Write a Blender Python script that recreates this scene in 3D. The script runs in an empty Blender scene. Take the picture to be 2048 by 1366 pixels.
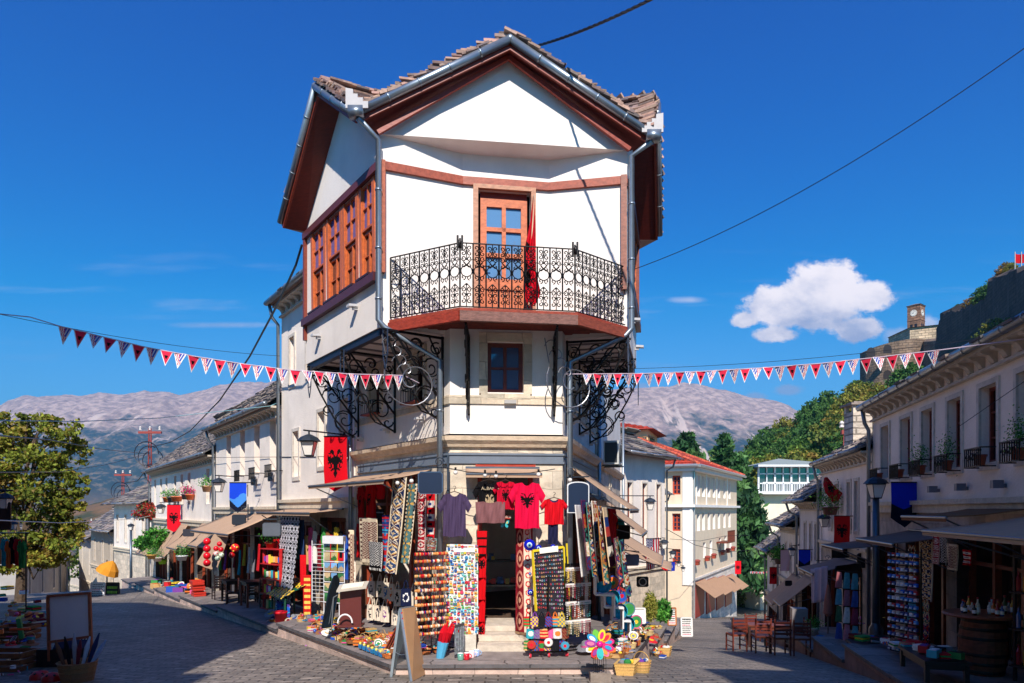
import bpy,math,random
import numpy as np
from mathutils import Vector as V,Matrix
random.seed(7);rng=np.random.default_rng(7)
SC=bpy.context.scene
COL=SC.collection
K=1.17
F=1400.0;EYE=2.0
# ---------------- camera ----------------
cam_d=bpy.data.cameras.new('camera');cam=bpy.data.objects.new('camera',cam_d);COL.objects.link(cam)
cam.location=(0,0,EYE*K);cam.rotation_euler=(math.radians(90),0,0)
cam_d.sensor_width=36;cam_d.lens=F/2048*36;cam_d.shift_y=(1020-683)/2048
cam_d.clip_start=.1;cam_d.clip_end=30000
SC.camera=cam
# ---------------- world, sun ----------------
SUN_AZ=V((.03,-1,0)).normalized();SUN_EL=math.radians(41)
SUN=V((SUN_AZ.x*math.cos(SUN_EL),SUN_AZ.y*math.cos(SUN_EL),math.sin(SUN_EL)))
wd=bpy.data.worlds.new('World');SC.world=wd;wd.use_nodes=True
def world():
 nt=wd.node_tree;N=nt.nodes;L=nt.links;N.clear()
 out=N.new('ShaderNodeOutputWorld');bg=N.new('ShaderNodeBackground');L.new(bg.outputs[0],out.inputs[0])
 sky=N.new('ShaderNodeTexSky');sky.sky_type='NISHITA';sky.sun_disc=False
 sky.sun_elevation=SUN_EL;sky.sun_rotation=math.atan2(SUN.x,SUN.y);sky.altitude=300
 sky.air_density=1.0;sky.dust_density=.3;sky.ozone_density=4.5
 hs=N.new('ShaderNodeHueSaturation');hs.inputs['Hue'].default_value=.498;hs.inputs['Saturation'].default_value=1.75;hs.inputs['Value'].default_value=1.27
 L.new(sky.outputs[0],hs.inputs['Color'])
 sr=N.new('ShaderNodeSeparateColor');L.new(hs.outputs[0],sr.inputs[0]);cr=N.new('ShaderNodeCombineColor')
 def m(op,a,b=None,c=None,clamp=False):
  n=N.new('ShaderNodeMath');n.operation=op;n.use_clamp=clamp
  for i,q in enumerate((a,b,c)):
   if q is None:continue
   if hasattr(q,'links'):L.new(q,n.inputs[i])
   else:n.inputs[i].default_value=q
  return n.outputs[0]
 L.new(m('MULTIPLY',sr.outputs[0],.06),cr.inputs[0]);L.new(m('MINIMUM',m('MULTIPLY',m('POWER',m('DIVIDE',sr.outputs[1],2.7),1.75),2.75),sr.outputs[1]),cr.inputs[1]);L.new(sr.outputs[2],cr.inputs[2])
 tc=N.new('ShaderNodeTexCoord');sp=N.new('ShaderNodeSeparateXYZ');L.new(tc.outputs['Generated'],sp.inputs[0])
 yy=m('MAXIMUM',sp.outputs[1],.05)
 u=m('DIVIDE',sp.outputs[0],yy);v=m('DIVIDE',sp.outputs[2],yy)
 cb=N.new('ShaderNodeCombineXYZ');L.new(u,cb.inputs[0]);L.new(v,cb.inputs[1])
 def noise(scale,detail=9,rough=.6,vec=None,sx=1,sy=1):
  mp=N.new('ShaderNodeMapping');mp.inputs['Scale'].default_value=(sx,sy,1);L.new(cb.outputs[0],mp.inputs[0])
  n=N.new('ShaderNodeTexNoise');n.inputs['Scale'].default_value=scale;n.inputs['Detail'].default_value=detail;n.inputs['Roughness'].default_value=rough
  L.new(mp.outputs[0],n.inputs['Vector']);return n.outputs[0]
 nz=noise(30,12,.72,sy=1.25);nz2=noise(9,4)
 def P(px,py):return((px-1024)/F,(1020-py)/F)
 def blob(px,py,rx,ry):
  a,b=P(px,py)
  du=m('DIVIDE',m('SUBTRACT',u,a),rx/F);dv=m('DIVIDE',m('SUBTRACT',v,b),ry/F)
  return m('SUBTRACT',1,m('SQRT',m('ADD',m('MULTIPLY',du,du),m('MULTIPLY',dv,dv))))
 bl=[blob(1648,572,95,62),blob(1565,612,92,52),blob(1725,592,82,36),blob(1620,622,125,46),blob(1712,658,66,30),blob(1550,668,52,20),blob(1490,640,36,18)]
 s=bl[0]
 for b in bl[1:]:
  n=N.new('ShaderNodeMath');n.operation='SMOOTH_MAX';L.new(s,n.inputs[0]);L.new(b,n.inputs[1]);n.inputs[2].default_value=.25;s=n.outputs[0]
 def sstep(x,a,b):
  n=N.new('ShaderNodeMapRange');n.interpolation_type='SMOOTHSTEP';L.new(x,n.inputs[0]);n.inputs[1].default_value=a;n.inputs[2].default_value=b;return n.outputs[0]
 d=m('ADD',s,m('MULTIPLY',m('SUBTRACT',nz,.5),1.25))
 mask=sstep(d,.02,.36)
 s2=m('MAXIMUM',blob(1578,780,42,15),m('MAXIMUM',blob(1510,795,36,14),m('MAXIMUM',blob(1275,776,40,14),m('MAXIMUM',blob(1800,672,50,26),blob(1850,650,44,30)))))
 mask2=m('MULTIPLY',sstep(m('ADD',s2,m('MULTIPLY',m('SUBTRACT',nz,.5),1.0)),.1,.7),.62)
 # thin wisps low in the sky
 wz=noise(4.0,8,.6,sx=.8,sy=7);band=m('MULTIPLY',sstep(wz,.52,.78),m('MULTIPLY',sstep(v,.12,.2),sstep(v,.42,.26)))
 wisp=m('MULTIPLY',band,.22)
 w3=m('MULTIPLY',sstep(m('ADD',blob(455,650,150,9),m('MULTIPLY',m('SUBTRACT',nz2,.5),.9)),.0,1.0),.45)
 w4=m('MULTIPLY',sstep(m('ADD',blob(1375,600,50,10),m('MULTIPLY',m('SUBTRACT',nz2,.5),.9)),.0,1.0),.45)
 tot=m('MAXIMUM',m('MAXIMUM',mask,mask2),m('MAXIMUM',wisp,m('MAXIMUM',w3,w4)))
 # lit tops, lilac-grey undersides
 lightv=m('ADD',m('MULTIPLY',m('SUBTRACT',v,.285),9),m('MULTIPLY',m('SUBTRACT',noise(15,7,.6,sy=1.4),.5),2.6))
 lv=sstep(lightv,-.75,.55)
 cm=N.new('ShaderNodeMix');cm.data_type='RGBA';L.new(lv,cm.inputs[0])
 cm.inputs[6].default_value=(3.6,4.1,5.9,1);cm.inputs[7].default_value=(10.2,9.3,9.3,1)
 mx=N.new('ShaderNodeMix');mx.data_type='RGBA';L.new(tot,mx.inputs[0]);pal_=sstep(v,.34,.06);ha=N.new('ShaderNodeVectorMath');ha.operation='MULTIPLY_ADD';L.new(pal_,ha.inputs[0]);ha.inputs[1].default_value=(1.5,.75,-.1);L.new(cr.outputs[0],ha.inputs[2]);L.new(ha.outputs[0],mx.inputs[6]);L.new(cm.outputs[2],mx.inputs[7])
 L.new(mx.outputs[2],bg.inputs[0]);bg.inputs[1].default_value=.085
world()
sl=bpy.data.lights.new('sun','SUN');sl.energy=4.8;sl.angle=math.radians(.5);sl.color=(1,.93,.84)
so=bpy.data.objects.new('sun',sl);COL.objects.link(so);so.rotation_euler=SUN.to_track_quat('Z','Y').to_euler()
SC.view_settings.view_transform='Standard';SC.view_settings.look='None';SC.view_settings.exposure=.58;SC.view_settings.gamma=1
SC.view_settings.use_curve_mapping=False
SC.cycles.volume_bounces=0;SC.cycles.max_bounces=5;SC.cycles.transparent_max_bounces=12
# ---------------- colours, materials ----------------
def C(r,g,b):
 return tuple((c/255/12.92 if c/255<=.04045 else((c/255+.055)/1.055)**2.4)for c in(r,g,b))
def jit(c,a=.12):
 k=1+random.uniform(-a,a);return tuple(max(0,min(.95,x*k*(1+random.uniform(-a,a)*.25)))for x in c)
MATS={}
def material(name,rough=.7,metal=0,spec=.4,mottle=.18,mscale=6,bump=0,bscale=60,coord='UV',brick=None,brick_dark=.55,trans=0,streak=0,extra=None,alpha=None,stretch=(1,1,1),bdist=.01,mort=.012,squash=(1,2),boff=.5):
 if name in MATS:return MATS[name]
 mt=bpy.data.materials.new(name);mt.use_nodes=True;nt=mt.node_tree;N=nt.nodes;L=nt.links;N.clear()
 out=N.new('ShaderNodeOutputMaterial');p=N.new('ShaderNodeBsdfPrincipled');L.new(p.outputs[0],out.inputs[0])
 p.inputs['Roughness'].default_value=rough;p.inputs['Metallic'].default_value=metal;p.inputs['Specular IOR Level'].default_value=spec
 at=N.new('ShaderNodeAttribute');at.attribute_name='Col';col=at.outputs['Color']
 tc=N.new('ShaderNodeTexCoord');mp=N.new('ShaderNodeMapping');mp.inputs['Scale'].default_value=stretch;L.new(tc.outputs[coord],mp.inputs[0])
 def mul(c,fac):
  mx=N.new('ShaderNodeVectorMath');mx.operation='SCALE';L.new(c,mx.inputs[0]);L.new(fac,mx.inputs['Scale']);return mx.outputs[0]
 def rangeof(x,a,b,c,d):
  n=N.new('ShaderNodeMapRange');L.new(x,n.inputs[0])
  for i,q in enumerate((a,b,c,d)):n.inputs[i+1].default_value=q
  return n.outputs[0]
 if mottle:
  n=N.new('ShaderNodeTexNoise');n.inputs['Scale'].default_value=mscale;n.inputs['Detail'].default_value=6;n.inputs['Roughness'].default_value=.65
  L.new(mp.outputs[0],n.inputs['Vector']);col=mul(col,rangeof(n.outputs[0],.3,.7,1-mottle,1+mottle*.6))
 if streak:
  mp2=N.new('ShaderNodeMapping');mp2 .inputs['Scale'].default_value=(2.2,.6,1);L.new(tc.outputs['UV'],mp2 .inputs[0])
  n=N.new('ShaderNodeTexNoise');n.inputs['Scale'].default_value=1;n.inputs['Detail'].default_value=5;L.new(mp2 .outputs[0],n.inputs['Vector'])
  col=mul(col,rangeof(n.outputs[0],.5,.75,1,1-streak))
 h=None
 if brick:
  bk=N.new('ShaderNodeTexBrick');bk.inputs['Scale'].default_value=1;bk.inputs['Brick Width'].default_value=brick[0];bk.inputs['Row Height'].default_value=brick[1]
  bk.inputs['Mortar Size'].default_value=mort;bk.inputs['Mortar Smooth'].default_value=.3;bk.inputs['Bias'].default_value=0
  bk.offset=boff;bk.squash=squash[0];bk.squash_frequency=squash[1]
  bk.inputs['Color1'].default_value=(1.15,1.12,1.1,1);bk.inputs['Color2'].default_value=(.72,.74,.76,1);bk.inputs['Mortar'].default_value=(brick_dark,)*3+(1,)
  dn=N.new('ShaderNodeTexNoise');dn.inputs['Scale'].default_value=4;dn.inputs['Detail'].default_value=3;L.new(tc.outputs['UV'],dn.inputs['Vector'])
  ad=N.new('ShaderNodeVectorMath');ad.operation='MULTIPLY_ADD';L.new(dn.outputs['Color'],ad.inputs[0]);ad.inputs[1].default_value=(brick[1]*.28,)*3;L.new(tc.outputs['UV'],ad.inputs[2])
  L.new(ad.outputs[0],bk.inputs['Vector'])
  mx=N.new('ShaderNodeVectorMath');mx.operation='MULTIPLY';L.new(col,mx.inputs[0]);L.new(bk.outputs['Color'],mx.inputs[1]);col=mx.outputs[0]
  h=bk.outputs['Fac']
 if extra:col=extra(N,L,tc,col,mul,rangeof)
 L.new(col,p.inputs['Base Color'])
 if bump or brick:
  b=N.new('ShaderNodeBump');b.inputs['Distance'].default_value=bdist;b.inputs['Strength'].default_value=1
  n=N.new('ShaderNodeTexNoise');n.inputs['Scale'].default_value=bscale;n.inputs['Detail'].default_value=5;L.new(mp.outputs[0],n.inputs['Vector'])
  hh=rangeof(n.outputs[0],0,1,0,bump)
  if h is not None:
   q=N.new('ShaderNodeMath');q.operation='SUBTRACT';L.new(hh,q.inputs[0]);L.new(h,q.inputs[1]);hh=q.outputs[0]
  L.new(hh,b.inputs['Height']);L.new(b.outputs[0],p.inputs['Normal'])
 if trans:
  tr=N.new('ShaderNodeBsdfTranslucent');L.new(col,tr.inputs[0]);ms=N.new('ShaderNodeMixShader');ms.inputs[0].default_value=trans
  L.new(p.outputs[0],ms.inputs[1]);L.new(tr.outputs[0],ms.inputs[2]);L.new(ms.outputs[0],out.inputs[0])
 MATS[name]=mt;return mt
def cobble_extra(N,L,tc,col,mul,rangeof):
 n=N.new('ShaderNodeTexNoise');n.inputs['Scale'].default_value=.35;n.inputs['Detail'].default_value=4;L.new(tc.outputs['UV'],n.inputs['Vector'])
 col=mul(col,rangeof(n.outputs[0],.3,.7,.62,1.35))
 n2=N.new('ShaderNodeTexNoise');n2 .inputs['Scale'].default_value=3.5;n2 .inputs['Detail'].default_value=2;mp=N.new('ShaderNodeMapping');mp.inputs['Scale'].default_value=(1,5,1)
 L.new(tc.outputs['UV'],mp.inputs[0]);L.new(mp.outputs[0],n2 .inputs['Vector'])
 return mul(col,rangeof(n2 .outputs[0],.56,.70,1,2.1))
M=dict(plaster=material('plaster',.85,mottle=.07,mscale=1.6,bump=.5,bscale=40,streak=.10,bdist=.006),plaster_old=material('plaster_old',.9,mottle=.14,mscale=1.1,bump=.8,bscale=30,streak=.1,bdist=.01),stone=material('stone',.85,mottle=.3,mscale=5,bump=.8,bscale=25,brick=(.52,.26),brick_dark=.72,bdist=.008,mort=.006),rubble=material('rubble',.9,mottle=.35,mscale=3,bump=1,bscale=14,brick=(.45,.16),brick_dark=.4,bdist=.03,mort=.02),fort=material('fort_stone',.95,mottle=.4,mscale=.25,bump=1,bscale=1.2,brick=(1.5,.6),brick_dark=.55,bdist=.2,mort=.06),plain_stone=material('plain_stone',.85,mottle=.25,mscale=7,bump=.8,bscale=30,bdist=.01),slab=material('roof_slab',.85,mottle=.35,mscale=12,bump=.8,bscale=35,bdist=.01),wood=material('varnished_wood',.45,mottle=.35,mscale=5,stretch=(1.5,10,4),bump=.5,bscale=8,bdist=.004,coord='Object'),oldwood=material('old_wood',.7,mottle=.45,mscale=4,stretch=(3,3,9),bump=.8,bscale=9,bdist=.006,coord='Object'),galv=material('galvanised',.38,metal=.75,spec=.5,mottle=.15,mscale=5),iron=material('black_iron',.5,metal=.3,mottle=.2,mscale=10),paint=material('paint',.45,mottle=.1,mscale=6),cloth=material('cloth',.9,spec=.15,mottle=.12,mscale=18,bump=.6,bscale=120,bdist=.002,trans=.12),canvas=material('awning_canvas',.9,spec=.1,mottle=.1,mscale=4,bump=.3,bscale=60,bdist=.003,trans=.18),plastic=material('plastic',.3,mottle=.04,mscale=6,spec=.5),wicker=material('wicker',.7,mottle=.4,mscale=60,bump=1,bscale=90,bdist=.006,stretch=(1,2.2,2.2)),ceramic=material('glazed_ceramic',.12,mottle=.15,mscale=9,spec=.6),glass=material('window_glass',.04,spec=1.0,mottle=0),leaf=material('foliage',.6,spec=.25,mottle=0,trans=.28),bark=material('bark',.9,mottle=.4,mscale=8,bump=1,bscale=20,bdist=.02,coord='Object'),road=material('paving_setts',.62,spec=.45,mottle=.35,mscale=9,bump=.5,bscale=22,brick=(.30,.10),brick_dark=.34,bdist=.022,mort=.011,extra=cobble_extra),pave=material('pavement_slabs',.7,mottle=.3,mscale=6,bump=.5,bscale=25,brick=(.9,.55),brick_dark=.45,bdist=.012,mort=.01),tile=material('clay_tiles',.75,mottle=.3,mscale=3,bump=.5,bscale=8,brick=(.4,.32),brick_dark=.5,bdist=.05,mort=.03),thread=material('woven',.95,spec=.1,mottle=.2,mscale=40,bump=1,bscale=200,bdist=.004),)
# ---------------- mesh builder ----------------
class MB:
 def __init__(s,col=(.8,.8,.8)):s.v=[];s.f=[];s.c=[];s.col=col;s.M=None;s.uvs={}
 def add(s,vs,fs,col=None,cols=None):
  b=len(s.v)
  if s.M is not None:vs=[s.M@V(p)for p in vs]
  s.v.extend(tuple(p)for p in vs);s.f.extend(tuple(i+b for i in f)for f in fs)
  s.c.extend(cols if cols else[col or s.col]*len(fs));return s
 def quad(s,a,b,c,d,col=None):return s.add([a,b,c,d],[(0,1,2,3)],col)
 def poly(s,pts,col=None):return s.add(pts,[tuple(range(len(pts)))],col)
 def box(s,c,sx,sy,sz,col=None,ax=None,ay=None,az=None):
  c=V(c);ax=V(ax or(1,0,0)).normalized()*sx/2;ay=V(ay or(0,1,0)).normalized()*sy/2;az=V(az or(0,0,1)).normalized()*sz/2
  vs=[c+i*ax+j*ay+k*az for i in(-1,1)for j in(-1,1)for k in(-1,1)]
  return s.add(vs,[(0,1,3,2),(4,6,7,5),(0,4,5,1),(2,3,7,6),(0,2,6,4),(1,5,7,3)],col)
 def beam(s,a,b,w,h,col=None,up=(0,0,1)):
  a=V(a);b=V(b);d=(b-a);L=d.length
  if L<1e-6:return s
  d.normalize();sd=d.cross(V(up))
  if sd.length<1e-4:sd=V((1,0,0))
  sd.normalize();u=sd.cross(d)
  return s.box((a+b)/2,L,w,h,col,d,sd,u)
 def prism(s,poly,z0,z1,col=None,top=None):
  n=len(poly);z1=z1 if hasattr(z1,'__len__')else[z1]*n;z0=z0 if hasattr(z0,'__len__')else[z0]*n
  vs=[(p[0],p[1],z0[i])for i,p in enumerate(poly)]+[(p[0],p[1],z1[i])for i,p in enumerate(poly)]
  fs=[tuple(range(n-1,-1,-1)),tuple(range(n,2*n))]+[(i,(i+1)%n,(i+1)%n+n,i+n)for i in range(n)]
  return s.add(vs,fs,cols=[col or s.col,top or col or s.col]+[col or s.col]*n)
 def extrude(s,pts,d,col=None):
  d=V(d);n=len(pts);vs=[V(p)for p in pts]+[V(p)+d for p in pts]
  return s.add(vs,[tuple(range(n-1,-1,-1)),tuple(range(n,2*n))]+[(i,(i+1)%n,(i+1)%n+n,i+n)for i in range(n)],col)
 def tube(s,pts,r,n=6,col=None,caps=True,r1=None):
  pts=[V(p)for p in pts];m=len(pts)
  if m<2:return s
  vs=[];prev=None
  for i,p in enumerate(pts):
   t=(pts[min(i+1,m-1)]-pts[max(i-1,0)])
   if t.length<1e-9:t=V((0,0,1))
   t.normalize()
   a=prev if prev is not None else(V((0,0,1))if abs(t.z)<.9 else V((1,0,0)))
   u=a-t*a.dot(t)
   if u.length<1e-5:u=t.orthogonal()
   u.normalize();w=t.cross(u);prev=u
   rr=r[i]if hasattr(r,'__len__')else(r if r1 is None else r+(r1-r)*i/(m-1))
   for k in range(n):
    an=2*math.pi*k/n;vs.append(p+(u*math.cos(an)+w*math.sin(an))*rr)
  fs=[(i*n+k,i*n+(k+1)%n,(i+1)*n+(k+1)%n,(i+1)*n+k)for i in range(m-1)for k in range(n)]
  if caps:fs+=[tuple(range(n-1,-1,-1)),tuple((m-1)*n+k for k in range(n))]
  return s.add(vs,fs,col)
 def lathe(s,prof,c=(0,0,0),n=12,col=None,cols=None,axis=None):
  c=V(c);q=V(axis).normalized().to_track_quat('Z','Y').to_matrix()if axis is not None else Matrix.Identity(3)
  vs=[c+q@V((r*math.cos(2*math.pi*k/n),r*math.sin(2*math.pi*k/n),z))for r,z in prof for k in range(n)]
  fs=[];cc=[]
  for i in range(len(prof)-1):
   for k in range(n):
    fs.append((i*n+k,i*n+(k+1)%n,(i+1)*n+(k+1)%n,(i+1)*n+k));cc.append(cols[i]if cols else(col or s.col))
  return s.add(vs,fs,cols=cc)
 def ball(s,c,r,n=8,col=None,sq=(1,1,1)):
  m=max(4,n//2+1);c=V(c);vs=[]
  for i in range(m+1):
   th=math.pi*i/m
   for k in range(n):vs.append(c+V((sq[0]*r*math.sin(th)*math.cos(2*math.pi*k/n),sq[1]*r*math.sin(th)*math.sin(2*math.pi*k/n),sq[2]*r*math.cos(th))))
  return s.add(vs,[(i*n+k,(i+1)*n+k,(i+1)*n+(k+1)%n,i*n+(k+1)%n)for i in range(m)for k in range(n)],col)
 def grid(s,fn,nu,nv,cf=None,thick=None):
  pts=[[V(fn(i/nu,j/nv))for i in range(nu+1)]for j in range(nv+1)]
  vs=[p for r in pts for p in r];W_=nu+1
  fs=[(j*W_+i,j*W_+i+1,(j+1)*W_+i+1,(j+1)*W_+i)for j in range(nv)for i in range(nu)]
  cs=[cf((i+.5)/nu,(j+.5)/nv)if cf else s.col for j in range(nv)for i in range(nu)]
  if thick:
   t=V(thick);nb=len(vs);vs=vs+[p+t for p in vs]
   fs+=[tuple(x+nb for x in reversed(f))for f in fs];cs=cs+cs
   edge=[j*W_ for j in range(nv+1)]+[nv*W_+i for i in range(1,nu+1)]+[j*W_+nu for j in range(nv-1,-1,-1)]+[i for i in range(nu-1,0,-1)]
   for a,b in zip(edge,edge[1:]+edge[:1]):fs.append((a,b,b+nb,a+nb));cs.append(cs[0])
  return s.add(vs,fs,cols=cs)
 def build(s,name,mat,parent=None,smooth=False,loc=None,**tags):
  org=V(parent['_w'])if parent is not None and '_w' in parent else V((0,0,0))
  if parent is None and s.v:
   a=np.array(s.v);mn=a.min(0);mx=a.max(0);org=V(((mn[0]+mx[0])/2,(mn[1]+mx[1])/2,mn[2]))if loc is None else V(loc)
  me=bpy.data.meshes.new(name);me.from_pydata([(p[0]-org.x,p[1]-org.y,p[2]-org.z)for p in s.v],[],s.f)
  me.update()
  nl=len(me.loops)
  if nl:
   ls=np.zeros(nl,int);me.loops.foreach_get('vertex_index',ls);co=np.array(s.v,float)[ls]
   tot=np.zeros(len(me.polygons),int);me.polygons.foreach_get('loop_total',tot)
   nr=np.zeros(len(me.polygons)*3);me.polygons.foreach_get('normal',nr);nr=np.repeat(nr.reshape(-1,3),tot,0)
   cc=np.repeat(np.array([c[:3]for c in s.c],float),tot,0)
   ca=me.color_attributes.new('Col','FLOAT_COLOR','CORNER');ca.data.foreach_set('color',np.hstack([cc,np.ones((nl,1))]).astype(np.float32).ravel())
   flat=np.abs(nr[:,2])>.75;hl=np.hypot(nr[:,0],nr[:,1])+1e-9
   tx=-nr[:,1]/hl;ty=nr[:,0]/hl
   uu=np.where(flat,co[:,0],co[:,0]*tx+co[:,1]*ty);vv=np.where(flat,co[:,1],co[:,2]/np.maximum(hl,.5))
   uv=me.uv_layers.new(name='UVMap');uv.data.foreach_set('uv',np.stack([uu,vv],1).astype(np.float32).ravel())
   if smooth:me.polygons.foreach_set('use_smooth',np.ones(len(me.polygons),bool))
  me.materials.append(M[mat]if isinstance(mat,str)else mat)
  o=bpy.data.objects.new(name,me);COL.objects.link(o)
  if parent is not None:
   o.parent=parent;o['_w']=tuple(org)
  else:o.location=org;o['_w']=tuple(org)
  for k,q in tags.items():o['category' if k=='cat' else k]=q
  return o
def thing(name,label,cat,loc=(0,0,0),group=None):
 o=bpy.data.objects.new(name,None);COL.objects.link(o);o.empty_display_size=.2;o.location=loc;o['label']=label;o['category']=cat;o['_w']=tuple(loc)
 if group:o['group']=group
 return o
def copy_tree(o,parent=None,loc=None,rotz=None,label=None,scale=None):
 c=o.copy();COL.objects.link(c)
 if parent:c.parent=parent
 if loc is not None:c.location=loc
 if rotz is not None:c.rotation_euler=(0,0,rotz)
 if scale is not None:c.scale=(scale,)*3 if not hasattr(scale,'__len__')else scale
 if label:c['label']=label
 for ch in list(o.children):copy_tree(ch,c)
 return c
def W(px,py,Y):return V(((px-1024)/F*Y,Y,EYE+(1020-py)/F*Y))
dL=V((-.575,.818,0));nL=V((-.818,-.575,0));dR=V((.225,.974,0));nR=V((.974,-.225,0))
def sst(x,a,b):
 t=max(0,min(1,(x-a)/(b-a)));return t*t*(3-2*t)
def G(x,y):
 tL=max(0,(x+1.45)*dL.x+(y-8.5)*dL.y);tR=max(0,(x-1.38)*dR.x+(y-8.5)*dR.y)
 w=sst(x,-1.5,2.5);w=max(w,0)
 zl=.047*tL if tL<24 else 1.128+.17*(min(tL,70)-24);zr=.13*min(tR,55)
 return-(1-w)*zl-w*zr
def gp(px,py,up=0):
 lo,hi=2.0,120.0;u=(px-1024)/F;k=(py-1020)/F
 Y=lo
 while Y<hi:
  if EYE-k*Y<G(u*Y,Y)+up:break
  Y+=.05
 return V((u*Y,Y,G(u*Y,Y)+up))
class Wall:
 def __init__(s,p,d,n):s.p=V((p[0],p[1],0));s.d=V(d).normalized();s.n=V(n).normalized()
 def P(s,t,z,o=0):q=s.p+s.d*t+s.n*o;return V((q.x,q.y,z))
 def t(s,px,o=0):
  u=(px-1024)/F;q=s.p+s.n*o;return(u*q.y-q.x)/(s.d.x-u*s.d.y)
 def z(s,px,py,o=0):
  Y=(s.p+s.d*s.t(px,o)+s.n*o).y;return EYE+(1020-py)/F*Y
 def tz(s,px,py,o=0):return s.t(px,o),s.z(px,py,o)
def facade(mb,w,t0,t1,z0,z1,ops=(),rev=.18,col=None,revcol=None):
 ts=sorted({t0,t1,*[max(t0,min(t1,q))for o in ops for q in o[:2]]});zs=sorted({z0,z1,*[max(z0,min(z1,q))for o in ops for q in o[2:4]]})
 for a,b in zip(ts,ts[1:]):
  for c,d in zip(zs,zs[1:]):
   tm,zm=(a+b)/2,(c+d)/2
   if any(o[0]<tm<o[1]and o[2]<zm<o[3]for o in ops):continue
   mb.quad(w.P(a,c),w.P(b,c),w.P(b,d),w.P(a,d),col)
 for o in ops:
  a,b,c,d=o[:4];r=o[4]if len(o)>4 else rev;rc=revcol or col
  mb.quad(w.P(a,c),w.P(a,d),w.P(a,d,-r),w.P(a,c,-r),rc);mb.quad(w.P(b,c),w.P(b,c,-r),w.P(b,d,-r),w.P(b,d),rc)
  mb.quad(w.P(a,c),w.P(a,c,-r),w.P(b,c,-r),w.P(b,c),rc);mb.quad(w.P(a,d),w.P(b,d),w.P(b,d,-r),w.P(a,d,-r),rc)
WOODR=C(150,62,40);WOODO=C(205,105,55);GLASSC=C(25,40,62)
def window(parent,w,a,b,c,d,r=.15,cols=2,rows=3,fc=WOODR,fw=.05,gl=GLASSC,name='window',th=.045):
 m=MB(fc);q=-r
 def bar(t0,z0,t1,z1,ww):m.box(w.P((t0+t1)/2,(z0+z1)/2,q),abs(t1-t0)+(ww if t0==t1 else 0),th,abs(z1-z0)+(ww if z0==z1 else 0),None,w.d,w.n,(0,0,1))
 bar(a+fw/2,c,a+fw/2,d,fw);bar(b-fw/2,c,b-fw/2,d,fw);bar(a+fw,c+fw/2,b-fw,c+fw/2,fw);bar(a+fw,d-fw/2,b-fw,d-fw/2,fw)
 for i in range(1,cols):t=a+(b-a)*i/cols;bar(t,c+fw,t,d-fw,fw*.8)
 for j in range(1,rows):
  z=c+(d-c)*j/rows;m.box(w.P((a+b)/2,z,q),b-a-2*fw,th*.7,fw*.5,None,w.d,w.n,(0,0,1))
 f=m.build(name,'wood',parent)
 g=MB(gl);g.quad(w.P(a+fw*.7,c+fw*.7,q-.012),w.P(b-fw*.7,c+fw*.7,q-.012),w.P(b-fw*.7,d-fw*.7,q-.012),w.P(a+fw*.7,d-fw*.7,q-.012));g.build('pane','glass',f)
 return f
SLATE=[C(150,125,115),C(128,108,102),C(170,140,125),C(110,98,98),C(185,150,132)]
SLATEG=[C(118,110,108),C(98,94,96),C(140,128,120),C(85,80,84),C(155,140,128)]
def slates(mb,poly,step=.15,wid=.28,th=.022,pal=SLATE,lift=0,jag=.03):
 P=[V(p)for p in poly];n=(P[1]-P[0]).cross(P[2]-P[0]).normalized()
 if n.z<0:n=-n
 h=n.cross(V((0,0,1)))
 h=V((1,0,0))if h.length<1e-3 else h.normalized();s=h.cross(n).normalized()
 if s.z<0:s=-s
 q=[((p-P[0]).dot(h),(p-P[0]).dot(s))for p in P]
 smin=min(a[1]for a in q);smax=max(a[1]for a in q);sv=smin+step*.3
 mb.poly([p-n*.01 for p in P],pal[1])
 while sv<smax+step*.3:
  xs=[]
  sc=min(max(sv,smin+1e-3),smax-1e-3)
  for(x0,s0),(x1,s1)in zip(q,q[1:]+q[:1]):
   if(s0-sc)*(s1-sc)<0:xs.append(x0+(x1-x0)*(sc-s0)/(s1-s0))
  if len(xs)>=2:
   x=min(xs)-random.uniform(0,.08);xe=max(xs)
   while x<xe:
    ww=wid*random.uniform(.55,1.35);ww=min(ww,xe-x+.1)
    c=P[0]+h*(x+ww/2)+s*(sv+random.uniform(-jag,jag))+n*(lift+th*random.uniform(.6,1.7))
    tilt=random.uniform(.06,.16);s2=(s*math.cos(tilt)-n*math.sin(tilt)*-1*-1).normalized();s2=(s-n*tilt+h*random.uniform(-.05,.05)).normalized();n2=h.cross(s2)
    if n2 .z<0:n2=-n2
    mb.box(c,ww*.97,step*1.75,th*random.uniform(.7,1.5),jit(random.choice(pal),.2),h,s2,n2);x+=ww
  sv+=step
def ribbon_box(mb,a,b,n,w,h,col=None):mb.beam(a,b,w,h,col)
EAGLE=["...##.....##...","..####...####..",".##.##...##.##.",".....##.##.....","#.#..#####..#.#","###.#######.###","#############.#","###############",".#############.","###.#######.###","#.##.#####.##.#","..##.#####.##..",".##.#######.##.","...##.###.##...","..##..###..##..",".....#####.....","......###......",".......#......."]
def eagle(u,v):
 if not(0<=u<1 and 0<=v<1):return False
 return EAGLE[min(17,int((1-v)*18))][min(14,int(u*15))]=='#'
RED=C(215,10,30);BLK=C(14,10,12);WHT=C(238,236,232)
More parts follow.
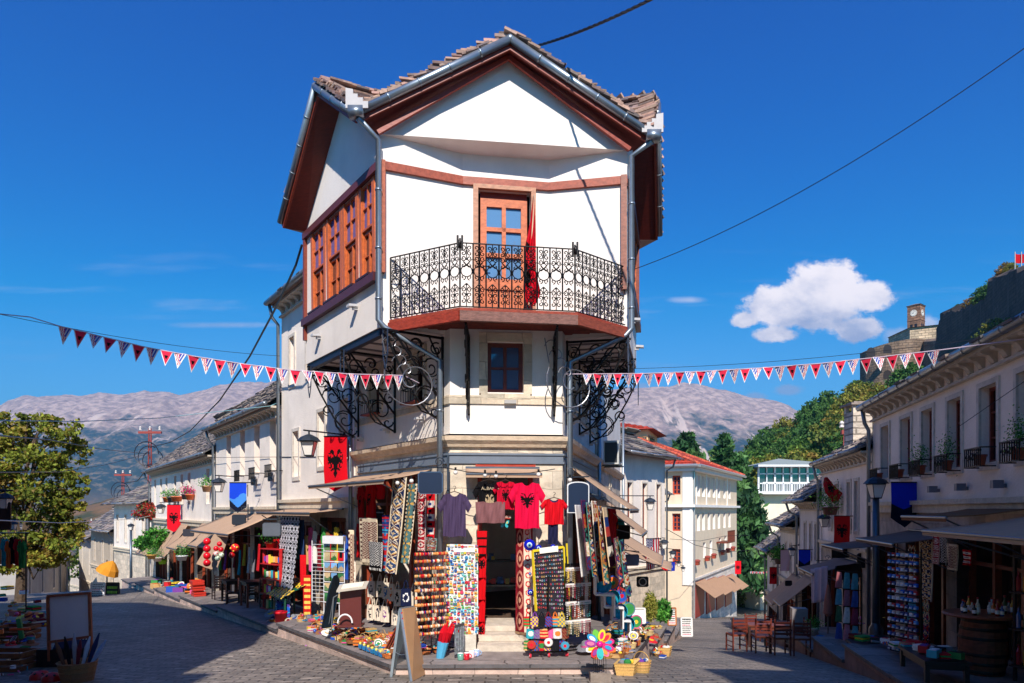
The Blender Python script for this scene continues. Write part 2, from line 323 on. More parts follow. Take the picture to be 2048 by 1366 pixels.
def text_mesh(txt,size,mat,parent,origin,xdir,ydir,col,name='lettering',depth=.004):
 cu=bpy.data.curves.new('t','FONT');cu.body=txt;cu.size=size;cu.extrude=depth;cu.align_x='CENTER';cu.align_y='CENTER'
 ob=bpy.data.objects.new('t',cu);COL.objects.link(ob);dg=bpy.context.evaluated_depsgraph_get();me=bpy.data.meshes.new_from_object(ob.evaluated_get(dg));bpy.data.objects.remove(ob)
 x=V(xdir).normalized();y=V(ydir).normalized();z=x.cross(y);m=MB(col)
 m.add([V(origin)+x*p.co.x+y*p.co.y+z*p.co.z for p in me.vertices],[tuple(f.vertices)for f in me.polygons])
 return m.build(name,mat,parent)
def spiral(c,x,y,r0,r1,a0,a1,n=16):
 c=V(c);x=V(x);y=V(y);out=[]
 for i in range(n+1):
  k=i/n;a=a0+(a1-a0)*k;r=r0+(r1-r0)*k;out.append(c+x*(math.cos(a)*r)+y*(math.sin(a)*r))
 return out
def sag(a,b,s,n=14):a=V(a);b=V(b);return[a+(b-a)*(i/n)-V((0,0,s*4*(i/n)*(1-i/n)))for i in range(n+1)]
# ================= ground, roads, pavements =================
def sheet(name,xs,ys,fn,mat,col,smooth=True,cf=None):
 m=MB(col);vs=[(x,y,fn(x,y))for y in ys for x in xs];n=len(xs)
 m.v=vs;m.f=[(j*n+i,j*n+i+1,(j+1)*n+i+1,(j+1)*n+i)for j in range(len(ys)-1)for i in range(n-1)];m.c=[cf(*vs[f[0]])if cf else col for f in m.f]
 return m.build(name,mat,None,smooth,loc=(0,0,0),kind='structure')
ax=[-60,-50,-42,-36,-31]+list(np.arange(-27,14.1,.5))+[16,18,21,25,30,36,44]
ay=list(np.arange(-14,4,2.))+list(np.arange(4,34,.5))+list(np.arange(34,90,2.))
sheet('road',ax,ay,G,'road',C(134,124,115))
KL=Wall((-1.45,8.5),dL,nL);KF=(V((-1.45,8.5,0)),V((1.38,8.55,0)))
LW=Wall((-.886,10),dL,nL);RW_=Wall((.732,10.15),dR,nR)
KRd=V((.30,.954,0)).normalized();KR=Wall((1.38,8.55),KRd,(.954,-.30,0))
OK=Wall((4.39,8.07),(.212,.977,0),(-.977,.212,0));RW=Wall((5.9,7.8),dR,-nR)
KC=C(205,178,165);SLB=C(138,128,124)
def PVL(t):return-.022*(t%4.6)-.216*int(t/4.6)+.13
def PVR(t):return .13-.02*(t%2.6)-.33*int(t/2.6)
def PVO(t):return G(*OK.P(t-(t%2.2)+.2,0)[:2])+.16
kerb=MB(KC);slab_=MB(SLB)
def strip(w,wi,t0,t1,lev,ext=0,col=KC):
# kerb face of pale stone plus slab sheet with a projecting lip
 a,b=w.P(t0,0),w.P(t1,0);c,d=wi(t1),wi(t0)
 z0=lev(t0+1e-3);z1=lev(t1-1e-3)
 ga=min(G(a.x,a.y),G(b.x,b.y),G(c.x,c.y))-.35
 kerb.prism([a,b,c,d],ga,[z0-.045,z1-.045,z1-.045,z0-.045])
 l0,l1=w.P(t0,0,.04),w.P(t1,0,.04)
 slab_.prism([l0,l1,c,d],[z0-.045,z1-.045,z1-.045,z0-.045],[z0,z1,z1,z0],C(96,92,94),SLB)
def seg(w,wi,T,S,lev):
 t=0
 while t<T-.01:
  e=min(T,t+S);strip(w,wi,t,e,lev);t=e
seg(KL,lambda t:LW.P(t-.3,0,-.1),27.6,4.6,PVL)
seg(KR,lambda t:RW_.P(t*.95,0,-.1),13,2.6,PVR)
a,b=KF;kerb.prism([a,b,V((.84,10.6,0)),V((-.95,10.6,0))],-.3,.085)
slab_.prism([a+V((-.03,-.04,0)),b+V((.03,-.04,0)),V((.84,10.7,0)),V((-.95,10.7,0))],.085,.13,C(96,92,94),SLB)
kerb.build('kerb','stone',None,kind='structure');slab_.build('pavement','pave',None,kind='structure')
kerb=MB(C(150,120,112));slab_=MB(C(92,88,92))
def seg2(w,wi,t0,T,S,lev):
 t=t0
 while t<T-.01:
  e=min(T,t+S);strip(w,wi,t,e,lev);t=e
seg2(OK,lambda t:RW.P(t,0,-.2),-6.6,19.8,2.2,lambda t:PVO(t)-.02*(t%2.2))
kerb.build('right_kerb','stone',None,kind='structure');slab_.build('right_pavement','pave',None,kind='structure')
# door steps of the corner shop
st=MB(C(205,190,172))
for i,(y0,z)in enumerate(((9.25,.215),(9.52,.30),(9.8,.385))):st.prism([(-.46,y0),(.22,y0),(.22,10.3+.1*i),(-.46,10.3+.1*i)],.1 if i==0 else z-.085,z-.004)
st.build('steps','plain_stone',None,kind='structure')
# ================= corner house =================
H=thing('corner_house','white corner house with gabled stone slab roof and iron balcony above the souvenir shop','house',(-.1,10.3,0))
CREAM=C(222,205,182);PLAS=C(240,232,224);PLASL=C(240,229,218);STEEL=C(110,118,130)
A=V((-.886,10,0));B=V((.732,10.15,0));FW=Wall(A,B-A,(B-A).cross(V((0,0,1))))
LF=(B-A).length
m=MB(CREAM);p=MB(PLAS)
def rect(w,px0,px1,pyt,pyb,ref=None):
 r=(px0+px1)/2 if ref is None else ref
 t=sorted((w.t(px0),w.t(px1)));return(t[0],t[1],w.z(r,pyb),w.z(r,pyt))
dop=(FW.t(955),FW.t(1066),.30,2.72,.5)
facade(m,FW,0,LF,-.3,2.9,[dop],col=CREAM)
wf=rect(FW,975,1047,683,785)
facade(p,FW,0,LF,3.09,4.7,[(*wf,.14)],col=PLAS)
LT=3.42;lops=[(.55,3.15,.0,2.62,.6)]
wl=[(.78,1.22,3.64,4.42,.16),(2.35,2.78,3.64,4.42,.16)]
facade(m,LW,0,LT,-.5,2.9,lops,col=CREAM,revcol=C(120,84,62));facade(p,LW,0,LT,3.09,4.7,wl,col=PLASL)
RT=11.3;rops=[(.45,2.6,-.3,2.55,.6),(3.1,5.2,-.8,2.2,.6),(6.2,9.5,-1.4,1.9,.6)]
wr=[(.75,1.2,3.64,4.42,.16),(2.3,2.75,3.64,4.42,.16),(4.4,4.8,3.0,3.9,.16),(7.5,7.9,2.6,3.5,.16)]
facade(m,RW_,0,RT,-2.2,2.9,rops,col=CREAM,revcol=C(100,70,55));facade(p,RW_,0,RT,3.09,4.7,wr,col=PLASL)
# right wing beyond the overhang rises a storey; back and end walls
m2=MB(PLASL)
facade(m2,RW_,4.2,RT,4.7,5.0,[],col=PLASL)
be=RW_.P(RT,0);le=LW.P(LT,0)
for q0,q1,zt in((be,V((-.5,21,0)),5.0),(V((-.5,21,0)),V((-4.2,16.5,0)),5.0),(V((-4.2,16.5,0)),le,4.7)):
 m2 .quad((q0 .x,q0 .y,-3),(q1 .x,q1 .y,-3),(q1 .x,q1 .y,zt),(q0 .x,q0 .y,zt))
m2 .poly([(be.x,be.y,5.0),(-.5,21,5.0),(-4.2,16.5,5.0),(RW_.P(4.2,0).x-2.5,RW_.P(4.2,0).y,5.0),(*RW_.P(4.2,0)[:2],5.0)])
m2 .build('rear_wall','plaster_old',H)
m.build('stone_wall','stone',H);p.build('wall','plaster',H)
# inner dark floor slab and ceilings
m=MB(C(90,70,55));m.poly([(A.x+.1,A.y+.3,.30),(B.x-.1,B.y+.3,.30),(be.x,be.y,.30),(-4,16,.30),(le.x,le.y,.30)]);m.build('shop_floor','oldwood',H)
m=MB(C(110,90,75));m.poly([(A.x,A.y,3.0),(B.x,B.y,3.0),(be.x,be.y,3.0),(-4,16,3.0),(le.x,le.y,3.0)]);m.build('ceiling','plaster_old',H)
# cornice: rounded stone moulding, three runs mitred
def run(mb,pts,prof,z0,col=None):
# prof: list of (out, dz); pts: list of xy corner points from left to right
 ns=[]
 for i,q in enumerate(pts):
  e=[]
  if i>0:d=(pts[i]-pts[i-1]).normalized();e.append(V((d.y,-d.x,0)))
  if i<len(pts)-1:d=(pts[i+1]-pts[i]).normalized();e.append(V((d.y,-d.x,0)))
  if len(e)==2:s=e[0]+e[1];ns.append(s/(1+e[0].dot(e[1])))
  else:ns.append(e[0])
 vs=[];k=len(prof)
 for q,n in zip(pts,ns):vs+=[V((q.x,q.y,z0))+n*o+V((0,0,dz))for o,dz in prof]
 fs=[(i*k+j,(i+1)*k+j,(i+1)*k+(j+1)%k,i*k+(j+1)%k)for i in range(len(pts)-1)for j in range(k)]
 fs+=[tuple(range(k)),tuple(reversed(range((len(pts)-1)*k,len(pts)*k)))]
 mb.add(vs,fs,col)
LA=LW.P(LT,0);RA=RW_.P(4.2,0);RA2=RW_.P(RT,0)
m=MB(C(214,190,162));run(m,[LA,A,B,RA2],[(-.03,0),(.05,0),(.07,.04),(.12,.09),(.13,.15),(-.03,.17)],2.9);m.build('cornice','plain_stone',H)
m=MB(C(216,198,174));run(m,[LA,A,B,RA],[(-.03,0),(.025,0),(.025,.12),(-.03,.12)],3.52);m.build('sill_course','stone',H)
m=MB(STEEL);run(m,[LW.P(3.3,0),A,B,RW_.P(5.4,0)],[(-.02,0),(.03,0),(.03,.03),(.012,.03),(.012,.12),(.03,.12),(.03,.15),(-.02,.15)],2.665);m.build('steel_lintel','paint',H)
m=MB(C(218,202,178))
def surround(mb,w,a,b,c,d,ww=.1,o=.018):
 for x0,x1,z0,z1 in((a-ww,a,c-.02,d+ww),(b,b+ww,c-.02,d+ww),(a,b,d,d+ww),(a-ww*.8,b+ww*.8,c-.1,c-.02)):
  mb.box(w.P((x0+x1)/2,(z0+z1)/2,o/2),x1-x0,o+.02,z1-z0,None,w.d,w.n,(0,0,1))
surround(m,FW,*wf,.12);m.build('window_surround','stone',H)
for o in wl+wr:m=MB(C(218,202,178));surround(m,LW if o in wl else RW_,*o[:4],.09);m.build('window_surround','stone',H)
window(H,FW,*wf,r=.12,cols=2,rows=2,fc=C(105,40,28),fw=.06,gl=C(60,85,125))
for o in wl:window(H,LW,*o[:4],r=.14,fc=C(70,28,22),gl=C(12,14,22))
for o in wr:window(H,RW_,*o[:4],r=.14,fc=C(90,40,28),gl=C(12,14,22))
# window boxes / grilles under the two left windows
for o in wl:
 m=MB(BLK);a,b=o[0]-.03,o[1]+.03
 for z in(3.66,3.86):m.beam(LW.P(a,z,.16),LW.P(b,z,.16),.012,.012)
 for k in range(7):t=a+(b-a)*k/6;m.beam(LW.P(t,3.66,.16),LW.P(t,3.86,.16),.01,.01)
 for t in(a,b):
  for z in(3.66,3.86):m.beam(LW.P(t,z,0),LW.P(t,z,.16),.01,.01)
 m.box(LW.P((a+b)/2,3.645,.1),b-a,.16,.02,C(150,60,35),LW.d,LW.n,(0,0,1));m.build('window_grille','iron',H)
 # shop door frame and red lintel
m=MB(C(178,62,40));a,b,c,d,_=dop
for t in(a+.03,b-.03):m.beam(FW.P(t,c,-.06),FW.P(t,d,-.06),.07,.06,up=FW.n)
m.beam(FW.P(a,d-.03,-.06),FW.P(b,d-.03,-.06),.07,.06);m.beam(FW.P(a-.03,2.625,.03),FW.P(b+.03,2.625,.03),.06,.05)
m.beam(FW.P(a+.06,2.1,-.06),FW.P(b-.06,2.1,-.06),.06,.07)
m.build('door_frame','wood',H)
for w,ops in((LW,lops),(RW_,rops)):
 for(a,b,c,d,r)in ops:
  m=MB(C(160,70,45))
  n=max(2,int((b-a)/.8))
  for k in range(n+1):t=a+(b-a)*k/n;m.beam(w.P(t,max(c,-1.4),-.12),w.P(t,d,-.12),.08,.07,up=w.n)
  m.beam(w.P(a,d-.05,-.12),w.P(b,d-.05,-.12),.07,.08);m.beam(w.P(a,2.1 if w is LW else d-.5,-.12),w.P(b,2.1 if w is LW else d-.5,-.12),.06,.05)
  m.build('shop_front_frame','wood',H)
  # shop interior shelf seen through the door
m=MB(C(55,50,50))
for z in(.75,1.15):m.box(FW.P(.78,z,-1.7),1.3,.3,.03,None,FW.d,FW.n)
for k in range(40):
 t=.2+random.random()*1.1;z=random.choice((.77,1.165));s=random.uniform(.05,.09)
 m.box(FW.P(t,z+s/2+.01,-1.65+random.uniform(-.05,.08)),s,s,s*random.uniform(.8,1.4),jit(random.choice([C(200,40,40),C(230,220,200),C(60,90,150),C(180,150,60)]),.3))
m.build('shelf','paint',H)
# ---- upper storey ----
UL=V((-1.86,9.75,0));UR=V((1.683,10.2,0));C1=V((-.723,10.22,0));C2=V((.551,10.42,0))
ULW=Wall(UL,dL,nL);URW=Wall(UR,dR,nR);TL=3.02;TR=2.45
ZS=4.54;ZB=7.2
UW=[Wall(a_,b_-a_,(b_-a_).cross(V((0,0,1))))for a_,b_ in((UL,C1),(C1,C2),(C2,UR))];UWL=[(C1-UL).length,(C2-C1).length,(UR-C2).length]
p=MB(PLAS)
door=(UW[1].t(955),UW[1].t(1062),4.70,6.70,.14)
facade(p,UW[0],0,UWL[0],ZS,ZB,[],col=PLAS);facade(p,UW[1],0,UWL[1],ZS,ZB,[door],col=PLAS);facade(p,UW[2],0,UWL[2],ZS,ZB,[],col=PLAS)
lw4=[rect(ULW,x0,x1,0,1)[:2]for x0,x1 in((722,748),(688,715),(656,683),(625,650))]
WZ0,WZ1=5.32,6.70
lo=[(a_,b_,WZ0,WZ1,.12)for a_,b_ in lw4]
facade(p,ULW,0,TL,ZS,6.95,lo,col=PLASL)
rw3=[(.18+i*.72,.18+i*.72+.58)for i in range(3)]
ro=[(a_,b_,WZ0,WZ1,.12)for a_,b_ in rw3]
facade(p,URW,0,TR,ZS,6.95,ro,col=PLASL)
# gables of the two side walls
tla=1.39;AZL=8.30;tra=1.0;AZR=8.28
p.poly([ULW.P(0,6.95),ULW.P(TL,6.95),ULW.P(tla,AZL),ULW.P(0,7.24)]);p.poly([URW.P(0,6.95),URW.P(TR,6.95),URW.P(tra,AZR),URW.P(0,7.24)])
# front gable: flat plane standing proud of the hollow wall, with its soffit
AP=W(1015,0,9.97);AP.z=8.42
off=V((0,-.03,0));gl,gr=UL+off*.0,UR+off*.0
GP=lambda k:gl+(gr-gl)*k
p.poly([V((gl.x,gl.y,7.24)),V((gl.x,gl.y,7.30)),V((AP.x,GP(.5).y,AP.z)),V((gr.x,gr.y,7.30)),V((gr.x,gr.y,7.24))])
p.poly([V((gl.x,gl.y,7.24)),V((gr.x,gr.y,7.24)),V((C2 .x,C2 .y,7.2)),V((C1 .x,C1 .y,7.2))])
p.quad((UL.x,UL.y,7.2),(C1 .x,C1 .y,7.2),(C1 .x,C1 .y,7.21),(UL.x,UL.y,7.24));p.quad((UR.x,UR.y,7.2),(C2 .x,C2 .y,7.2),(C2 .x,C2 .y,7.21),(UR.x,UR.y,7.24))
# far ends of the overhangs, closing back
for w,T in((ULW,TL),(URW,TR)):
 e=w.P(T,0);i=w.P(T,0,-4.0 if w is ULW else-2)
 p.quad((e.x,e.y,ZS),(i.x,i.y,ZS),(i.x,i.y,6.95),(e.x,e.y,6.95))
p.build('upper_wall','plaster',H)
# underside of the overhang
m=MB(C(205,195,195));m.poly([(UL.x,UL.y,ZS),(C1 .x,C1 .y,ZS),(C2 .x,C2 .y,ZS),(UR.x,UR.y,ZS),tuple(URW.P(TR,ZS)),tuple(URW.P(TR,ZS,-1.6)),tuple(ULW.P(TL,ZS,-1.8)),tuple(ULW.P(TL,ZS))])
for w,T in((ULW,TL),(URW,TR)):
 for k in range(1,7):m.beam(w.P(T*k/7,ZS-.01,-.03),w.P(T*k/7,ZS-.01,-.93),.05,.02,C(120,110,112))
m.build('overhang_soffit','plaster',H)
for w,T in((ULW,TL),(URW,TR)):m=MB(C(38,42,62));m.beam(w.P(.02,ZS-.05,-.07),w.P(T,ZS-.05,-.07),.09,.1);m.beam(w.P(T-.05,ZS-.05,-.1),w.P(T-.05,ZS-.05,-.9),.09,.09);m.build('edge_beam','iron',H)
# timber bands and posts
TB=C(165,84,62);TBL=C(178,100,72)
m=MB(TB)
for w,L_ in zip(UW,UWL):m.beam(w.P(0,6.80,.02),w.P(L_,6.80,.02),.05,.115)
m.beam(UW[0].P(.04,5.3,.035),UW[0].P(.04,6.86,.035),.085,.08,TBL,up=UW[0].n);m.beam(UW[2].P(UWL[2]-.05,5.2,.035),UW[2].P(UWL[2]-.05,6.86,.035),.085,.08,C(150,95,78),up=UW[2].n)
for w,T in((ULW,TL),(URW,TR)):
 m.beam(w.P(-.03,6.76,.03),w.P(T+.02,6.76,.03),.07,.11,C(105,52,52));m.beam(w.P(0,5.25,.035),w.P(T+.02,5.25,.035),.1,.12,C(88,44,50))
 m.beam(w.P(T-.03,4.95 if w is ULW else 5.2,.02),w.P(T-.03,6.75,.02),.07,.07,C(130,60,45),up=w.n)
m.build('timber_band','wood',H)
for w,ws in((ULW,lw4),(URW,rw3)):
 for a_,b_ in ws:
  f=window(H,w,a_+.03,b_-.03,WZ0+.02,6.02,r=.05,cols=2,rows=2,fc=C(196,98,52),fw=.03,gl=C(70,34,30))
  f=window(H,w,a_+.03,b_-.03,6.04,WZ1-.01,r=.02,cols=2,rows=2,fc=C(196,98,52),fw=.03,gl=C(50,80,150))
for w,ws in((ULW,lw4),(URW,rw3)):
 m=MB(WOODO)
 for a_,b_ in ws:
  for t in(a_,b_):m.beam(w.P(t,WZ0,-.02),w.P(t,WZ1,-.0),.045,.09,None,up=w.d)
  m.beam(w.P(a_,WZ0+.01,.02),w.P(b_,WZ0+.01,.02),.14,.03,C(60,28,26))
 m.build('window_post','wood',H)
 # balcony door
D=MB(C(190,135,105));a,b,c,d,_=door;w=UW[1]
for t in(a-.03,b+.03):D.beam(w.P(t,c,.02),w.P(t,d+.06,.02),.07,.06,up=w.n)
D.beam(w.P(a,d+.03,.02),w.P(b,d+.03,.02),.07,.06)
df=D.build('balcony_door','wood',H)
D=MB(C(205,112,70));q=-.08;a+=.05;b-=.05
for t0,t1,z0,z1 in((a,a+.09,c,d-.1),(b-.09,b,c,d-.1),(a+.09,b-.09,d-.22,d-.1),((a+b)/2-.03,(a+b)/2+.03,5.42,d-.22),(a+.09,b-.09,6.12,6.18),(a+.09,b-.09,5.74,5.80),(a+.09,b-.09,5.26,5.42),(a+.09,b-.09,c,c+.12)):
 D.box(w.P((t0+t1)/2,(z0+z1)/2,q),t1-t0,.05,z1-z0,None,w.d,w.n,(0,0,1))
for k in range(6):t=a+.09+(b-a-.18)*(k+.5)/6;D.box(w.P(t,5.04,q-.012),(b-a-.18)/6-.012,.03,.44,None,w.d,w.n,(0,0,1))
D.box(w.P((a+b)/2,d-.05,q-.02),b-a,.05,.1,C(150,50,30),w.d,w.n,(0,0,1))
D.build('door_leaf','wood',df)
D=MB(C(95,135,175));D.quad(w.P(a+.09,5.42,q-.01),w.P(b-.09,5.42,q-.01),w.P(b-.09,d-.22,q-.01),w.P(a+.09,d-.22,q-.01));D.build('pane','glass',df)
D=MB(C(40,30,30));D.tube([w.P(a+.04,5.58,q+.03),w.P(a+.04,5.58,q+.07),w.P(a+.14,5.58,q+.07)],.01);D.build('handle','iron',df)
# ---- roof ----
ov=.27;ovs=.36
def corner(P0,n1,o1,n2,o2):
 a11,a12,a21,a22=n1 .x,n1 .y,n2 .x,n2 .y;det=a11*a22-a12*a21
 return V((P0 .x+(o1*a22-a12*o2)/det,P0 .y+(a11*o2-o1*a21)/det,0))
nF=(UR-UL).normalized().cross(V((0,0,1)))
VL=corner(UL,nL,ovs,nF,ov);VR=corner(UR,nF,ov,nR,ovs)
VL.z=7.36;VR.z=7.32
PF=V((AP.x,GP(.5).y,0))+nF*ov;PF.z=8.52
PL=ULW.P(tla,8.46,ovs);PR=URW.P(tra,8.44,ovs)
EL=ULW.P(TL+.12,6.98,ovs);ER=URW.P(TR+.15,6.98,ovs)
CC=V((-.35,12.3,8.62))
EBL=V((-1.4,14.2,6.98));EBR=V((1.6,14.6,6.98))
m=MB()
up=V((0,0,.05))
for poly in((PF,VL,CC),(PF,VR,CC),(PL,VL,CC),(PR,VR,CC),(PL,EL,EBL,CC),(PR,ER,EBR,CC)):
 slates(m,[q+up for q in poly],.105,.26,.03,jag=.035)
slates(m,[CC+up,EBL+up,EBR+up],.2,.3)
# ridge caps: stacked slabs
for a_,b_ in((PF,CC),(PL,CC),(PR,CC)):
 for k in range(22):
  q=a_+(b_-a_)*(k/22);d_=(b_-a_).normalized();s_=d_.cross(V((0,0,1)))
  m.box(q+V((0,0,.085+random.uniform(0,.02)))+d_*.1,.2,.3*random.uniform(.8,1.1),.03,jit(random.choice(SLATE),.2),d_,s_,s_.cross(d_))
  # thick broken slab ends along the two front rakes
for a_,b_ in((VL,PF),(VR,PF),(VL,PL),(VR,PR)):
 L_=(b_-a_).length;n_=int(L_/.062);inw=(CC-(a_+b_)/2);inw.z=0;inw.normalize()
 for k in range(n_):
  q=a_+(b_-a_)*((k+.5)/n_);hd=(b_-a_);hd.z=0;hd.normalize()
  m.box(q+inw*(.12+random.uniform(-.03,.03))+V((0,0,.075+random.uniform(-.01,.025))),random.uniform(.2,.34),random.uniform(.22,.32),random.uniform(.022,.045),jit(random.choice(SLATE[:3]+SLATE[4:]),.22),(hd+V((0,0,random.uniform(-.06,.06)))),inw)
rf=m.build('roof','slab',H)
m=MB(C(105,34,24));dz=V((0,0,-.10))
def soff(a_,b_,wa,wb,col=None):
 m.quad(a_+dz,b_+dz,wb,wa,col)
w0=lambda w,t,z:w.P(t,z,.0)
ulc=V((UL.x,UL.y,7.22));urc=V((UR.x,UR.y,7.22));apw=V((AP.x,GP(.5).y,8.40))
soff(VL,PF,ulc,apw);soff(VR,PF,urc,apw)
soff(VL,PL,ulc,ULW.P(tla,AZL-.02));soff(PL,EL,ULW.P(tla,AZL-.02),ULW.P(TL,6.86));soff(VR,PR,urc,URW.P(tra,AZR-.02));soff(PR,ER,URW.P(tra,AZR-.02),URW.P(TR,6.86))
for e,bck,w,T in((EL,EBL,ULW,TL),(ER,EBR,URW,TR)):m.quad(e+dz,w.P(T,6.86,.0),w.P(T,6.86,-1.6),V((bck.x,bck.y,6.88)))
for a_,b_ in((VL,PF),(VR,PF),(VL,PL),(VR,PR),(PL,EL),(PR,ER)):
 m.beam(a_+V((0,0,-.07)),b_+V((0,0,-.07)),.035,.13,C(135,52,34))
for q0,q1,n0 in((ulc,apw,nF),(urc,apw,nF)):m.beam(q0+n0*.12+V((0,0,-.03)),q1+n0*.12+V((0,0,-.03)),.05,.06,C(150,58,38))
m.build('eave_boards','wood',H)
# inner roof deck so no light leaks
m=MB(C(90,60,45))
for poly in((PF,VL,CC),(PF,VR,CC),(PL,VL,CC),(PR,VR,CC),(PL,EL,EBL,CC),(PR,ER,EBR,CC),(CC,EBL,EBR)):m.poly([q+V((0,0,-.02))for q in poly])
m.build('roof_deck','oldwood',H)
m=MB(C(150,160,168))
def gutter(mb,a_,b_,out,r=.055):
 a_=V(a_);b_=V(b_);o_=V(out)*(r*.9);mb.tube([a_+o_,b_+o_],r,10)
 n_=max(1,int((b_-a_).length/.55))
 for k in range(1,n_+1):q=a_+(b_-a_)*(k/(n_+1))+o_;d_=(b_-a_).normalized()*.012;mb.tube([q-d_,q+d_],r*1.12,10)
g0=V((0,0,-.02))
for a_,b_,n_ in((VL,PF,nF),(VR,PF,nF),(VL,PL,nL),(PL,EL,nL),(VR,PR,nR),(PR,ER,nR)):gutter(m,a_+g0,b_+g0,n_)
m.ball(PF+nF*.05+g0,.06,10);m.ball(PL+nL*.05+g0,.06,10)
for q in(VL,VR):
 m.box(q+V((0,-.06,-.03)),.2,.16,.12)
m.build('gutter','galv',H,True)
for q,sx in((VL,1),(VR,-1)):m=MB(C(180,176,176));m.extrude([q+V((sx*x,-.12,z))for x,z in((-.13,.0),(.17,.0),(.17,.09),(.10,.09),(.10,.14),(.03,.14),(.03,.19),(-.03,.19),(-.03,.25),(-.13,.27))],(0,.02,0));m.build('flashing','paint',H)
dl=UW[0].P(-.02,0,.1);dl2=A+V((-.14,-.06,0));dr=UW[2].P(UWL[2]+.06,0,.1);dr2=B+V((.1,-.1,0))
for top,q,q2 in((VL,dl,dl2),(VR,dr,dr2)):
 sx=1 if q.x>0 else-1;m=MB(C(150,160,170))
 m.tube([top+V((-.02*sx,-.06,-.1)),V((q.x,q.y,7.1)),V((q.x,q.y,4.62)),V((q.x-.08*sx,q.y+.02,4.52)),V((q2 .x,q2 .y,4.12)),V((q2 .x,q2 .y,.2))],.042,10)
 for z in(6.4,5.6,4.9):m.tube([V((q.x,q.y,z)),V((q.x,q.y,z+.025))],.05,10)
 for z in(3.4,2.3,1.2):m.tube([V((q2 .x,q2 .y,z)),V((q2 .x,q2 .y,z+.025))],.05,10)
 m.build('downpipe','galv',H,True)
for w,t in((LW,3.46),(RW_,4.3),(RW_,11.2)):
 q=w.P(t,0,.09);m=MB(C(150,160,170));m.tube([(q.x,q.y,4.75),(q.x,q.y,G(q.x,q.y)+.2)],.038,8);m.build('downpipe','galv',H,True)
 # small plaster-white spotlights on the walls
for w,t,z in((ULW,.75,4.98),(ULW,2.3,4.86),(URW,.8,4.95),(URW,2.0,4.8),(LW,2.0,3.3),(LW,.8,3.36),(LW,3.1,3.25),(RW_,.8,3.35),(RW_,2.0,3.3),(RW_,3.3,3.25)):
 s_=MB(C(190,188,190));s_.box(w.P(t,z,.035),.05,.07,.05,None,w.d,w.n);s_.box(w.P(t,z+.03,.085),.11,.13,.035,None,w.d,w.n+V((0,0,-.1)));s_.build('spotlight','paint',H)
s_=MB(C(175,170,165));s_.box(FW.P(.86,3.55,.04),.17,.07,.05,None,FW.d,FW.n);s_.build('spotlight','paint',H)
# ---- balcony ----
BL=[V((-1.70,9.80,0)),V((-.687,9.246,0)),V((.853,9.477,0)),V((1.64,10.17,0))]
bal=MB(C(120,58,44));poly=[(q.x,q.y)for q in BL]+[(C2 .x,C2 .y),(C1 .x,C1 .y)]
poly2=[(BL[0].x-.02,BL[0].y),(BL[1].x,BL[1].y-.06),(BL[2].x+.03,BL[2].y-.06),(BL[3].x+.04,BL[3].y)]+poly[4:]
bal.prism(poly2,4.62,4.66,C(150,60,40))
B2=[V((x,y,0))for x,y in poly2[:4]]
bal.build('balcony_floor','oldwood',H);bo=MB(C(140,62,44))
for i in range(3):
 bo.beam(V((*B2[i][:2],4.55)),V((*B2[i+1][:2],4.55)),.06,.13,[C(150,52,34),C(128,88,78),C(140,66,46)][i])
for k in range(20):
 y=9.35+k*.055;xs_=[]
 for(x0,y0),(x1,y1)in zip(poly2,poly2[1:]+poly2[:1]):
  if(y0-y)*(y1-y)<0:xs_.append(x0+(x1-x0)*(y-y0)/(y1-y0))
 xs_.sort()
 for i in range(0,len(xs_)-1,2):bo.beam((xs_[i]+.02,y,4.60),(xs_[i+1]-.02,y,4.60),.045,.02,jit(C(125,50,36),.2))
bo.build('balcony_boards','oldwood',H)
rail=MB(BLK)
def bay(mb,o,x,w,h,r=.0076):
 X=x.normalized();Z=V((0,0,1));P=lambda u,v:o+X*(u*w)+Z*(v*h)
 mb.tube([P(0,0),P(0,1)],r*1.35,4)
 c=P(.5,.56);R=w*.43
 mb.tube(spiral(c,X,Z,R,R,0,2*math.pi,18),r,4,caps=False)
 def cs(u,v,s1,s2,k=.20):
  q=P(u,v);mb.tube(spiral(q,X*s1,Z*s2,w*k,w*.045,-math.pi*.5,math.pi*1.6,12),r*.9,4,caps=False)
 for s1 in(-1,1):
  u=.5+.24*s1
  for v,s2 in((.93,1),(.84,-1),(.76,1),(.65,-1),(.46,1),(.27,-1),(.19,1),(.09,-1)):cs(u,v,-s1,s2)
  mb.tube([P(.5,.66),P(.5+.2*s1,.705),P(.5+.42*s1,.75)],r*.8,4);mb.tube([P(.5,.37),P(.5+.2*s1,.33),P(.5+.42*s1,.28)],r*.8,4)
 mb.tube([P(.5,.75),P(.5,1)],r*.8,4);mb.tube([P(.5,0),P(.5,.36)],r*.8,4)
 for v in(.2,.35,.75,.88):mb.ball(P(.5,v),r*2,6)
RZ0,RZ1=4.69,5.53
for i,nb in((0,7),(1,9),(2,7)):
 a_,b_=V((*BL[i][:2],RZ0)),V((*BL[i+1][:2],RZ0));d_=b_-a_;L_=d_.length
 mb=MB(BLK)
 for k in range(nb):bay(mb,a_+d_*(k/nb),d_,L_/nb,RZ1-RZ0)
 for z in(0,RZ1-RZ0):mb.beam(a_+V((0,0,z)),b_+V((0,0,z)),.02,.012)
 mb.tube([a_,a_+V((0,0,RZ1-RZ0+(.06 if i else 0)))],.012,6)
 mb.build('balcony_railing','iron',H)
m=MB(BLK)
for q in(BL[1],BL[2]):
 for dx in(-.03,.03):m.tube([V((q.x+dx,q.y-.02,5.42)),V((q.x+dx,q.y-.02,5.62))],.014,6)
 m.tube(spiral((q.x,q.y-.03,5.5),V((0,1,0)),V((0,0,1)),.05,.05,0,6.28,12),.015,6)
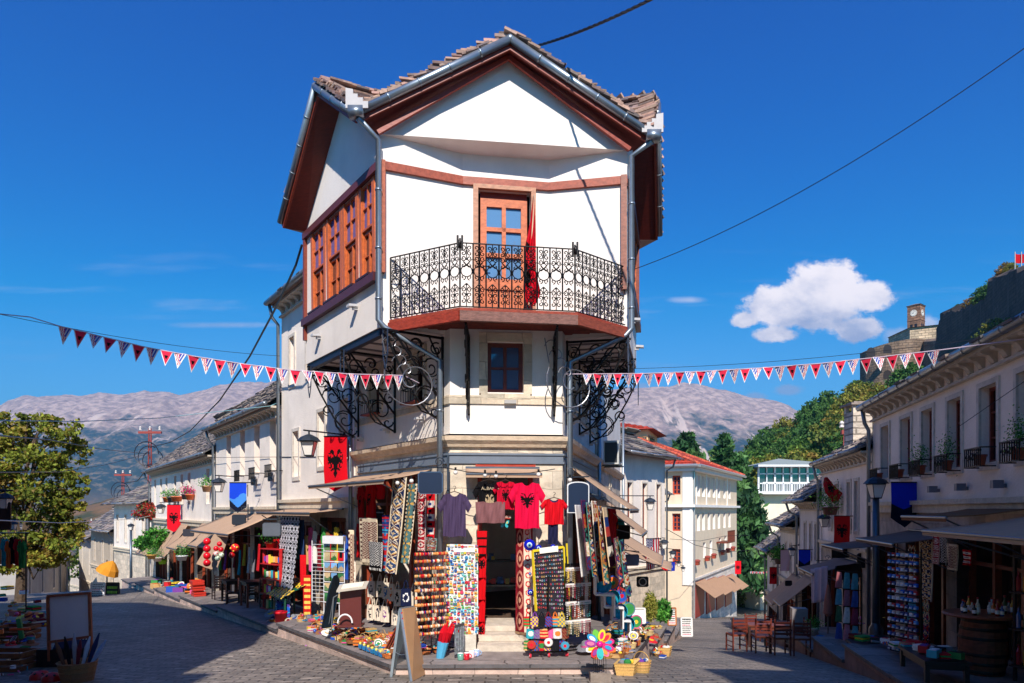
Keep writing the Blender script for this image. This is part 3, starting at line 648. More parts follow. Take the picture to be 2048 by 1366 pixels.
m.build('rail_finial','iron',H)
# ---- ornamental iron brackets ----
def bracket(o,out,w=.95,h=1.25,col=BLK,fancy=True):
 o=V(o);X=V(out).normalized();Z=V((0,0,1));side=X.cross(Z);m=MB(col)
 P=lambda u,v,s=0:o+X*u*w+Z*(-v*h)+side*s
 m.beam(P(0.02,0),P(.02,1),.03,.03,up=X);m.beam(P(0,.02),P(1,.02),.03,.03)
 m.beam(P(.03,.75),P(.82,.04),.025,.025);m.beam(P(.25,.02),P(.02,.35),.02,.02)
 m.tube([P(.03,.98),P(.25,.9),P(.5,.7),P(.75,.38),P(.97,.04)],.016,5)
 R=random.random
 for(u,v,r,a0,a1)in((.28,.72,.24,-1.6,8.2),(.22,.38,.17,3,-6.3),(.52,.40,.20,0,9),(.74,.2,.14,3.1,-5),(.45,.14,.12,0,7.5),(.88,.10,.08,1,8),(.13,.16,.11,2,-5.5),(.62,.6,.12,4,-4),(.36,.24,.11,4,11),(.63,.28,.12,1,8),(.12,.56,.10,1,-6),(.15,.87,.10,3,9)):
  m.tube(spiral(P(u,v),X,Z,r*w,r*w*.12,a0,a1,20),.0115,4)
  m.tube(spiral(P(u,v,.02),X,Z,r*w*.85,r*w*.5,a0+.5,a0+3.6,8),.009,4)
 if fancy:
 # pendant cage hanging from the outer end
  for s1 in(-.07,.07):m.beam(P(.96,.02,s1),P(.96,.3,s1),.014,.014,C(52,62,82),up=X);m.beam(P(.96,.3,s1),P(.96,.45,0),.012,.012,C(52,62,82),up=X)
  m.beam(P(.96,.3,-.07),P(.96,.3,.07),.014,.014,C(52,62,82));m.tube(spiral(P(.96,.16),side,Z,.06,.012,0,8,14),.007,4)
 return m.build('iron_bracket','iron',H)
for t in(.15,1.72,3.22):bracket(LW.P(t,4.5,.02),nL)
for t in(.2,1.6,3.1):bracket(RW_.P(t,4.5,.02),nR)
for px in(938,1108):bracket(FW.P(FW.t(px),4.5,.02),V((0,-1,0)),w=.72,h=1.15,fancy=False)
def twin_scroll(o,X):
 m=MB(C(150,150,155));o=V(o);Z=V((0,0,1));m.tube(spiral(o,X,Z,.42,.05,2.6,11.5,34),.008,5);m.tube([o+X*-.36+Z*.25,o+X*-.43+Z*.62],.008,5)
 for k in range(4):m.tube(spiral(o+X*(-.3+.07*k)+Z*(.5-.12*k),X,Z,.13,.03,3.1,-1.2,12),.007,5)
 return m.build('light_scroll','galv',H)
twin_scroll(W(826,763,9.75),V((.94,.3,0)).normalized());twin_scroll(W(1145,768,9.95),V((.94,.35,0)).normalized())
# bunting / string hook at flag brackets
# ================= far land =================
def vnoise(x,y,seed=0):
 xi=np.floor(x).astype(np.int64);yi=np.floor(y).astype(np.int64);xf=x-xi;yf=y-yi
 def h(a,b):
  n=(a*374761393+b*668265263+seed*1274126177)&0x7fffffff;n=((n^(n>>13))*1274126177)&0x7fffffff
  return((n^(n>>16))&0xffff)/65535.0
 u=xf*xf*(3-2*xf);v=yf*yf*(3-2*yf)
 return(h(xi,yi)*(1-u)+h(xi+1,yi)*u)*(1-v)+(h(xi,yi+1)*(1-u)+h(xi+1,yi+1)*u)*v
def fbm(x,y,o=5,seed=0,ridged=False):
 s=0;a=.5;t=0
 for i in range(o):
  n=vnoise(x*2**i,y*2**i,seed+i*7)
  if ridged:n=1-np.abs(2*n-1)
  s=s+a*n;t+=a;a*=.55
 return s/t
def np_sheet(name,X,Y,Z,mat,smooth=True,cf=None,**tags):
 nr,nc=X.shape;me=bpy.data.meshes.new(name)
 idx=np.arange(nr*nc).reshape(nr,nc);fs=np.stack([idx[:-1,:-1],idx[:-1,1:],idx[1:,1:],idx[1:,:-1]],-1).reshape(-1,4)
 me.vertices.add(nr*nc);me.vertices.foreach_set('co',np.stack([X,Y,Z],-1).astype(np.float32).ravel())
 me.loops.add(fs.size);me.loops.foreach_set('vertex_index',fs.ravel().astype(np.int32));me.polygons.add(len(fs));me.polygons.foreach_set('loop_start',np.arange(0,fs.size,4,dtype=np.int32));me.polygons.foreach_set('loop_total',np.full(len(fs),4,np.int32))
 me.update(calc_edges=True)
 if smooth:me.polygons.foreach_set('use_smooth',np.ones(len(fs),bool))
 me.materials.append(M[mat]if isinstance(mat,str)else mat);o=bpy.data.objects.new(name,me);COL.objects.link(o);o['_w']=(0,0,0)
 for k,q in tags.items():o['category' if k=='cat' else k]=q
 return o
def rock_material():
 mt=bpy.data.materials.new('mountain_rock');mt.use_nodes=True;nt=mt.node_tree;N=nt.nodes;L=nt.links;p=N['Principled BSDF'];p.inputs['Roughness'].default_value=.95;p.inputs['Specular IOR Level'].default_value=.1
 g=N.new('ShaderNodeNewGeometry');sp=N.new('ShaderNodeSeparateXYZ');L.new(g.outputs['Position'],sp.inputs[0])
 def noise(sc,stretch=(1,1,1),d=8,r=.62):
  mp=N.new('ShaderNodeMapping');mp.inputs['Scale'].default_value=stretch;L.new(g.outputs['Position'],mp.inputs[0])
  n=N.new('ShaderNodeTexNoise');n.inputs['Scale'].default_value=sc;n.inputs['Detail'].default_value=d;n.inputs['Roughness'].default_value=r;L.new(mp.outputs[0],n.inputs['Vector']);return n.outputs[0]
 def m(op,a,b=0):
  n=N.new('ShaderNodeMath');n.operation=op
  for i,q in enumerate((a,b)):
   if hasattr(q,'links'):L.new(q,n.inputs[i])
   else:n.inputs[i].default_value=q
  return n.outputs[0]
 def ss(x,a,b):
  n=N.new('ShaderNodeMapRange');n.interpolation_type='SMOOTHSTEP';L.new(x,n.inputs[0]);n.inputs[1].default_value=a;n.inputs[2].default_value=b;return n.outputs[0]
 def mix(f,a,b):
  n=N.new('ShaderNodeMix');n.data_type='RGBA';L.new(f,n.inputs[0])
  for i,q in((6,a),(7,b)):
   if hasattr(q,'links'):L.new(q,n.inputs[i])
   else:n.inputs[i].default_value=(*q,1)
  return n.outputs[2]
 big=noise(.004);fine=noise(.025,d=6)
 rock=mix(ss(fine,.35,.68),C(142,118,106),C(198,170,152))
 wood=mix(ss(noise(.03,d=7),.46,.66),C(44,56,44),C(122,104,78))
 h=m('ADD',sp.outputs[2],m('MULTIPLY',m('SUBTRACT',big,.5),620))
 c=mix(ss(h,325,430),wood,rock)
 gul=noise(.011,(1.0,.10,.08),5,.6)
 scree=m('MULTIPLY',ss(gul,.61,.66),m('MULTIPLY',ss(sp.outputs[2],60,230),ss(sp.outputs[2],640,420)))
 c=mix(scree,c,C(208,184,166))
 dry=mix(ss(noise(.03),.4,.62),C(120,92,66),C(62,66,44));c=mix(ss(sp.outputs[2],95,-10),c,dry)
 L.new(c,p.inputs['Base Color'])
 b=N.new('ShaderNodeBump');b.inputs['Distance'].default_value=4;b.inputs['Strength'].default_value=1;L.new(noise(.02,d=10,r=.7),b.inputs['Height']);L.new(b.outputs[0],p.inputs['Normal'])
 return mt
ROCK=rock_material()
prof=np.array([(-900,860),(-300,850),(-100,840),(0,818),(20,806),(50,797),(90,800),(130,799),(160,802),(200,796),(215,797),(250,797),(290,790),(330,790),(360,797),(400,790),(440,780),(500,775),(560,768),(650,770),(800,790),(1000,780),(1150,785),(1245,783),(1300,784),(1330,786),(1365,774),(1400,776),(1440,783),(1500,797),(1545,805),(1590,822),(1650,850),(1800,880),(2100,890),(2900,900)],float)
def mountains():
 u=np.linspace(-1000,2900,900);R=np.concatenate([np.linspace(700,1500,24),np.linspace(1530,3600,190),np.linspace(3650,5200,20)])
 U,Yy=np.meshgrid(u,R);X=(U-1024)/F*Yy
 top=(1020-np.interp(U,prof[:,0],prof[:,1]))/F*3450+2
 k=np.clip((Yy-1500)/(3450-1500),0,1);back=np.clip((Yy-3450)/1700,0,1)
 shape=np.where(k<.35,.16*(k/.35)**1.3,np.where(k<.75,.16+.56*((k-.35)/.4),.72+.28*np.sin((k-.75)/.25*np.pi/2)))
 rid=fbm(X/380,Yy/900,6,3,True)-.55;rid2=fbm(X/90,Yy/260,5,9,True)-.5
 amp=np.sin(np.clip(k,0,1)*np.pi)**.8
 Z=top*shape*(1-back*.5)+amp*(rid*150+rid2*34)+(k>.9)*rid2*10-60*(1-np.clip(k*3,0,1))+(fbm(X/200,Yy/200,4,5)-.5)*40*np.clip(k*4,0,1)*(1-np.clip(k*1.2,0,1))
 Z=np.where(Yy<1500,np.interp(Yy,[700,1500],[-70,-60]),Z)
 np_sheet('mountain_range',X,Yy,Z,ROCK,kind='structure')
mountains()
def ground():
 th=np.linspace(0,2*np.pi,90);r=np.array([0,25,40,60,90,130,200,300,450,700,1100,2000,5200])
 T,R=np.meshgrid(th,r);X=R*np.cos(T);Y=R*np.sin(T)
 Z=np.interp(R,[0,60,90,130,300,700,5200],[-14,-14,-22,-34,-56,-74,-80])+(fbm(X/60+50,Y/60+50,4,2)-.5)*np.clip(R/20,0,12)
 np_sheet('ground',X,Y,Z,ROCK,kind='structure')
ground()
def knoll():
 u=np.linspace(-500,760,160);R=np.linspace(260,620,50);U,Y=np.meshgrid(u,R);X=(U-1024)/F*Y
 top=(1020-np.interp(U,[-500,0,150,230,300,400,760],[1030,1026,1020,1005,992,985,980]))/F*520
 k=np.clip((Y-260)/260,0,1);Z=-58+(top+60)*np.sin(k*np.pi/2)**1.2+(fbm(X/60,Y/60,5,1)-.5)*22*k-np.clip((Y-520)/100,0,1)*10
 np_sheet('dry_hill',X,Y,Z,ROCK,kind='structure')
knoll()
# ---------- trees ----------
def leaves(name,P,S,Cc,parent,org,mat='leaf',droop=0,aspect=1.6,flat=0):
 n=len(P);d1=rng.normal(size=(n,3));d1[:,2]-=droop;d1/=np.linalg.norm(d1,axis=1,keepdims=True)
 d2=rng.normal(size=(n,3));d2[:,2]*=(1-flat);d2-=(d2*d1).sum(1,keepdims=True)*d1;d2/=np.linalg.norm(d2,axis=1,keepdims=True)
 S=S[:,None];a=d1*S*aspect/2;b=d2*S/2
 co=np.stack([P-a,P+b,P+a,P-b],1).reshape(-1,3)-np.array(org)
 me=bpy.data.meshes.new(name);me.vertices.add(4*n);me.vertices.foreach_set('co',co.astype(np.float32).ravel())
 me.loops.add(4*n);me.loops.foreach_set('vertex_index',np.arange(4*n,dtype=np.int32));me.polygons.add(n);me.polygons.foreach_set('loop_start',np.arange(0,4*n,4,dtype=np.int32));me.polygons.foreach_set('loop_total',np.full(n,4,np.int32));me.update(calc_edges=True)
 ca=me.color_attributes.new('Col','FLOAT_COLOR','CORNER');ca.data.foreach_set('color',np.repeat(np.hstack([np.clip(Cc,0,1),np.ones((n,1))]),4,0).astype(np.float32).ravel())
 me.materials.append(M[mat]);o=bpy.data.objects.new(name,me);COL.objects.link(o);o.parent=parent;o['_w']=tuple(org);return o
def crown_points(cl,per,sq=1.0):
 P=[];T=[]
 for i,(c,r)in enumerate(cl):
  n=int(per*r*r);nt_=12;d=rng.normal(size=(nt_,3));d/=np.linalg.norm(d,axis=1,keepdims=True);tc_=np.array(c)+d*r*rng.uniform(.5,1.1,(nt_,1))*np.array([1,1,sq])
  k=rng.integers(0,nt_,n);P.append(tc_[k]+rng.normal(size=(n,3))*r*np.array([.2,.2,.12]));T.append(np.full(n,i))
 return np.vstack(P),np.concatenate(T)
def tree(label,loc,h,w,pal,n_cl=26,per=240,leaf=.1,group=None,name='broadleaf_tree',seed=1,trunk=.28,cf=None,zsq=.75,c0=.3,cat='tree'):
 global rng
 rng=np.random.default_rng(seed);t=thing(name,label,cat,loc,group);L=V(loc);R_=random.Random(seed)
 m=MB(C(78,62,50));m.tube([L+V((0,0,-.4)),L+V((0,0,h*.2)),L+V((R_.uniform(-.05,.05)*h,0,h*.5)),L+V((0,0,h*.8))],[trunk,trunk*.8,trunk*.5,trunk*.12],7)
 cl=[]
 for i in range(n_cl):
  a=i*2.4+R_.uniform(-.5,.5);k=(i+.5)/n_cl;zz=c0+(1-c0)*k;pr=math.sin(math.pi*min(1,max(.06,(zz-c0+.12)/(1.12-c0))))**.6
  rad=w/2*pr*R_.uniform(.45,.85);c=L+V((math.cos(a)*rad,math.sin(a)*rad,zz*h-w*.1));r=w*R_.uniform(.14,.23)*(.7+.5*pr)
  cl.append((tuple(c),r))
  if i%3==0:m.tube([L+V((0,0,h*(.2+.4*k))),L.lerp(c,.6)+V((0,0,h*.12)),c],[trunk*.4,trunk*.22,trunk*.06],5)
 m.build('trunk','bark',t)
 P,T=crown_points(cl,per,zsq);pal=np.array(pal);ci=rng.integers(0,len(pal),len(cl));base=pal[ci][T];mixc=pal[rng.integers(0,len(pal),len(P))]
 cc=(base*.65+mixc*.35)*rng.uniform(.6,1.4,(len(P),1));leaves('crown',P,leaf*rng.uniform(.6,1.4,len(P)),cc,t,loc)
 return t
GRN=[C(84,122,46),C(68,104,42),C(112,140,54),C(56,90,40)]
AUT=[C(150,120,45),C(128,100,40),C(90,100,40),C(165,118,40)]
MIXT=[C(118,132,50),C(146,140,56),C(92,112,44),C(150,118,54)]
def conifer(label,loc,h,w,name='cedar_tree',seed=3,leaf=.16,n_b=60,group=None,pal=None,droop=.5,per=70,lean=0):
 global rng
 rng=np.random.default_rng(seed);t=thing(name,label,'tree',loc,group);L=V(loc);R_=random.Random(seed);pal=np.array(pal or[C(70,110,58),C(52,90,50),C(92,130,72),C(42,74,44)])
 m=MB(C(70,58,50));m.tube([L+V((0,0,-.5)),L+V((0,0,h*.5)),L+V((0,0,h*.98))],[w*.045,w*.03,w*.006],7);P=[];Cc=[]
 for i in range(n_b):
  k=i/n_b;z=h*(.12+.86*k);a=i*2.39996+R_.uniform(-.4,.4);ln=w/2*(1-k)**.75*R_.uniform(.65,1.15)+w*.03
  pts=[]
  for j in range(5):
   q=j/4;pts.append(L+V((math.cos(a)*ln*q,math.sin(a)*ln*q,z-droop*ln*q*q*.6+.1*ln*q)))
  m.tube(pts,[w*.010*(1-k*.6),w*.008,w*.006,w*.004,w*.002],4)
  n=int(per*ln*(1+ln*.1));q=rng.uniform(.1,1,n)**.7;seg_=np.array([tuple(p)for p in pts]);xx=q*4;i0=np.minimum(xx.astype(int),3);f=(xx-i0)[:,None]
  base=seg_[i0]*(1-f)+seg_[i0+1]*f;sp=ln*.20
  off=rng.normal(size=(n,3))*np.array([sp,sp,sp*.22]);off[:,2]-=np.abs(rng.normal(size=n))*sp*droop
  P.append(base+off);c=pal[rng.integers(0,len(pal))];Cc.append(c*rng.uniform(.55,1.45,(n,1)))
 m.build('trunk','bark',t);P=np.vstack(P);Cc=np.vstack(Cc);leaves('crown',P,leaf*rng.uniform(.6,1.4,len(P)),Cc,t,loc,droop=droop*1.2,aspect=2.6)
 return t
 # plane tree on the left of the street
tp_=thing('plane_tree','tree with green and rust leaves at the left edge of the street','tree',tuple(W(40,1215,22)))
def plane_tree():
 global rng
 rng=np.random.default_rng(4);m=MB(C(84,68,54));b=W(40,1215,22);m.tube([b,W(45,1120,22),W(60,1000,22.2),W(70,900,22.5)],[.17,.14,.09,.03],8);cl=[]
 for px,py,r,Y in((20,880,34,22),(75,862,40,22.5),(122,868,34,22),(150,905,26,22.3),(50,930,48,21.5),(110,935,40,22),(148,960,24,22),(15,985,45,22),(75,1000,48,21.6),(125,1005,34,22),(158,985,16,22),(30,1060,48,22),(90,1058,42,21.8),(135,1050,26,22.2),(160,1012,14,22),(100,1095,30,22),(60,1100,34,22),(-30,900,50,22),(-40,1000,60,22),(0,845,22,22),(55,838,16,22),(100,840,16,22),(30,1122,44,22),(84,1128,38,22),(124,1082,34,22),(150,1060,20,22)):
  c=W(px,py,Y);cl.append((tuple(c),r/F*Y));m.tube([W(45+(px-45)*.2,min(1120,py+90),22),W((px+50)/2,py+30,22),c],[.05,.03,.012],5)
 m.build('trunk','bark',tp_);P,T=crown_points(cl,2900,.8);pal=np.array([C(128,138,46),C(150,146,56),C(92,106,36),C(108,122,42),C(150,104,52)]);ci=rng.integers(0,5,len(cl));cc=(pal[ci][T]*.5+pal[rng.integers(0,5,len(P))]*.5)*rng.uniform(.6,1.45,(len(P),1));leaves('crown',P,.085*rng.uniform(.6,1.3,len(P)),cc,tp_,tp_['_w'])
plane_tree()
# ---------- castle hill ----------
crest=np.array([(1300,1010),(1400,990),(1450,962),(1500,942),(1560,905),(1600,890),(1650,868),(1700,835),(1740,815),(1780,795),(1830,765),(1900,700),(1960,650),(2048,600),(2300,540),(2800,520)],float)
HY0,HY1=62,168
def hill_z(px,Y):
 top=(1020-np.interp(px,crest[:,0],crest[:,1]))/F*HY1;k=np.clip((Y-HY0)/(HY1-HY0),0,1.25)
 return-14+(top+14)*np.sin(np.minimum(k,1)*np.pi/2)**.9-np.maximum(k-1,0)*30
def hill():
 u=np.linspace(1180,2800,120);R=np.linspace(HY0,200,60);U,Y=np.meshgrid(u,R);X=(U-1024)/F*Y
 Z=hill_z(U,Y)+(fbm(X/9,Y/9,5,4)-.5)*3*np.clip((Y-HY0)/20,0,1);Z=np.where(U<1300,np.minimum(Z,-14+(U-1180)/120*8),Z)
 np_sheet('hillside',X,Y,Z,ROCK,kind='structure')
hill()
protos=[]
for i,(pal,lab)in enumerate(((GRN,'dark green'),(MIXT,'olive and yellow green'),(AUT,'autumn gold and brown'),([C(66,108,48),C(88,126,58),C(54,88,44)],'deep green'),([C(110,118,48),C(84,104,42),C(130,124,52)],'pale yellow green'))):
 protos.append((tree(lab+' tree on the wooded slope below the castle',(0,0,0),8.0,7.5,pal,26,110,.28,group='trees on the castle slope',seed=20+i,name='hill_tree',trunk=.3,c0=.2),lab))
rr=random.Random(5);spots=[]
for px in range(1440,1830,17):
 for Y in(72,84,97,111,126,142,158,168):
  if rr.random()<.93 and not(px>1715 and Y>130):spots.append((px+rr.uniform(-9,9),Y+rr.uniform(-6,6)))
for px in range(1815,2180,30):
 for Y in(96,108):spots.append((px+rr.uniform(-9,9),Y+rr.uniform(-6,6)))
spots=spots[:270]
for i,(px,Y)in enumerate(spots):
 k=rr.choice((0,0,0,1,1,3,3,3,4,4,2));o,lab=protos[k];loc=V(((px-1024)/F*Y,Y,float(hill_z(px,Y))-.5))
 s=rr.uniform(.65,1.1)*(.7 if px>1830 else 1)
 lab='%s tree %s on the slope %s'%(lab,('lowest','low','halfway up','high','topmost')[min(4,int((Y-66)/21))],'above the weeping cedar' if px<1510 else 'behind the glazed house' if px<1610 else 'left of the stone chimney' if px<1700 else 'below the round bastion' if px<1810 else 'under the castle rampart')
 if o.get('used'):c=copy_tree(o,label=lab,loc=loc,rotz=rr.uniform(0,6.28),scale=(s,s,s*rr.uniform(.85,1.2)))
 else:c=o;o.location=loc;o.scale=(s,)*3;o['used']=1;o['label']=lab
for o,l in protos:
 if not o.get('used'):o.location=(130,160,30)
for o in SC.objects:
 if 'used' in o:del o['used']
 # cedars
for px,pyb,pyt,Y,w,sd,dr_,lab in((1372,1150,858,66,10.5,31,.75,'wide drooping cedar behind the red tiled roof, flat crown above the ridge'),(1449,1150,862,72,7.5,32,.2,'narrow upright cedar right of the drooping one, behind the cream building'),(1480,1172,905,61,5.8,34,.9,'tall weeping cedar filling the gap right of the cream building')):
 b=W(px,pyb,Y);t_=W(px,pyt,Y);conifer(lab,tuple(b),t_.z-b.z,w,seed=sd,leaf=.3,n_b=90,droop=dr_,per=75)
 # ---------- fortress ----------
FT=C(140,118,98)
fo=thing('fortress_wall','grey stone castle rampart with round bastion on the wooded hilltop','castle',tuple(W(1790,790,172)))
m=MB(FT)
def arc_wall(mb,pts,zb,th=3):
 n=len(pts)
 for(a,za),(b,zb2)in zip(pts,pts[1:]):mb.prism([a,b,b+V((0,th,0)),a+V((0,th,0))],zb,[za,zb2,zb2,za])
pts=[]
for i in range(9):
 an=math.pi*(1.02+.42*i/8);c=W(1800,700,178);pts.append((V((c.x+math.cos(an)*9,c.y+math.sin(an)*9,0)),W(1780,692-i*1.2,172).z))
pts.append((V((*W(1852,0,170)[:2],0)),W(1852,678,170).z))
arc_wall(m,pts,22)
pts2=[(V((*W(px,0,Y)[:2],0)),W(px,py,Y).z)for px,py,Y in((1852,678,171),(1880,676,158),(1897,673,150))]
arc_wall(m,pts2,20)
m.build('bastion','fort',fo)
m=MB(C(40,34,32))
for px,py in((1775,697),(1775,748),(1742,703)):
 q=W(px,py,168.6);m.lathe([(0,0),(1.0,0)],q,12,axis=(0,-1,0));m.box(q+V((0,0,-.6)),2,.1,1.2)
m.build('arched_opening','paint',fo)
m=MB(C(96,82,72));pts3=[(V((*W(px,0,Y)[:2],0)),W(px,py,Y).z)for px,py,Y in((1892,690,150),(1897,640,149),(1905,618,147),(1926,608,141),(1952,611,134),(1965,598,130),(2003,578,120),(2006,545,118),(2030,540,110),(2080,520,98),(2200,500,75))]
q3=[]
for(a,za),(b,zb_)in zip(pts3,pts3[1:]):
 for k in range(5):q3 .append((a.lerp(b,k/5)+V((0,rr.uniform(-.5,.5),0)),za+(zb_-za)*k/5+rr.uniform(-.5,.4)))
pts3=q3
arc_wall(m,pts3,18,4);m.build('rampart','fort',fo)
for k,(i,s)in enumerate(((6,.18),(12,.2),(17,.34),(21,.3),(24,.5),(27,.6),(33,.42),(37,.3))):a,z=pts3[min(i,len(pts3)-1)];copy_tree(protos[(k*3)%4][0],loc=V((a.x,a.y-1.5*s,z-3*s)),rotz=k,scale=s,label='bushy scrub number %d from the left on the high rampart'%(k+1)if 0 else '%s scrub clinging to the rampart, %s'%(('dark','olive','deep green','pale')[k%4],('left end','left shoulder','below the step','at the step','before the flags','under the flags','right edge','farthest right')[k]))
ct=thing('clock_tower','square stone clock tower with white clock faces rising from the castle bastion','tower',tuple(W(1840,680,176)))
b0=W(1802,679,180);b1=W(1879,679,180);w_=b1 .x-b0 .x;cx=(b0 .x+b1 .x)/2;th_=W(0,664,180).z;m=MB(C(215,190,158))
m.prism([(b0 .x,176),(cx+1,173),(b1 .x,177),(b1 .x,186),(b0 .x,186)],b0 .z-3,th_);m.build('tower_base','fort',ct)
m=MB(C(100,90,88));zt=W(0,662,180).z;base=[(b0 .x-.4,175.5),(cx+1,172.4),(b1 .x+.4,176.6),(b1 .x+.4,186),(b0 .x-.4,186)]
m.add([(x,y,th_)for x,y in base]+[(cx,180,zt+.6)],[(i,(i+1)%5,5)for i in range(5)]+[(4,3,2,1,0)]);m.build('base_roof','slab',ct)
t0,t1=W(1823,0,178),W(1855,0,178);z0,z1=th_-.3,W(0,609,178).z;s_=t1 .x-t0 .x;tc=(t0 .x+t1 .x)/2;ang=math.radians(39)
X_=V((math.cos(ang),math.sin(ang),0));Y_=V((-math.sin(ang),math.cos(ang),0));ws=s_/1.33;tcc=V((tc,179.5,0))
m=MB(C(150,112,88));m.box(tcc+V((0,0,(z0+z1)/2)),ws,ws,z1-z0,None,X_,Y_);m.box(tcc+V((0,0,z1-.12)),ws*1.08,ws*1.08,.22,None,X_,Y_);m.box(tcc+V((0,0,z0+(z1-z0)*.42)),ws*1.05,ws*1.05,.12,None,X_,Y_);m.build('tower_shaft','fort',ct)
m=MB(C(120,108,102));q4=[tcc+X_*sx*ws*.58+Y_*sy*ws*.58+V((0,0,z1))for sx,sy in((-1,-1),(1,-1),(1,1),(-1,1))];m.add(q4+[tcc+V((0,0,z1+ws*.22))],[(0,1,4),(1,2,4),(2,3,4),(3,0,4),(3,2,1,0)]);m.build('tower_roof','slab',ct)
for nrm,sd in((-Y_,X_),(-X_,-Y_)):
 m=MB(C(235,228,215));c_=tcc+nrm*(ws/2)+V((0,0,z0+(z1-z0)*.70));m.lathe([(0,.06),(ws*.27,.06),(ws*.27,0)],c_,20,axis=nrm);f_=m.build('clock_face','paint',ct)
 m=MB(BLK);f3=c_+nrm*.09
 for k in range(12):a=k*math.pi/6;m.box(f3+sd*math.sin(a)*ws*.22+V((0,0,math.cos(a)*ws*.22)),.09,.03,.16,None,sd,nrm)
 m.beam(f3,f3+V((0,0,1))*ws*.16+sd*ws*.06,.1,.04);m.beam(f3,f3-sd*ws*.12+V((0,0,.1)),.1,.04);m.build('clock_hands','paint',f_)
 m=MB(C(30,26,30))
 for k in(-1,1):m.box(tcc+nrm*(ws/2+.01)+sd*k*ws*.17+V((0,0,z0+(z1-z0)*.19)),ws*.2,.06,(z1-z0)*.2,None,sd,nrm)
 m.build('belfry_opening','paint',ct)
for k,(cl_,px)in enumerate(((C(200,20,30),2030),(C(30,60,170),2043))):
 q=W(px,542,109);fl=thing('flagpole_flag',('red flag' if k==0 else 'blue flag')+' on a pole on the high castle rampart','flag',tuple(q));m=MB(C(180,180,180));m.tube([q,q+V((0,0,3))],.07,5);m.build('pole','paint',fl)
 m=MB(cl_);m.grid(lambda u,v:q+V((u*1.9,.3*math.sin(u*5),1.4+v*1.4-u*.3)),6,4);m.build('flag_cloth','cloth',fl)
 # ================= haze =================
def haze():
 m=MB();m.box((0,1700,265),11000,7200,760);o=m.build('haze','paint',None,kind='stuff');mt=bpy.data.materials.new('haze_air');mt.use_nodes=True;N=mt.node_tree.nodes;N.clear()
 out=N.new('ShaderNodeOutputMaterial');v=N.new('ShaderNodeVolumePrincipled');v.inputs['Color'].default_value=(.22,.58,1,1);v.inputs['Density'].default_value=HAZE;v.inputs['Anisotropy'].default_value=.2
 mt.node_tree.links.new(v.outputs[0],out.inputs['Volume']);o.data.materials.clear();o.data.materials.append(mt)
HAZE=1.7e-4
haze()
PLASW=C(244,231,218)
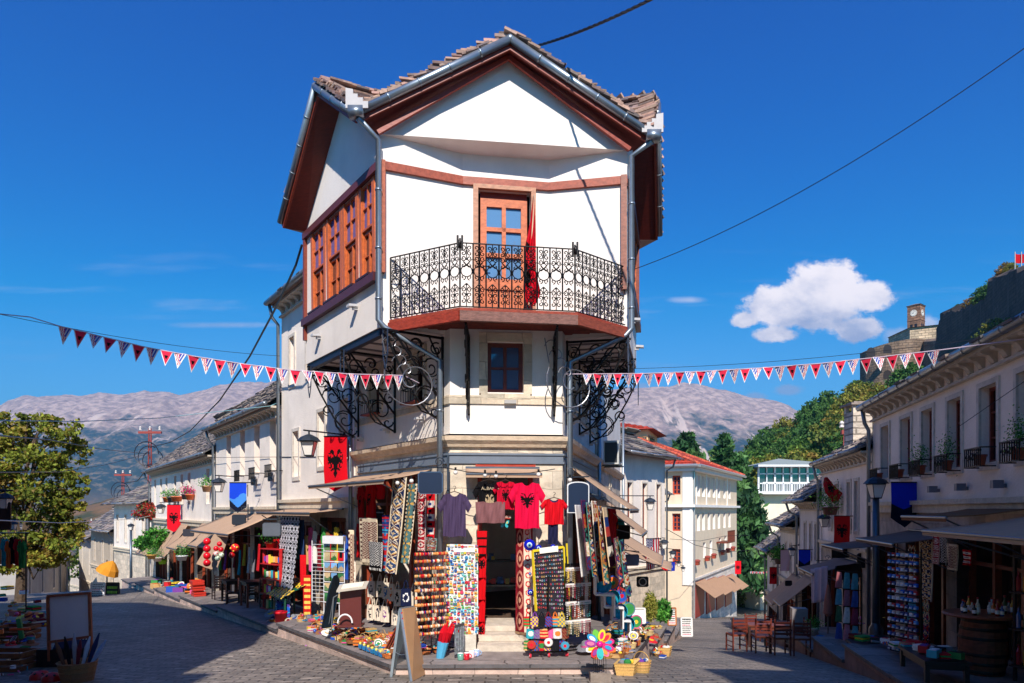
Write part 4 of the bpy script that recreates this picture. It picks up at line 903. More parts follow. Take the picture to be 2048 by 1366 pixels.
# ================= street houses =================
def row_house(label,w,t0,t1,zt,wins=(),shops=(),zc=2.0,depth=5,wallc=PLASW,base=CREAM,pal=SLATEG,corb=True,name='street_house',ext0=0,ext1=.25,ovh=.42,fc=C(120,50,36),rise=.78,wcols=2,wrows=3,gl=C(20,26,40),rev=.16,group=None,surr=True,detail=1,loc=None,ridge=.5):
 q=w.P((t0+t1)/2,0);zg=min(G(*w.P(t0,0)[:2]),G(*w.P(t1,0)[:2]))
 h=thing(name,label,'house',(q.x,q.y,zg),group)
 m=MB(wallc);facade(m,w,t0,t1,zc,zt+.02,[(*o[:4],rev)for o in wins],col=wallc)
 a,b,c,d=w.P(t0,0),w.P(t1,0),w.P(t1,0,-depth),w.P(t0,0,-depth);zr=zt+rise*depth*ridge
 for p_,r_ in((a,d),(b,c)):
  md=p_+(r_-p_)*ridge;m.poly([(p_.x,p_.y,zg-1),(r_.x,r_.y,zg-1),(r_.x,r_.y,zt),(md.x,md.y,zr),(p_.x,p_.y,zt)])
 m.quad((c.x,c.y,zg-1),(d.x,d.y,zg-1),(d.x,d.y,zt),(c.x,c.y,zt));m.build('wall','plaster_old',h)
 m=MB(base);facade(m,w,t0,t1,zg-1,zc,[(*o[:4],.7)for o in shops],col=base,revcol=C(84,60,50));m.build('ground_floor_wall','stone',h)  # shop reveals coloured dark so the openings read as shaded
 m=MB(C(60,48,42));m.poly([tuple(w.P(t0+.02,zc+.05,-.05)),tuple(w.P(t1-.02,zc+.05,-.05)),tuple(w.P(t1-.02,zc+.05,-depth)),tuple(w.P(t0+.02,zc+.05,-depth))]);m.build('floor','oldwood',h)
 m=MB(C(212,196,172));m.box(w.P((t0+t1)/2,zc,.03),t1-t0,.1,.13,None,w.d,w.n,(0,0,1));m.box(w.P((t0+t1)/2,zc+.1,.05),t1-t0-.01,.14,.07,None,w.d,w.n,(0,0,1));m.build('cornice','plain_stone',h)
 e0,e1=w.P(t0-ext0,zt+.02,ovh),w.P(t1+ext1,zt+.02,ovh);r0,r1=w.P(t0-ext0,zr+.25,-depth*ridge),w.P(t1+ext1,zr+.25,-depth*ridge);k0,k1=w.P(t0-ext0,zt,-depth-.3),w.P(t1+ext1,zt,-depth-.3)
 m=MB();slates(m,[e0,e1,r1,r0],.16 if detail else .28,.3 if detail else .5,.03,pal,jag=.04);slates(m,[k0,k1,r1,r0],.5,.8,.04,pal)
 for k in range(int((t1-t0)/.35)):
  q=r0+(r1-r0)*((k+.5)/int((t1-t0)/.35));m.box(q+V((0,0,.06)),.38,.42,.05,jit(random.choice(pal),.2),w.d,w.n)
 m.build('roof','slab',h)
 m=MB(C(125,100,88));m.quad(e0+V((0,0,-.03)),e1+V((0,0,-.03)),w.P(t1+ext1,zt-.02,-.05),w.P(t0-ext0,zt-.02,-.05));m.build('eave_boards','oldwood',h)
 if corb:
  m=MB(C(205,192,175));n=max(2,int((t1-t0)/.36));m.box(w.P((t0+t1)/2,zt-.26,.03),t1-t0,.08,.04,None,w.d,w.n,(0,0,1));m.box(w.P((t0+t1)/2,zt-.045,.11),t1-t0,.22,.05,None,w.d,w.n,(0,0,1))
  for k in range(n):
   t=t0+(t1-t0)*(k+.5)/n;pr=[(0,-.22),(.04,-.21),(.06,-.17),(.10,-.12),(.17,-.10),(.20,-.07),(0,-.07)]
   m.extrude([w.P(t-.06,zt+b_,a_)for a_,b_ in pr],w.d*.12)
  m.build('corbels','plain_stone',h)
 m=MB(C(140,148,155));gutter(m,e0+V((0,0,-.0)),e1+V((0,0,-.0)),w.n,.06);m.build('gutter','galv',h,True)
 q=w.P(t1-.05,0,.1);m=MB(C(140,148,155));g1=w.P(t1-.05,zt-.02,ovh);m.tube([g1,w.P(t1-.05,zt-.3,ovh*.8),w.P(t1-.05,zt-.45,.1),w.P(t1-.05,G(q.x,q.y)+.1,.1)],.04,8);m.build('downpipe','galv',h,True)
 if wins and surr:
  for o in wins:m=MB(C(214,203,190));surround(m,w,*o[:4],.07,.015);m.build('window_surround','plain_stone',h)
 for o in wins:window(h,w,*o[:4],r=rev*.85,cols=wcols,rows=wrows,fc=fc,fw=.045,gl=gl)
 if shops:
  m=MB(jit(C(150,66,40),.15))
  for o in shops:
   n=max(1,round((o[1]-o[0])/.75))
   for k in range(n+1):t=o[0]+(o[1]-o[0])*k/n;m.beam(w.P(t,o[2],-.2),w.P(t,o[3],-.2),.08,.08,up=w.n)
   m.beam(w.P(o[0],o[3]-.05,-.2),w.P(o[1],o[3]-.05,-.2),.07,.08);m.beam(w.P(o[0],o[3]-.45,-.2),w.P(o[1],o[3]-.45,-.2),.06,.05)
  m.build('shop_front_frame','wood',h)
 return h
def wz(w,pxs,pyt,pyb,pr=None):
 out=[]
 r=pr if pr is not None else(pxs[0][0]+pxs[0][1])/2;z0,z1=w.z(r,pyb),w.z(r,pyt)
 for a,b in pxs:t=sorted((w.t(a),w.t(b)));out.append((t[0],t[1],z0,z1))
 return out
 # left row
w2=[(3.75,4.15,3.0,4.1),(5.0,5.4,2.9,4.0),(6.6,7.0,2.75,3.75),(5.75,6.1,4.9,5.95),(6.9,7.25,4.85,5.9)]
row_house('tall white three-storey townhouse joined to the left of the corner house',LW,3.5,7.86,LW.z(550,596,.33),w2,[(3.9,5.3,-.05,1.85),(5.8,7.5,-.1,1.75)],zc=2.1,depth=4.5,rev=.2,ext0=-.3,rise=.42,ovh=.3,ext1=.02,fc=C(150,50,35))
w3=[(a,a+.52,2.95,4.2)for a in(8.3,9.7,11.15,12.7)]
row_house('low white house with corbelled eave, second in the left row',LW,7.95,14.6,LW.z(428,853,.33),w3,[(8.3,10.2,-.4,1.55),(10.6,12.3,-.5,1.5),(12.6,14.2,-.6,1.4)],zc=1.95,depth=6,rev=.26,fc=C(165,48,32),surr=False,ovh=.3,ext1=.02)
w4=[(t,t+.5,2.2,3.35)for t in(15.5,18.6,20.0,21.4,23.4,24.8,26.4)]
row_house('long white house with seven narrow windows, third in the left row',LW,14.7,27.8,LW.z(303,940,.33),w4,[(15.2,17.4,-1,.9),(17.9,20.2,-1,.9),(20.7,23,-1.2,.8),(23.5,26.5,-1.3,.7)],zc=1.5,depth=6,rev=.24,fc=C(150,50,40),surr=False,pal=SLATEG,ovh=.3,ext1=.02)
# houses farther down the left street
def box_house(label,p0,p1,Y0,Y1,zt,zb,depth=5,wins=3,wz_=None,wc=PLASW,pal=SLATEG,rows=1,**kw):
 a=V(((p0-1024)/F*Y0,Y0,0));b=V(((p1-1024)/F*Y1,Y1,0));d=b-a;n=V((d.y,-d.x,0)).normalized();w=Wall(a,d,n);L_=d.length;ws=[]
 for r in range(rows):
  for k in range(wins):
   t=L_*(k+.5)/wins;hh=(zt-zb)/(rows+1);z0=zb+hh*(r+1)+.25*hh*.6;ws.append((t-.2,t+.2,z0,min(zt-.35,z0+hh*.6)))
 return row_house(label,w,0,L_,zt,ws,kw.pop('shops',()),zc=zb+(zt-zb)/(rows+1)*.95,depth=depth,wallc=wc,pal=pal,detail=0,ext0=.3,ext1=.3,ovh=.45,**kw)
box_house('white house with flower boxes closing the left row before the street bends',228,297,41,36,W(0,1008,38).z,-2.6,5,4,corb=False,rise=.5)
box_house('small house with sagging slate roof beyond the bend of the left street',182,232,52,46,W(0,1062,48).z,-4.5,6,3,corb=False,wc=C(190,175,155))
box_house('pale house lower down the left street, right of the bare wall',158,186,66,60,W(0,1075,62).z,-8,6,2,corb=False,wc=C(215,205,190))
box_house('distant low house with grey slab roof at the foot of the left street',138,168,84,80,W(0,1098,82).z,-11,7,2,corb=False,wc=C(205,190,175))
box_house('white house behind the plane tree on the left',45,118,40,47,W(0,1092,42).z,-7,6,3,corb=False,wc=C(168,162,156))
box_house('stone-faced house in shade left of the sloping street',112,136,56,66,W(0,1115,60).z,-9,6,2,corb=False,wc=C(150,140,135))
tree('small bushy tree at the foot of the left street',tuple(W(134,1150,72)),5.5,5,GRN+MIXT[:2],18,60,.25,seed=41,name='street_tree',c0=.1)
# right row
zA=lambda px,py:RW.z(px,py)
cols1=[(1764,1779),(1803,1823),(1845,1867),(1897,1924),(1961,1996),(2036,2082)]
w1=[(*sorted((RW.t(a),RW.t(b))),2.62,3.62)for a,b in cols1];w1+=[(-2.2,-1.8,2.62,3.62),(-3.4,-3.0,2.62,3.62)]
row_house('long two-storey house with corbelled eave filling the right edge, its front in shade',RW,-5.2,6.75,4.08,w1,[(-4.8,-1.2,-.2,1.75),(-.8,2.4,-.3,1.7),(2.8,4.7,-.4,1.6),(5.1,6.5,-.6,1.5)],zc=2.02,depth=6,rev=.15,fc=C(120,52,38),wallc=C(250,234,218),ext0=0,base=C(190,172,158),rise=.22,ovh=.22,ext1=.02)
zz=RW.z(1690,1003);w2r=[(t,t+.32,1.55,2.65)for t in(7.9,8.6,9.9,10.6)]
row_house('white house with slab roof and chimney, second in the right row',RW,6.85,11.9,3.25,w2r,[(7.6,9.4,-1.1,.75),(9.8,11.5,-1.3,.6)],zc=1.05,depth=5,rev=.15,wallc=C(250,234,220),base=C(190,175,162),rise=.5,ovh=.22,ext1=.02)
row_house('small white house with steep slab roof, third in the right row',RW,12.0,15.4,2.25,[(t,t+.3,.55,1.6)for t in(12.5,13.3,14.2)],[(12.5,15,-2.2,-.3)],zc=.1,depth=5,rev=.2,wallc=C(222,215,212),base=C(175,160,150))
row_house('lower slab-roofed house, fourth in the right row',RW,15.5,19.6,1.45,[(t,t+.3,-.2,.8)for t in(16,17,18)],[(16,19,-3,-1.1)],zc=-.6,depth=5,rev=.2,wallc=C(225,218,214),base=C(175,160,150),rise=.6)
row_house('lowest slab-roofed house at the far end of the right row',RW,19.7,23.5,.35,[(t,t+.3,-1.3,-.3)for t in(20.2,21.3)],[(20,23,-4,-2.1)],zc=-1.6,depth=5,rev=.2,wallc=C(225,218,214),base=C(175,160,150))
# chimney on the second right house
ch=thing('chimney_stack','pale stone chimney with smoke openings on the second right roof','chimney',tuple(W(1716,870,18.5)))
m=MB(C(222,205,185));q=W(1716,856,18.5);m.box(q+V((0,0,-.1)),.5,.5,1.0);m.build('shaft','rubble',ch)
for sx in(-.2,0,.2):
 for sy in(-.2,.2):m=MB(C(222,205,185));m.box(q+V((sx,sy,.48)),.09,.09,.18);m.build('vent_post','plain_stone',ch)
m=MB(C(150,135,125));m.box(q+V((0,0,.6)),.66,.66,.05);m.box(q+V((0,0,.65)),.4,.4,.06);m.build('cap','slab',ch)
# small houses right behind the corner house
box_house('slab-roofed white house directly right of the corner house',1243,1330,24.5,27.5,W(0,913,26).z,-4,3.2,3,corb=False,rise=.5,ridge=.5)
box_house('narrow white house with gutter and small slab roof beyond the corner house',1282,1322,30,36,W(0,985,32).z,-5,2.0,2,corb=False,rise=.9)
# cream building
def cream():
 c0=V(((1383-1024)/F*41.8,41.8,0));dl_=V((.46,.888,0)).normalized();wl_=Wall(c0,dl_,(dl_.y,-dl_.x,0));df_=V((-.888,.46,0));wf_=Wall(c0,df_,(-.46,-.888,0));L1=15.4;L2=9.5;zt=4.65;zb=-7
 h=thing('cream_building','three-storey cream building with red tiled hip roof at the bend of the right street','building',(c0 .x,c0 .y,-4.4));YC=C(228,206,176);WC_=C(236,230,222)
 wz_long=lambda t:EYE+(1020-t)/F
 ops=[];n=8
 tcol=[wl_.t(px)for px in(1388,1397,1407,1418,1428,1438,1449,1459)]
 for t in tcol:
  ops.append((t-.42,t+.42,2.85,4.15));ops.append((t-.42,t+.42,.7,1.8))
 for px in(1409,1422,1440,1451,1461):t=wl_.t(px);ops.append((t-.4,t+.4,-1.15+.02*t,-.15+.02*t))
 m=MB(YC);facade(m,wl_,0,L1,-2.4,zt,ops,rev=.35,col=YC,revcol=WC_)
 fo_=[(*sorted((wf_.t(1344),wf_.t(1361))),z0,z1)for z0,z1 in((wf_.z(1352,989),wf_.z(1352,951)),(wf_.z(1352,1062),wf_.z(1352,1027)),(wf_.z(1352,1128),wf_.z(1352,1098)))]+[(*sorted((wf_.t(1296),wf_.t(1313))),wf_.z(1352,989),wf_.z(1352,951))]
 facade(m,wf_,0,L2,zb,zt,fo_,rev=.25,col=YC,revcol=WC_)
 b=wl_.P(L1,0);c=wl_.P(L1,0,-L2);d=wf_.P(L2,0);m.quad((b.x,b.y,zb),(c.x,c.y,zb),(c.x,c.y,zt),(b.x,b.y,zt));m.quad((d.x,d.y,zb),(c.x,c.y,zb),(c.x,c.y,zt),(d.x,d.y,zt));m.build('wall','plaster',h)
 m=MB(WC_)
 m.box(wl_.P(L1/2,2.25,.1),L1+.4,.3,.16,None,wl_.d,wl_.n,(0,0,1));m.box(wf_.P(L2/2,2.25,.1),L2,.3,.16,None,wf_.d,wf_.n,(0,0,1))
 for w,L_ in((wl_,L1),(wf_,L2)):m.box(w.P(L_/2,zt-.15,.15),L_+.5,.5,.34,None,w.d,w.n,(0,0,1));m.box(w.P(.25,(zt-2.5)/2,.03),.55,.08,zt+2.5,None,w.d,w.n,(0,0,1))
 for k in range(0,8,2):t=(tcol[k]+tcol[k+1])/2 if k<7 else 0;m.box(wl_.P(t,3.4,.02),.18,.05,2.1,None,wl_.d,wl_.n,(0,0,1))
 m.build('trim','plaster',h)
 for o in ops:window(h,wl_,*o[:4],r=.3,cols=2,rows=4,fc=C(160,60,38),fw=.09,gl=C(24,26,40))
 for o in fo_:window(h,wf_,*o[:4],r=.2,cols=2,rows=4,fc=C(185,72,40),fw=.09,gl=C(40,45,70))
 # shop floor: awnings over red shutters
 m=MB(C(226,216,205));facade(m,wl_,0,L1,-9,-2.4,[],col=C(225,215,200));m.box(wl_.P(L1/2,-2.2,.05),L1,.12,.12,None,wl_.d,wl_.n,(0,0,1))
 ops2=[(t,t+2.4,-6.9-.12*t,-5.0-.06*t)for t in()]
 m.build('shop_wall','stone',h)
 for k,(t,ww)in enumerate(((.8,2.4),(4.0,2.6),(7.2,2.6),(10.4,2.6))):
  zt2=-2.45-.05*t;m=MB(C(150,40,30));m.box(wl_.P(t+ww/2,zt2-1.0,.03),ww,.08,2.2,None,wl_.d,wl_.n,(0,0,1));m.build('shutter','wood',h)
  m=MB(C(190,150,120));m.grid(lambda u,v:wl_.P(t-.2+(ww+.4)*u,zt2+.1-.85*v,.06+1.2*v),3,2,None,(0,0,-.03));m.build('awning','canvas',h)
  # iron balcony
 m=MB(C(120,60,45));t=wl_.t(1440);m.box(wl_.P(t,-.25,.4),2.6,.8,.1,None,wl_.d,wl_.n)
 for k in range(17):m.beam(wl_.P(t-1.3+k*.1625,-.2,.78),wl_.P(t-1.3+k*.1625,.55,.78),.035,.035,up=wl_.n)
 m.beam(wl_.P(t-1.3,.55,.78),wl_.P(t+1.3,.55,.78),.05,.05);m.build('balcony','iron',h)
 m=MB(C(200,72,48));k0=wl_.P(-.4,zt+.02,.5);
 def cr(tl_,tf):return c0+dl_*tl_+df_*tf
 e=[cr(-.5,-.5),cr(L1+.5,-.5),cr(L1+.5,L2+.5),cr(-.5,L2+.5)];e=[V((q.x,q.y,zt+.03))for q in e];r0=cr(4.5,L2/2);r1=cr(L1-4.5,L2/2);r0 .z=r1 .z=zt+2.2
 m.poly([e[0],e[1],r1,r0]);m.poly([e[3],e[0],r0]);m.poly([e[1],e[2],r1]);m.poly([e[2],e[3],r0,r1])
 for a_,b_ in((e[0],r0),(e[1],r1),(r0,r1),(e[3],r0)):m.tube([a_+V((0,0,.05)),b_+V((0,0,.05))],.14,6,C(215,100,70))
 for k in range(1,14):
  q=k/14;m.tube([e[3].lerp(r0,q)+V((0,0,.02)),e[0].lerp(r0,q)+V((0,0,.02))],.05,4,C(188,62,42));m.tube([e[0].lerp(r0,q)+V((0,0,.02)),e[1].lerp(r1,q)+V((0,0,.02))],.05,4,C(188,62,42))
 m.build('roof','tile',h)
 m=MB(C(195,190,185));gutter(m,e[0]-V((0,0,.05)),e[1]-V((0,0,.05)),wl_.n,.1);gutter(m,e[3]-V((0,0,.05)),e[0]-V((0,0,.05)),wf_.n,.1);q=wl_.P(.15,0,.12);m.tube([(q.x,q.y,zt-.3),(q.x,q.y,-6)],.07,6);m.build('gutter','galv',h)
 for px in(1388,1409,1422,1440,1451,1461):
  t=wl_.t(px);z=-1.25+.02*t;m=MB(C(150,60,40));m.box(wl_.P(t,z,.2),.5,.2,.18,None,wl_.d,wl_.n);m.ball(wl_.P(t,z+.16,.2),.17,8,C(150,70,60),(1.2,1,.6));m.build('flower_box','paint',h)
cream()
def upper_red():
 h=thing('red_roof_house','cream upper storey with red tiled roof rising behind the slab roofs','house',tuple(W(1280,900,52)));q0=W(1200,888,52);q1=W(1296,888,50);q2=W(1314,888,55);zb=W(0,1000,52).z;zt=W(0,862,51).z
 fr=[q0,q1,q2,q2+V((-2,7,0)),q0+V((0,8,0))];m=MB(C(228,200,150));m.prism([(q.x,q.y)for q in fr],zb,zt);m.build('wall','plaster',h)
 w=Wall(q0,q1-q0,V((q1 .y-q0 .y,-(q1 .x-q0 .x),0)))
 for a,b in((1275,1283),(1285,1293)):window(h,w,*sorted((w.t(a,.1),w.t(b,.1))),w.z(1284,890),w.z(1284,873),r=-.06,cols=2,rows=2,fc=C(170,130,90),fw=.05)
 w=Wall(q1,q2-q1,V((q2 .y-q1 .y,-(q2 .x-q1 .x),0)));window(h,w,*sorted((w.t(1299,.1),w.t(1310,.1))),w.z(1304,890),w.z(1304,875),r=-.06,cols=2,rows=2,fc=C(170,130,90),fw=.08)
 m=MB(C(205,75,50));c_=(q0+q2)/2+V((-1.5,3.5,0));c_.z=W(0,838,53).z+.4;ex=[]
 for q in fr:d=V((q.x-c_.x,q.y-c_.y,0));ex.append(V((q.x,q.y,zt))+d.normalized()*.8)
 for i in range(5):m.poly([ex[i],ex[(i+1)%5],V(c_)]);
 for i in range(5):
  for k in range(1,9):m.tube([ex[i].lerp(c_,k/9)+V((0,0,.03)),ex[(i+1)%5].lerp(c_,k/9)+V((0,0,.03))],.05,4,C(188,62,42))
 m.poly(list(reversed(ex)),C(150,100,80));m.build('roof','tile',h)
upper_red()
def glazed():
 Y=64;h=thing('glazed_house','pale house with glazed top gallery and white balcony rail behind the right row','house',tuple(W(1575,1130,Y)));a=W(1520,0,Y);b=W(1668,0,Y);zt=W(0,932,Y).z;zf=W(0,986,Y).z;zb=W(0,1230,Y).z;w=Wall(a,b-a,(0,-1,0));L_=(b-a).length
 m=MB(C(232,222,196));facade(m,w,0,L_,zb,zf,[(5.6,7.4,w.z(1600,1026),w.z(1600,996))],col=C(232,222,196));a2=a+V((-1.3,3.2,0))
 m.quad((a.x,a.y,zb),(a2 .x,a2 .y,zb),(a2 .x,a2 .y,zf),(a.x,a.y,zf));m.build('wall','plaster',h);m=MB(C(20,34,40));m.box(w.P(6.5,w.z(1600,1011),-.15),1.8,.05,1.4);m.build('window','glass',h)
 m=MB(C(226,226,224));m.box(w.P(L_/2,zf,.2),L_+1.2,1.6,.25);m.box(w.P(L_/2,zt,.1),L_+.8,1.2,.18)
 m.build('balcony_slab','paint',h);m=MB(C(62,66,72));m.box(w.P(L_/2,(zt+zf)/2,-.6),L_-.2,.2,zt-zf);m.build('glazing','glass',h);m=MB(C(70,90,110));m.box(a2 .lerp(a,.5)+V((.3,0,(zt+zf)/2)),.2,3.2,zt-zf);m.build('glazing','glass',h)
 m=MB(C(222,224,226));n=9
 for k in range(n+1):t=L_*k/n;m.beam(w.P(t,zf,-.4),w.P(t,zt,-.4),.16 if k%2==0 else .09,.12,up=(0,1,0))
 for f in(.36,.72):z=zf+(zt-zf)*f;m.beam(w.P(0,z,-.4),w.P(L_,z,-.4),.12,.1)
 m.build('mullion','paint',h);m=MB(C(232,232,232));zr=zf+(zt-zf)*.38
 for k in range(46):m.beam(w.P(L_*k/45,zf,.7),w.P(L_*k/45,zr,.7),.05,.04,up=(0,1,0))
 m.beam(w.P(0,zr,.7),w.P(L_,zr,.7),.08,.08);m.build('balcony_rail','paint',h)
 m=MB(C(150,156,146));c_=w.P(L_*.42,zt+.9,-3);e=[w.P(-.4,zt+.1,.7),w.P(L_+.4,zt+.1,.7),w.P(L_+.4,zt+.1,-7),w.P(-.4,zt+.1,-7)]
 for i in range(4):m.poly([e[i],e[(i+1)%4],c_])
 m.build('roof','paint',h)
glazed()
# shaded passage with arch at the bottom of the right street
Y=74;pa=thing('stone_gateway','shaded stone gateway with dark arch and pillar at the bottom of the right street','gateway',tuple(W(1505,1190,Y)))
w=Wall(W(1462,0,Y),(1,0,0),(0,-1,0));m=MB(C(120,125,140));t0,t1=w.t(1499),w.t(1512);zb=W(0,1215,Y).z;facade(m,w,0,w.t(1560),zb,W(0,1135,Y).z,[(t0,t1,zb,W(0,1158,Y).z)],rev=1.5);m.build('wall','rubble',pa);m=MB(C(175,168,160));q=W(1521,0,Y-2);m.box((q.x,q.y,W(0,1160,Y).z),1.3,1.3,W(0,1125,Y).z-zb);m.build('pillar','stone',pa)
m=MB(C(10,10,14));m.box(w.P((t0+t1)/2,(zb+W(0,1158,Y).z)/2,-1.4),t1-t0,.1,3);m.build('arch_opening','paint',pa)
# unseen houses inferred from the foreground shade, plus two added shade blocks
def unseen_caster(label,poly,zt,col):
 q=poly[0];h=thing('unseen_caster',label,'house',(q[0],q[1],0));m=MB(col);m.prism(poly,-1.5,zt-.25);m.build('wall','plaster_old',h)
 cx=sum(a[0]for a in poly)/len(poly);cy=sum(a[1]for a in poly)/len(poly);m=MB(SLATEG[1])
 out=[(a[0]+(a[0]-cx)*.03,a[1]+(a[1]-cy)*.03)for a in poly];m.prism(out,zt-.25,zt);m.build('roof','slab',h)
unseen_caster('tall stone house beside the camera on the left, shading the street',[(-4.2,5.1),(-4.5,4.0),(-4.0,2.0),(-4.2,1.2),(-4.6,.5),(-4.5,-1.2),(-4.5,-4),(-18,-4),(-18,12),(-10.4,10.3),(-7.5,7.6),(-6.3,7.9)][::-1],8.0,C(190,180,170))
unseen_caster('unseen block added behind the camera on the left, its tip shading the setts',[(-3.45,-5.0),(-3.45,-9),(-9,-9),(-9,-5.0)],12,C(190,180,170))  # added block, placed so its shadow tip falls on the setts
unseen_caster('tall house beside the camera on the right, shading the right edge',[(2.9,-.15),(3.4,-.1),(4.3,-.1),(4.3,-9),(2.6,-9)][::-1],8.2,C(190,180,170))
unseen_caster('unseen block added behind the camera on the right to shade the cafe tables',[(4.35,-.05),(9.2,-.05),(12,-9),(4.35,-9)][::-1],10.9,C(190,180,170))  # added block, height set to shade the cafe chairs but not the bunting
# ================= awnings, lamps, flags, signs, wires =================
AWC=C(196,164,138)
def awning(label,w,t0,t1,zw,out,zo,col=AWC,sagz=.03,group=None,arms=True,t0o=None,t1o=None):
 c=w.P((t0+t1)/2,zw,.05);a=thing('awning',label,'awning',tuple(c),group)
 m=MB(col);a0=t0 if t0o is None else t0o;a1=t1 if t1o is None else t1o
 def fn(u,v):t=(t0+(t1-t0)*u)*(1-v)+(a0+(a1-a0)*u)*v;return w.P(t,zw+(zo-zw)*v-sagz*math.sin(v*math.pi)*(.6+.4*math.sin(u*9)),.06+(out-.06)*v)
 m.grid(fn,10,8,None,(0,0,-.012));m.quad(fn(0,1),fn(1,1),fn(1,1)-V((0,0,.07)),fn(0,1)-V((0,0,.07)));m.build('canvas','canvas',a,True)
 m=MB(C(120,125,135));m.tube([fn(0,1)-V((0,0,.02)),fn(1,1)-V((0,0,.02))],.016,6)
 m.tube([fn(0,0),fn(1,0)],.022,6)
 if arms:
  for u in(.06,.94):m.tube([fn(u,1)-V((0,0,.03)),w.P(t0+(t1-t0)*u,zw-.55,.06)],.011,5)
 m.build('awning_frame','galv',a);return a
awning('wide beige awning over the left shop front of the corner house',LW,.45,3.35,2.60,.82,2.44,t1o=3.6)
awning('narrow beige awning over the corner shop door',FW,.22,1.28,2.60,.35,2.52,arms=False)
awning('thin beige awning edge over the second shop, left of the patterned rugs',LW,3.9,7.4,2.02,.7,1.96)
awning('broad beige awning held out flat by a long pole, third shop of the left row',LW,8.1,12.4,1.92,1.15,1.45)
for k,(t0,t1,zw,zo,lab)in enumerate(((11.6,12.9,1.8,1.0,'steep beige awning hanging below the broad one'),(13.1,14.4,1.72,.95,'first of the steep beige awnings past the long pole'),(14.9,16.1,1.62,.85,'second steep beige awning in the left row'),(16.4,18.2,1.35,.72,'third beige awning, lower and wider than its neighbours'),(18.6,20.0,1.5,.35,'fourth steep awning under the far red eagle banner'),(20.3,21.8,1.45,.25,'fifth steep awning beside the green climber'),(23.4,26.2,.9,.15,'last low awning of the left row'))):awning(lab,LW,t0,t1,zw,.85,zo)
awning('long beige awning slanting over the right side of the corner shop',RW_,.25,2.9,2.66,.95,2.02)
awning('second slanting awning on the right side of the corner house',RW_,3.0,5.6,2.3,1.0,1.55)
awning('third awning, lower down the right side of the corner house',RW_,6.2,9.4,1.5,1.3,.75)
awning('fourth awning over the far cafe on the right side',RW_,9.6,12.6,.9,1.5,.35)
for t0,t1,zw,zo,out,lab,cl in((-3.2,0,1.95,1.78,1.2,'large sagging beige awning at the right edge, partly in sun',AWC),(.15,1.8,2.02,1.93,.9,'small brown awning with a torn edge under the right cornice',C(150,105,75)),(2.2,4.3,1.66,1.52,.9,'plain grey-brown awning between the brown one and the street lamp',C(140,118,108)),(4.8,6.7,1.42,1.3,1.0,'dark shaded awning behind the tall street lamp',C(130,110,104)),(7.6,9.4,.88,.6,1.0,'grey awning over the hanging black signs',C(150,130,122)),(12.4,14.0,.05,-.75,1.0,'steep beige awning over the cafe tables in the right row',AWC),(14.2,16.2,-.1,-.95,1.0,'second steep beige awning down the right row',AWC)):awning(lab,RW,t0,t1,zw,out,zo,cl)
# lanterns
LAMPBK=C(48,56,66)
def lantern(label,loc,s,pole=0,arm=None,group=None):
 L=V(loc);t=thing('street_lamp' if pole else 'wall_lantern',label,'lamp',(L.x,L.y,L.z-(pole or .8*s)),group)
 def ring(r,z,n=6):return[L+V((r*s*math.cos(a),r*s*math.sin(a),z*s))for a in[math.pi/n+k*2*math.pi/n for k in range(n)]]
 m=MB(C(232,226,218));a,b=ring(.22,-.72,4),ring(.40,-.12,4)
 for k in range(4):m.quad(a[k],a[(k+1)%4],b[(k+1)%4],b[k])
 m.build('lamp_glass','plastic',t);m=MB(LAMPBK)
 for k in range(4):m.tube([a[k],b[k]],.018*s,4);m.tube([a[k],a[(k+1)%4]],.03*s,4);m.tube([b[k],b[(k+1)%4]],.025*s,4)
 m.poly(a);m.build('lamp_frame','iron',t)
 m=MB(LAMPBK);c=ring(.52,-.1,8);d=ring(.36,.08,8);e=ring(.1,.2,8)
 for k in range(8):q=(k+1)%8;m.quad(c[k],c[q],d[q],d[k]);m.quad(d[k],d[q],e[q],e[k])
 m.poly(list(reversed(c)));m.tube([L+V((0,0,.18*s)),L+V((0,0,.36*s))],.04*s,6);m.build('lamp_cap','iron',t)
 if pole:
  m=MB(C(92,104,116));m.tube([L+V((0,0,-.72*s)),L+V((0,0,-pole))],.055,10,r1=.07);m.lathe([(.12,0),(.12,.25),(.07,.35)],L+V((0,0,-pole)),10);m.build('pole','galv',t,True)
 if arm is not None:
  m=MB(C(40,44,52));q=V(arm);tp=L+V((0,0,.36*s));m.tube([V((q.x,q.y,tp.z)),tp,tp+(tp-V((q.x,q.y,tp.z))).normalized()*.12],.014,6);m.ball((q.x,q.y,tp.z),.035,8);m.build('bracket','iron',t)
 return t
def lamp(label,px,py,wpx,Y,**k):
 L=W(px,py,Y);return lantern(label,L,wpx/F*Y/1.0,**k)
lamp('large white lantern on an iron arm beside the near red eagle banner',618,878,46,12.6,arm=LW.P(4.0,0,0))
lamp('grey lantern on a pipe pole left of the blue banner',438,962,30,19,arm=LW.P(11.8,0,0))
lamp('lantern left of the far red eagle banner',322,1012,20,28,arm=LW.P(20.8,0,0))
lamp('small lamp on a slim pole where the left street bends',262,1050,14,34,pole=3.9)
lamp('tiny lantern on the shaded wall down the left street',203,1100,10,50,arm=W(212,1090,51))
lamp('tall street lamp with grey pole in front of the right row',1752,963,46,12.6,pole=2.9)
lamp('wall lantern left of the right red eagle banner',1648,1034,27,18,arm=RW.P(11,0,0))
lamp('lantern left of the small blue banner',1584,1098,18,22.3,arm=RW.P(15.5,0,0))
lamp('dark lantern above the far red banner on the right',1549,1118,14,27,arm=W(1562,1118,27.5))
lamp('lantern hanging from the slab-roofed house right of the corner house',1300,1001,26,21,arm=RW_.P(11,0,0))
lamp('lantern above the striped flag on the right side',1328,1083,20,27,arm=W(1310,1085,28))
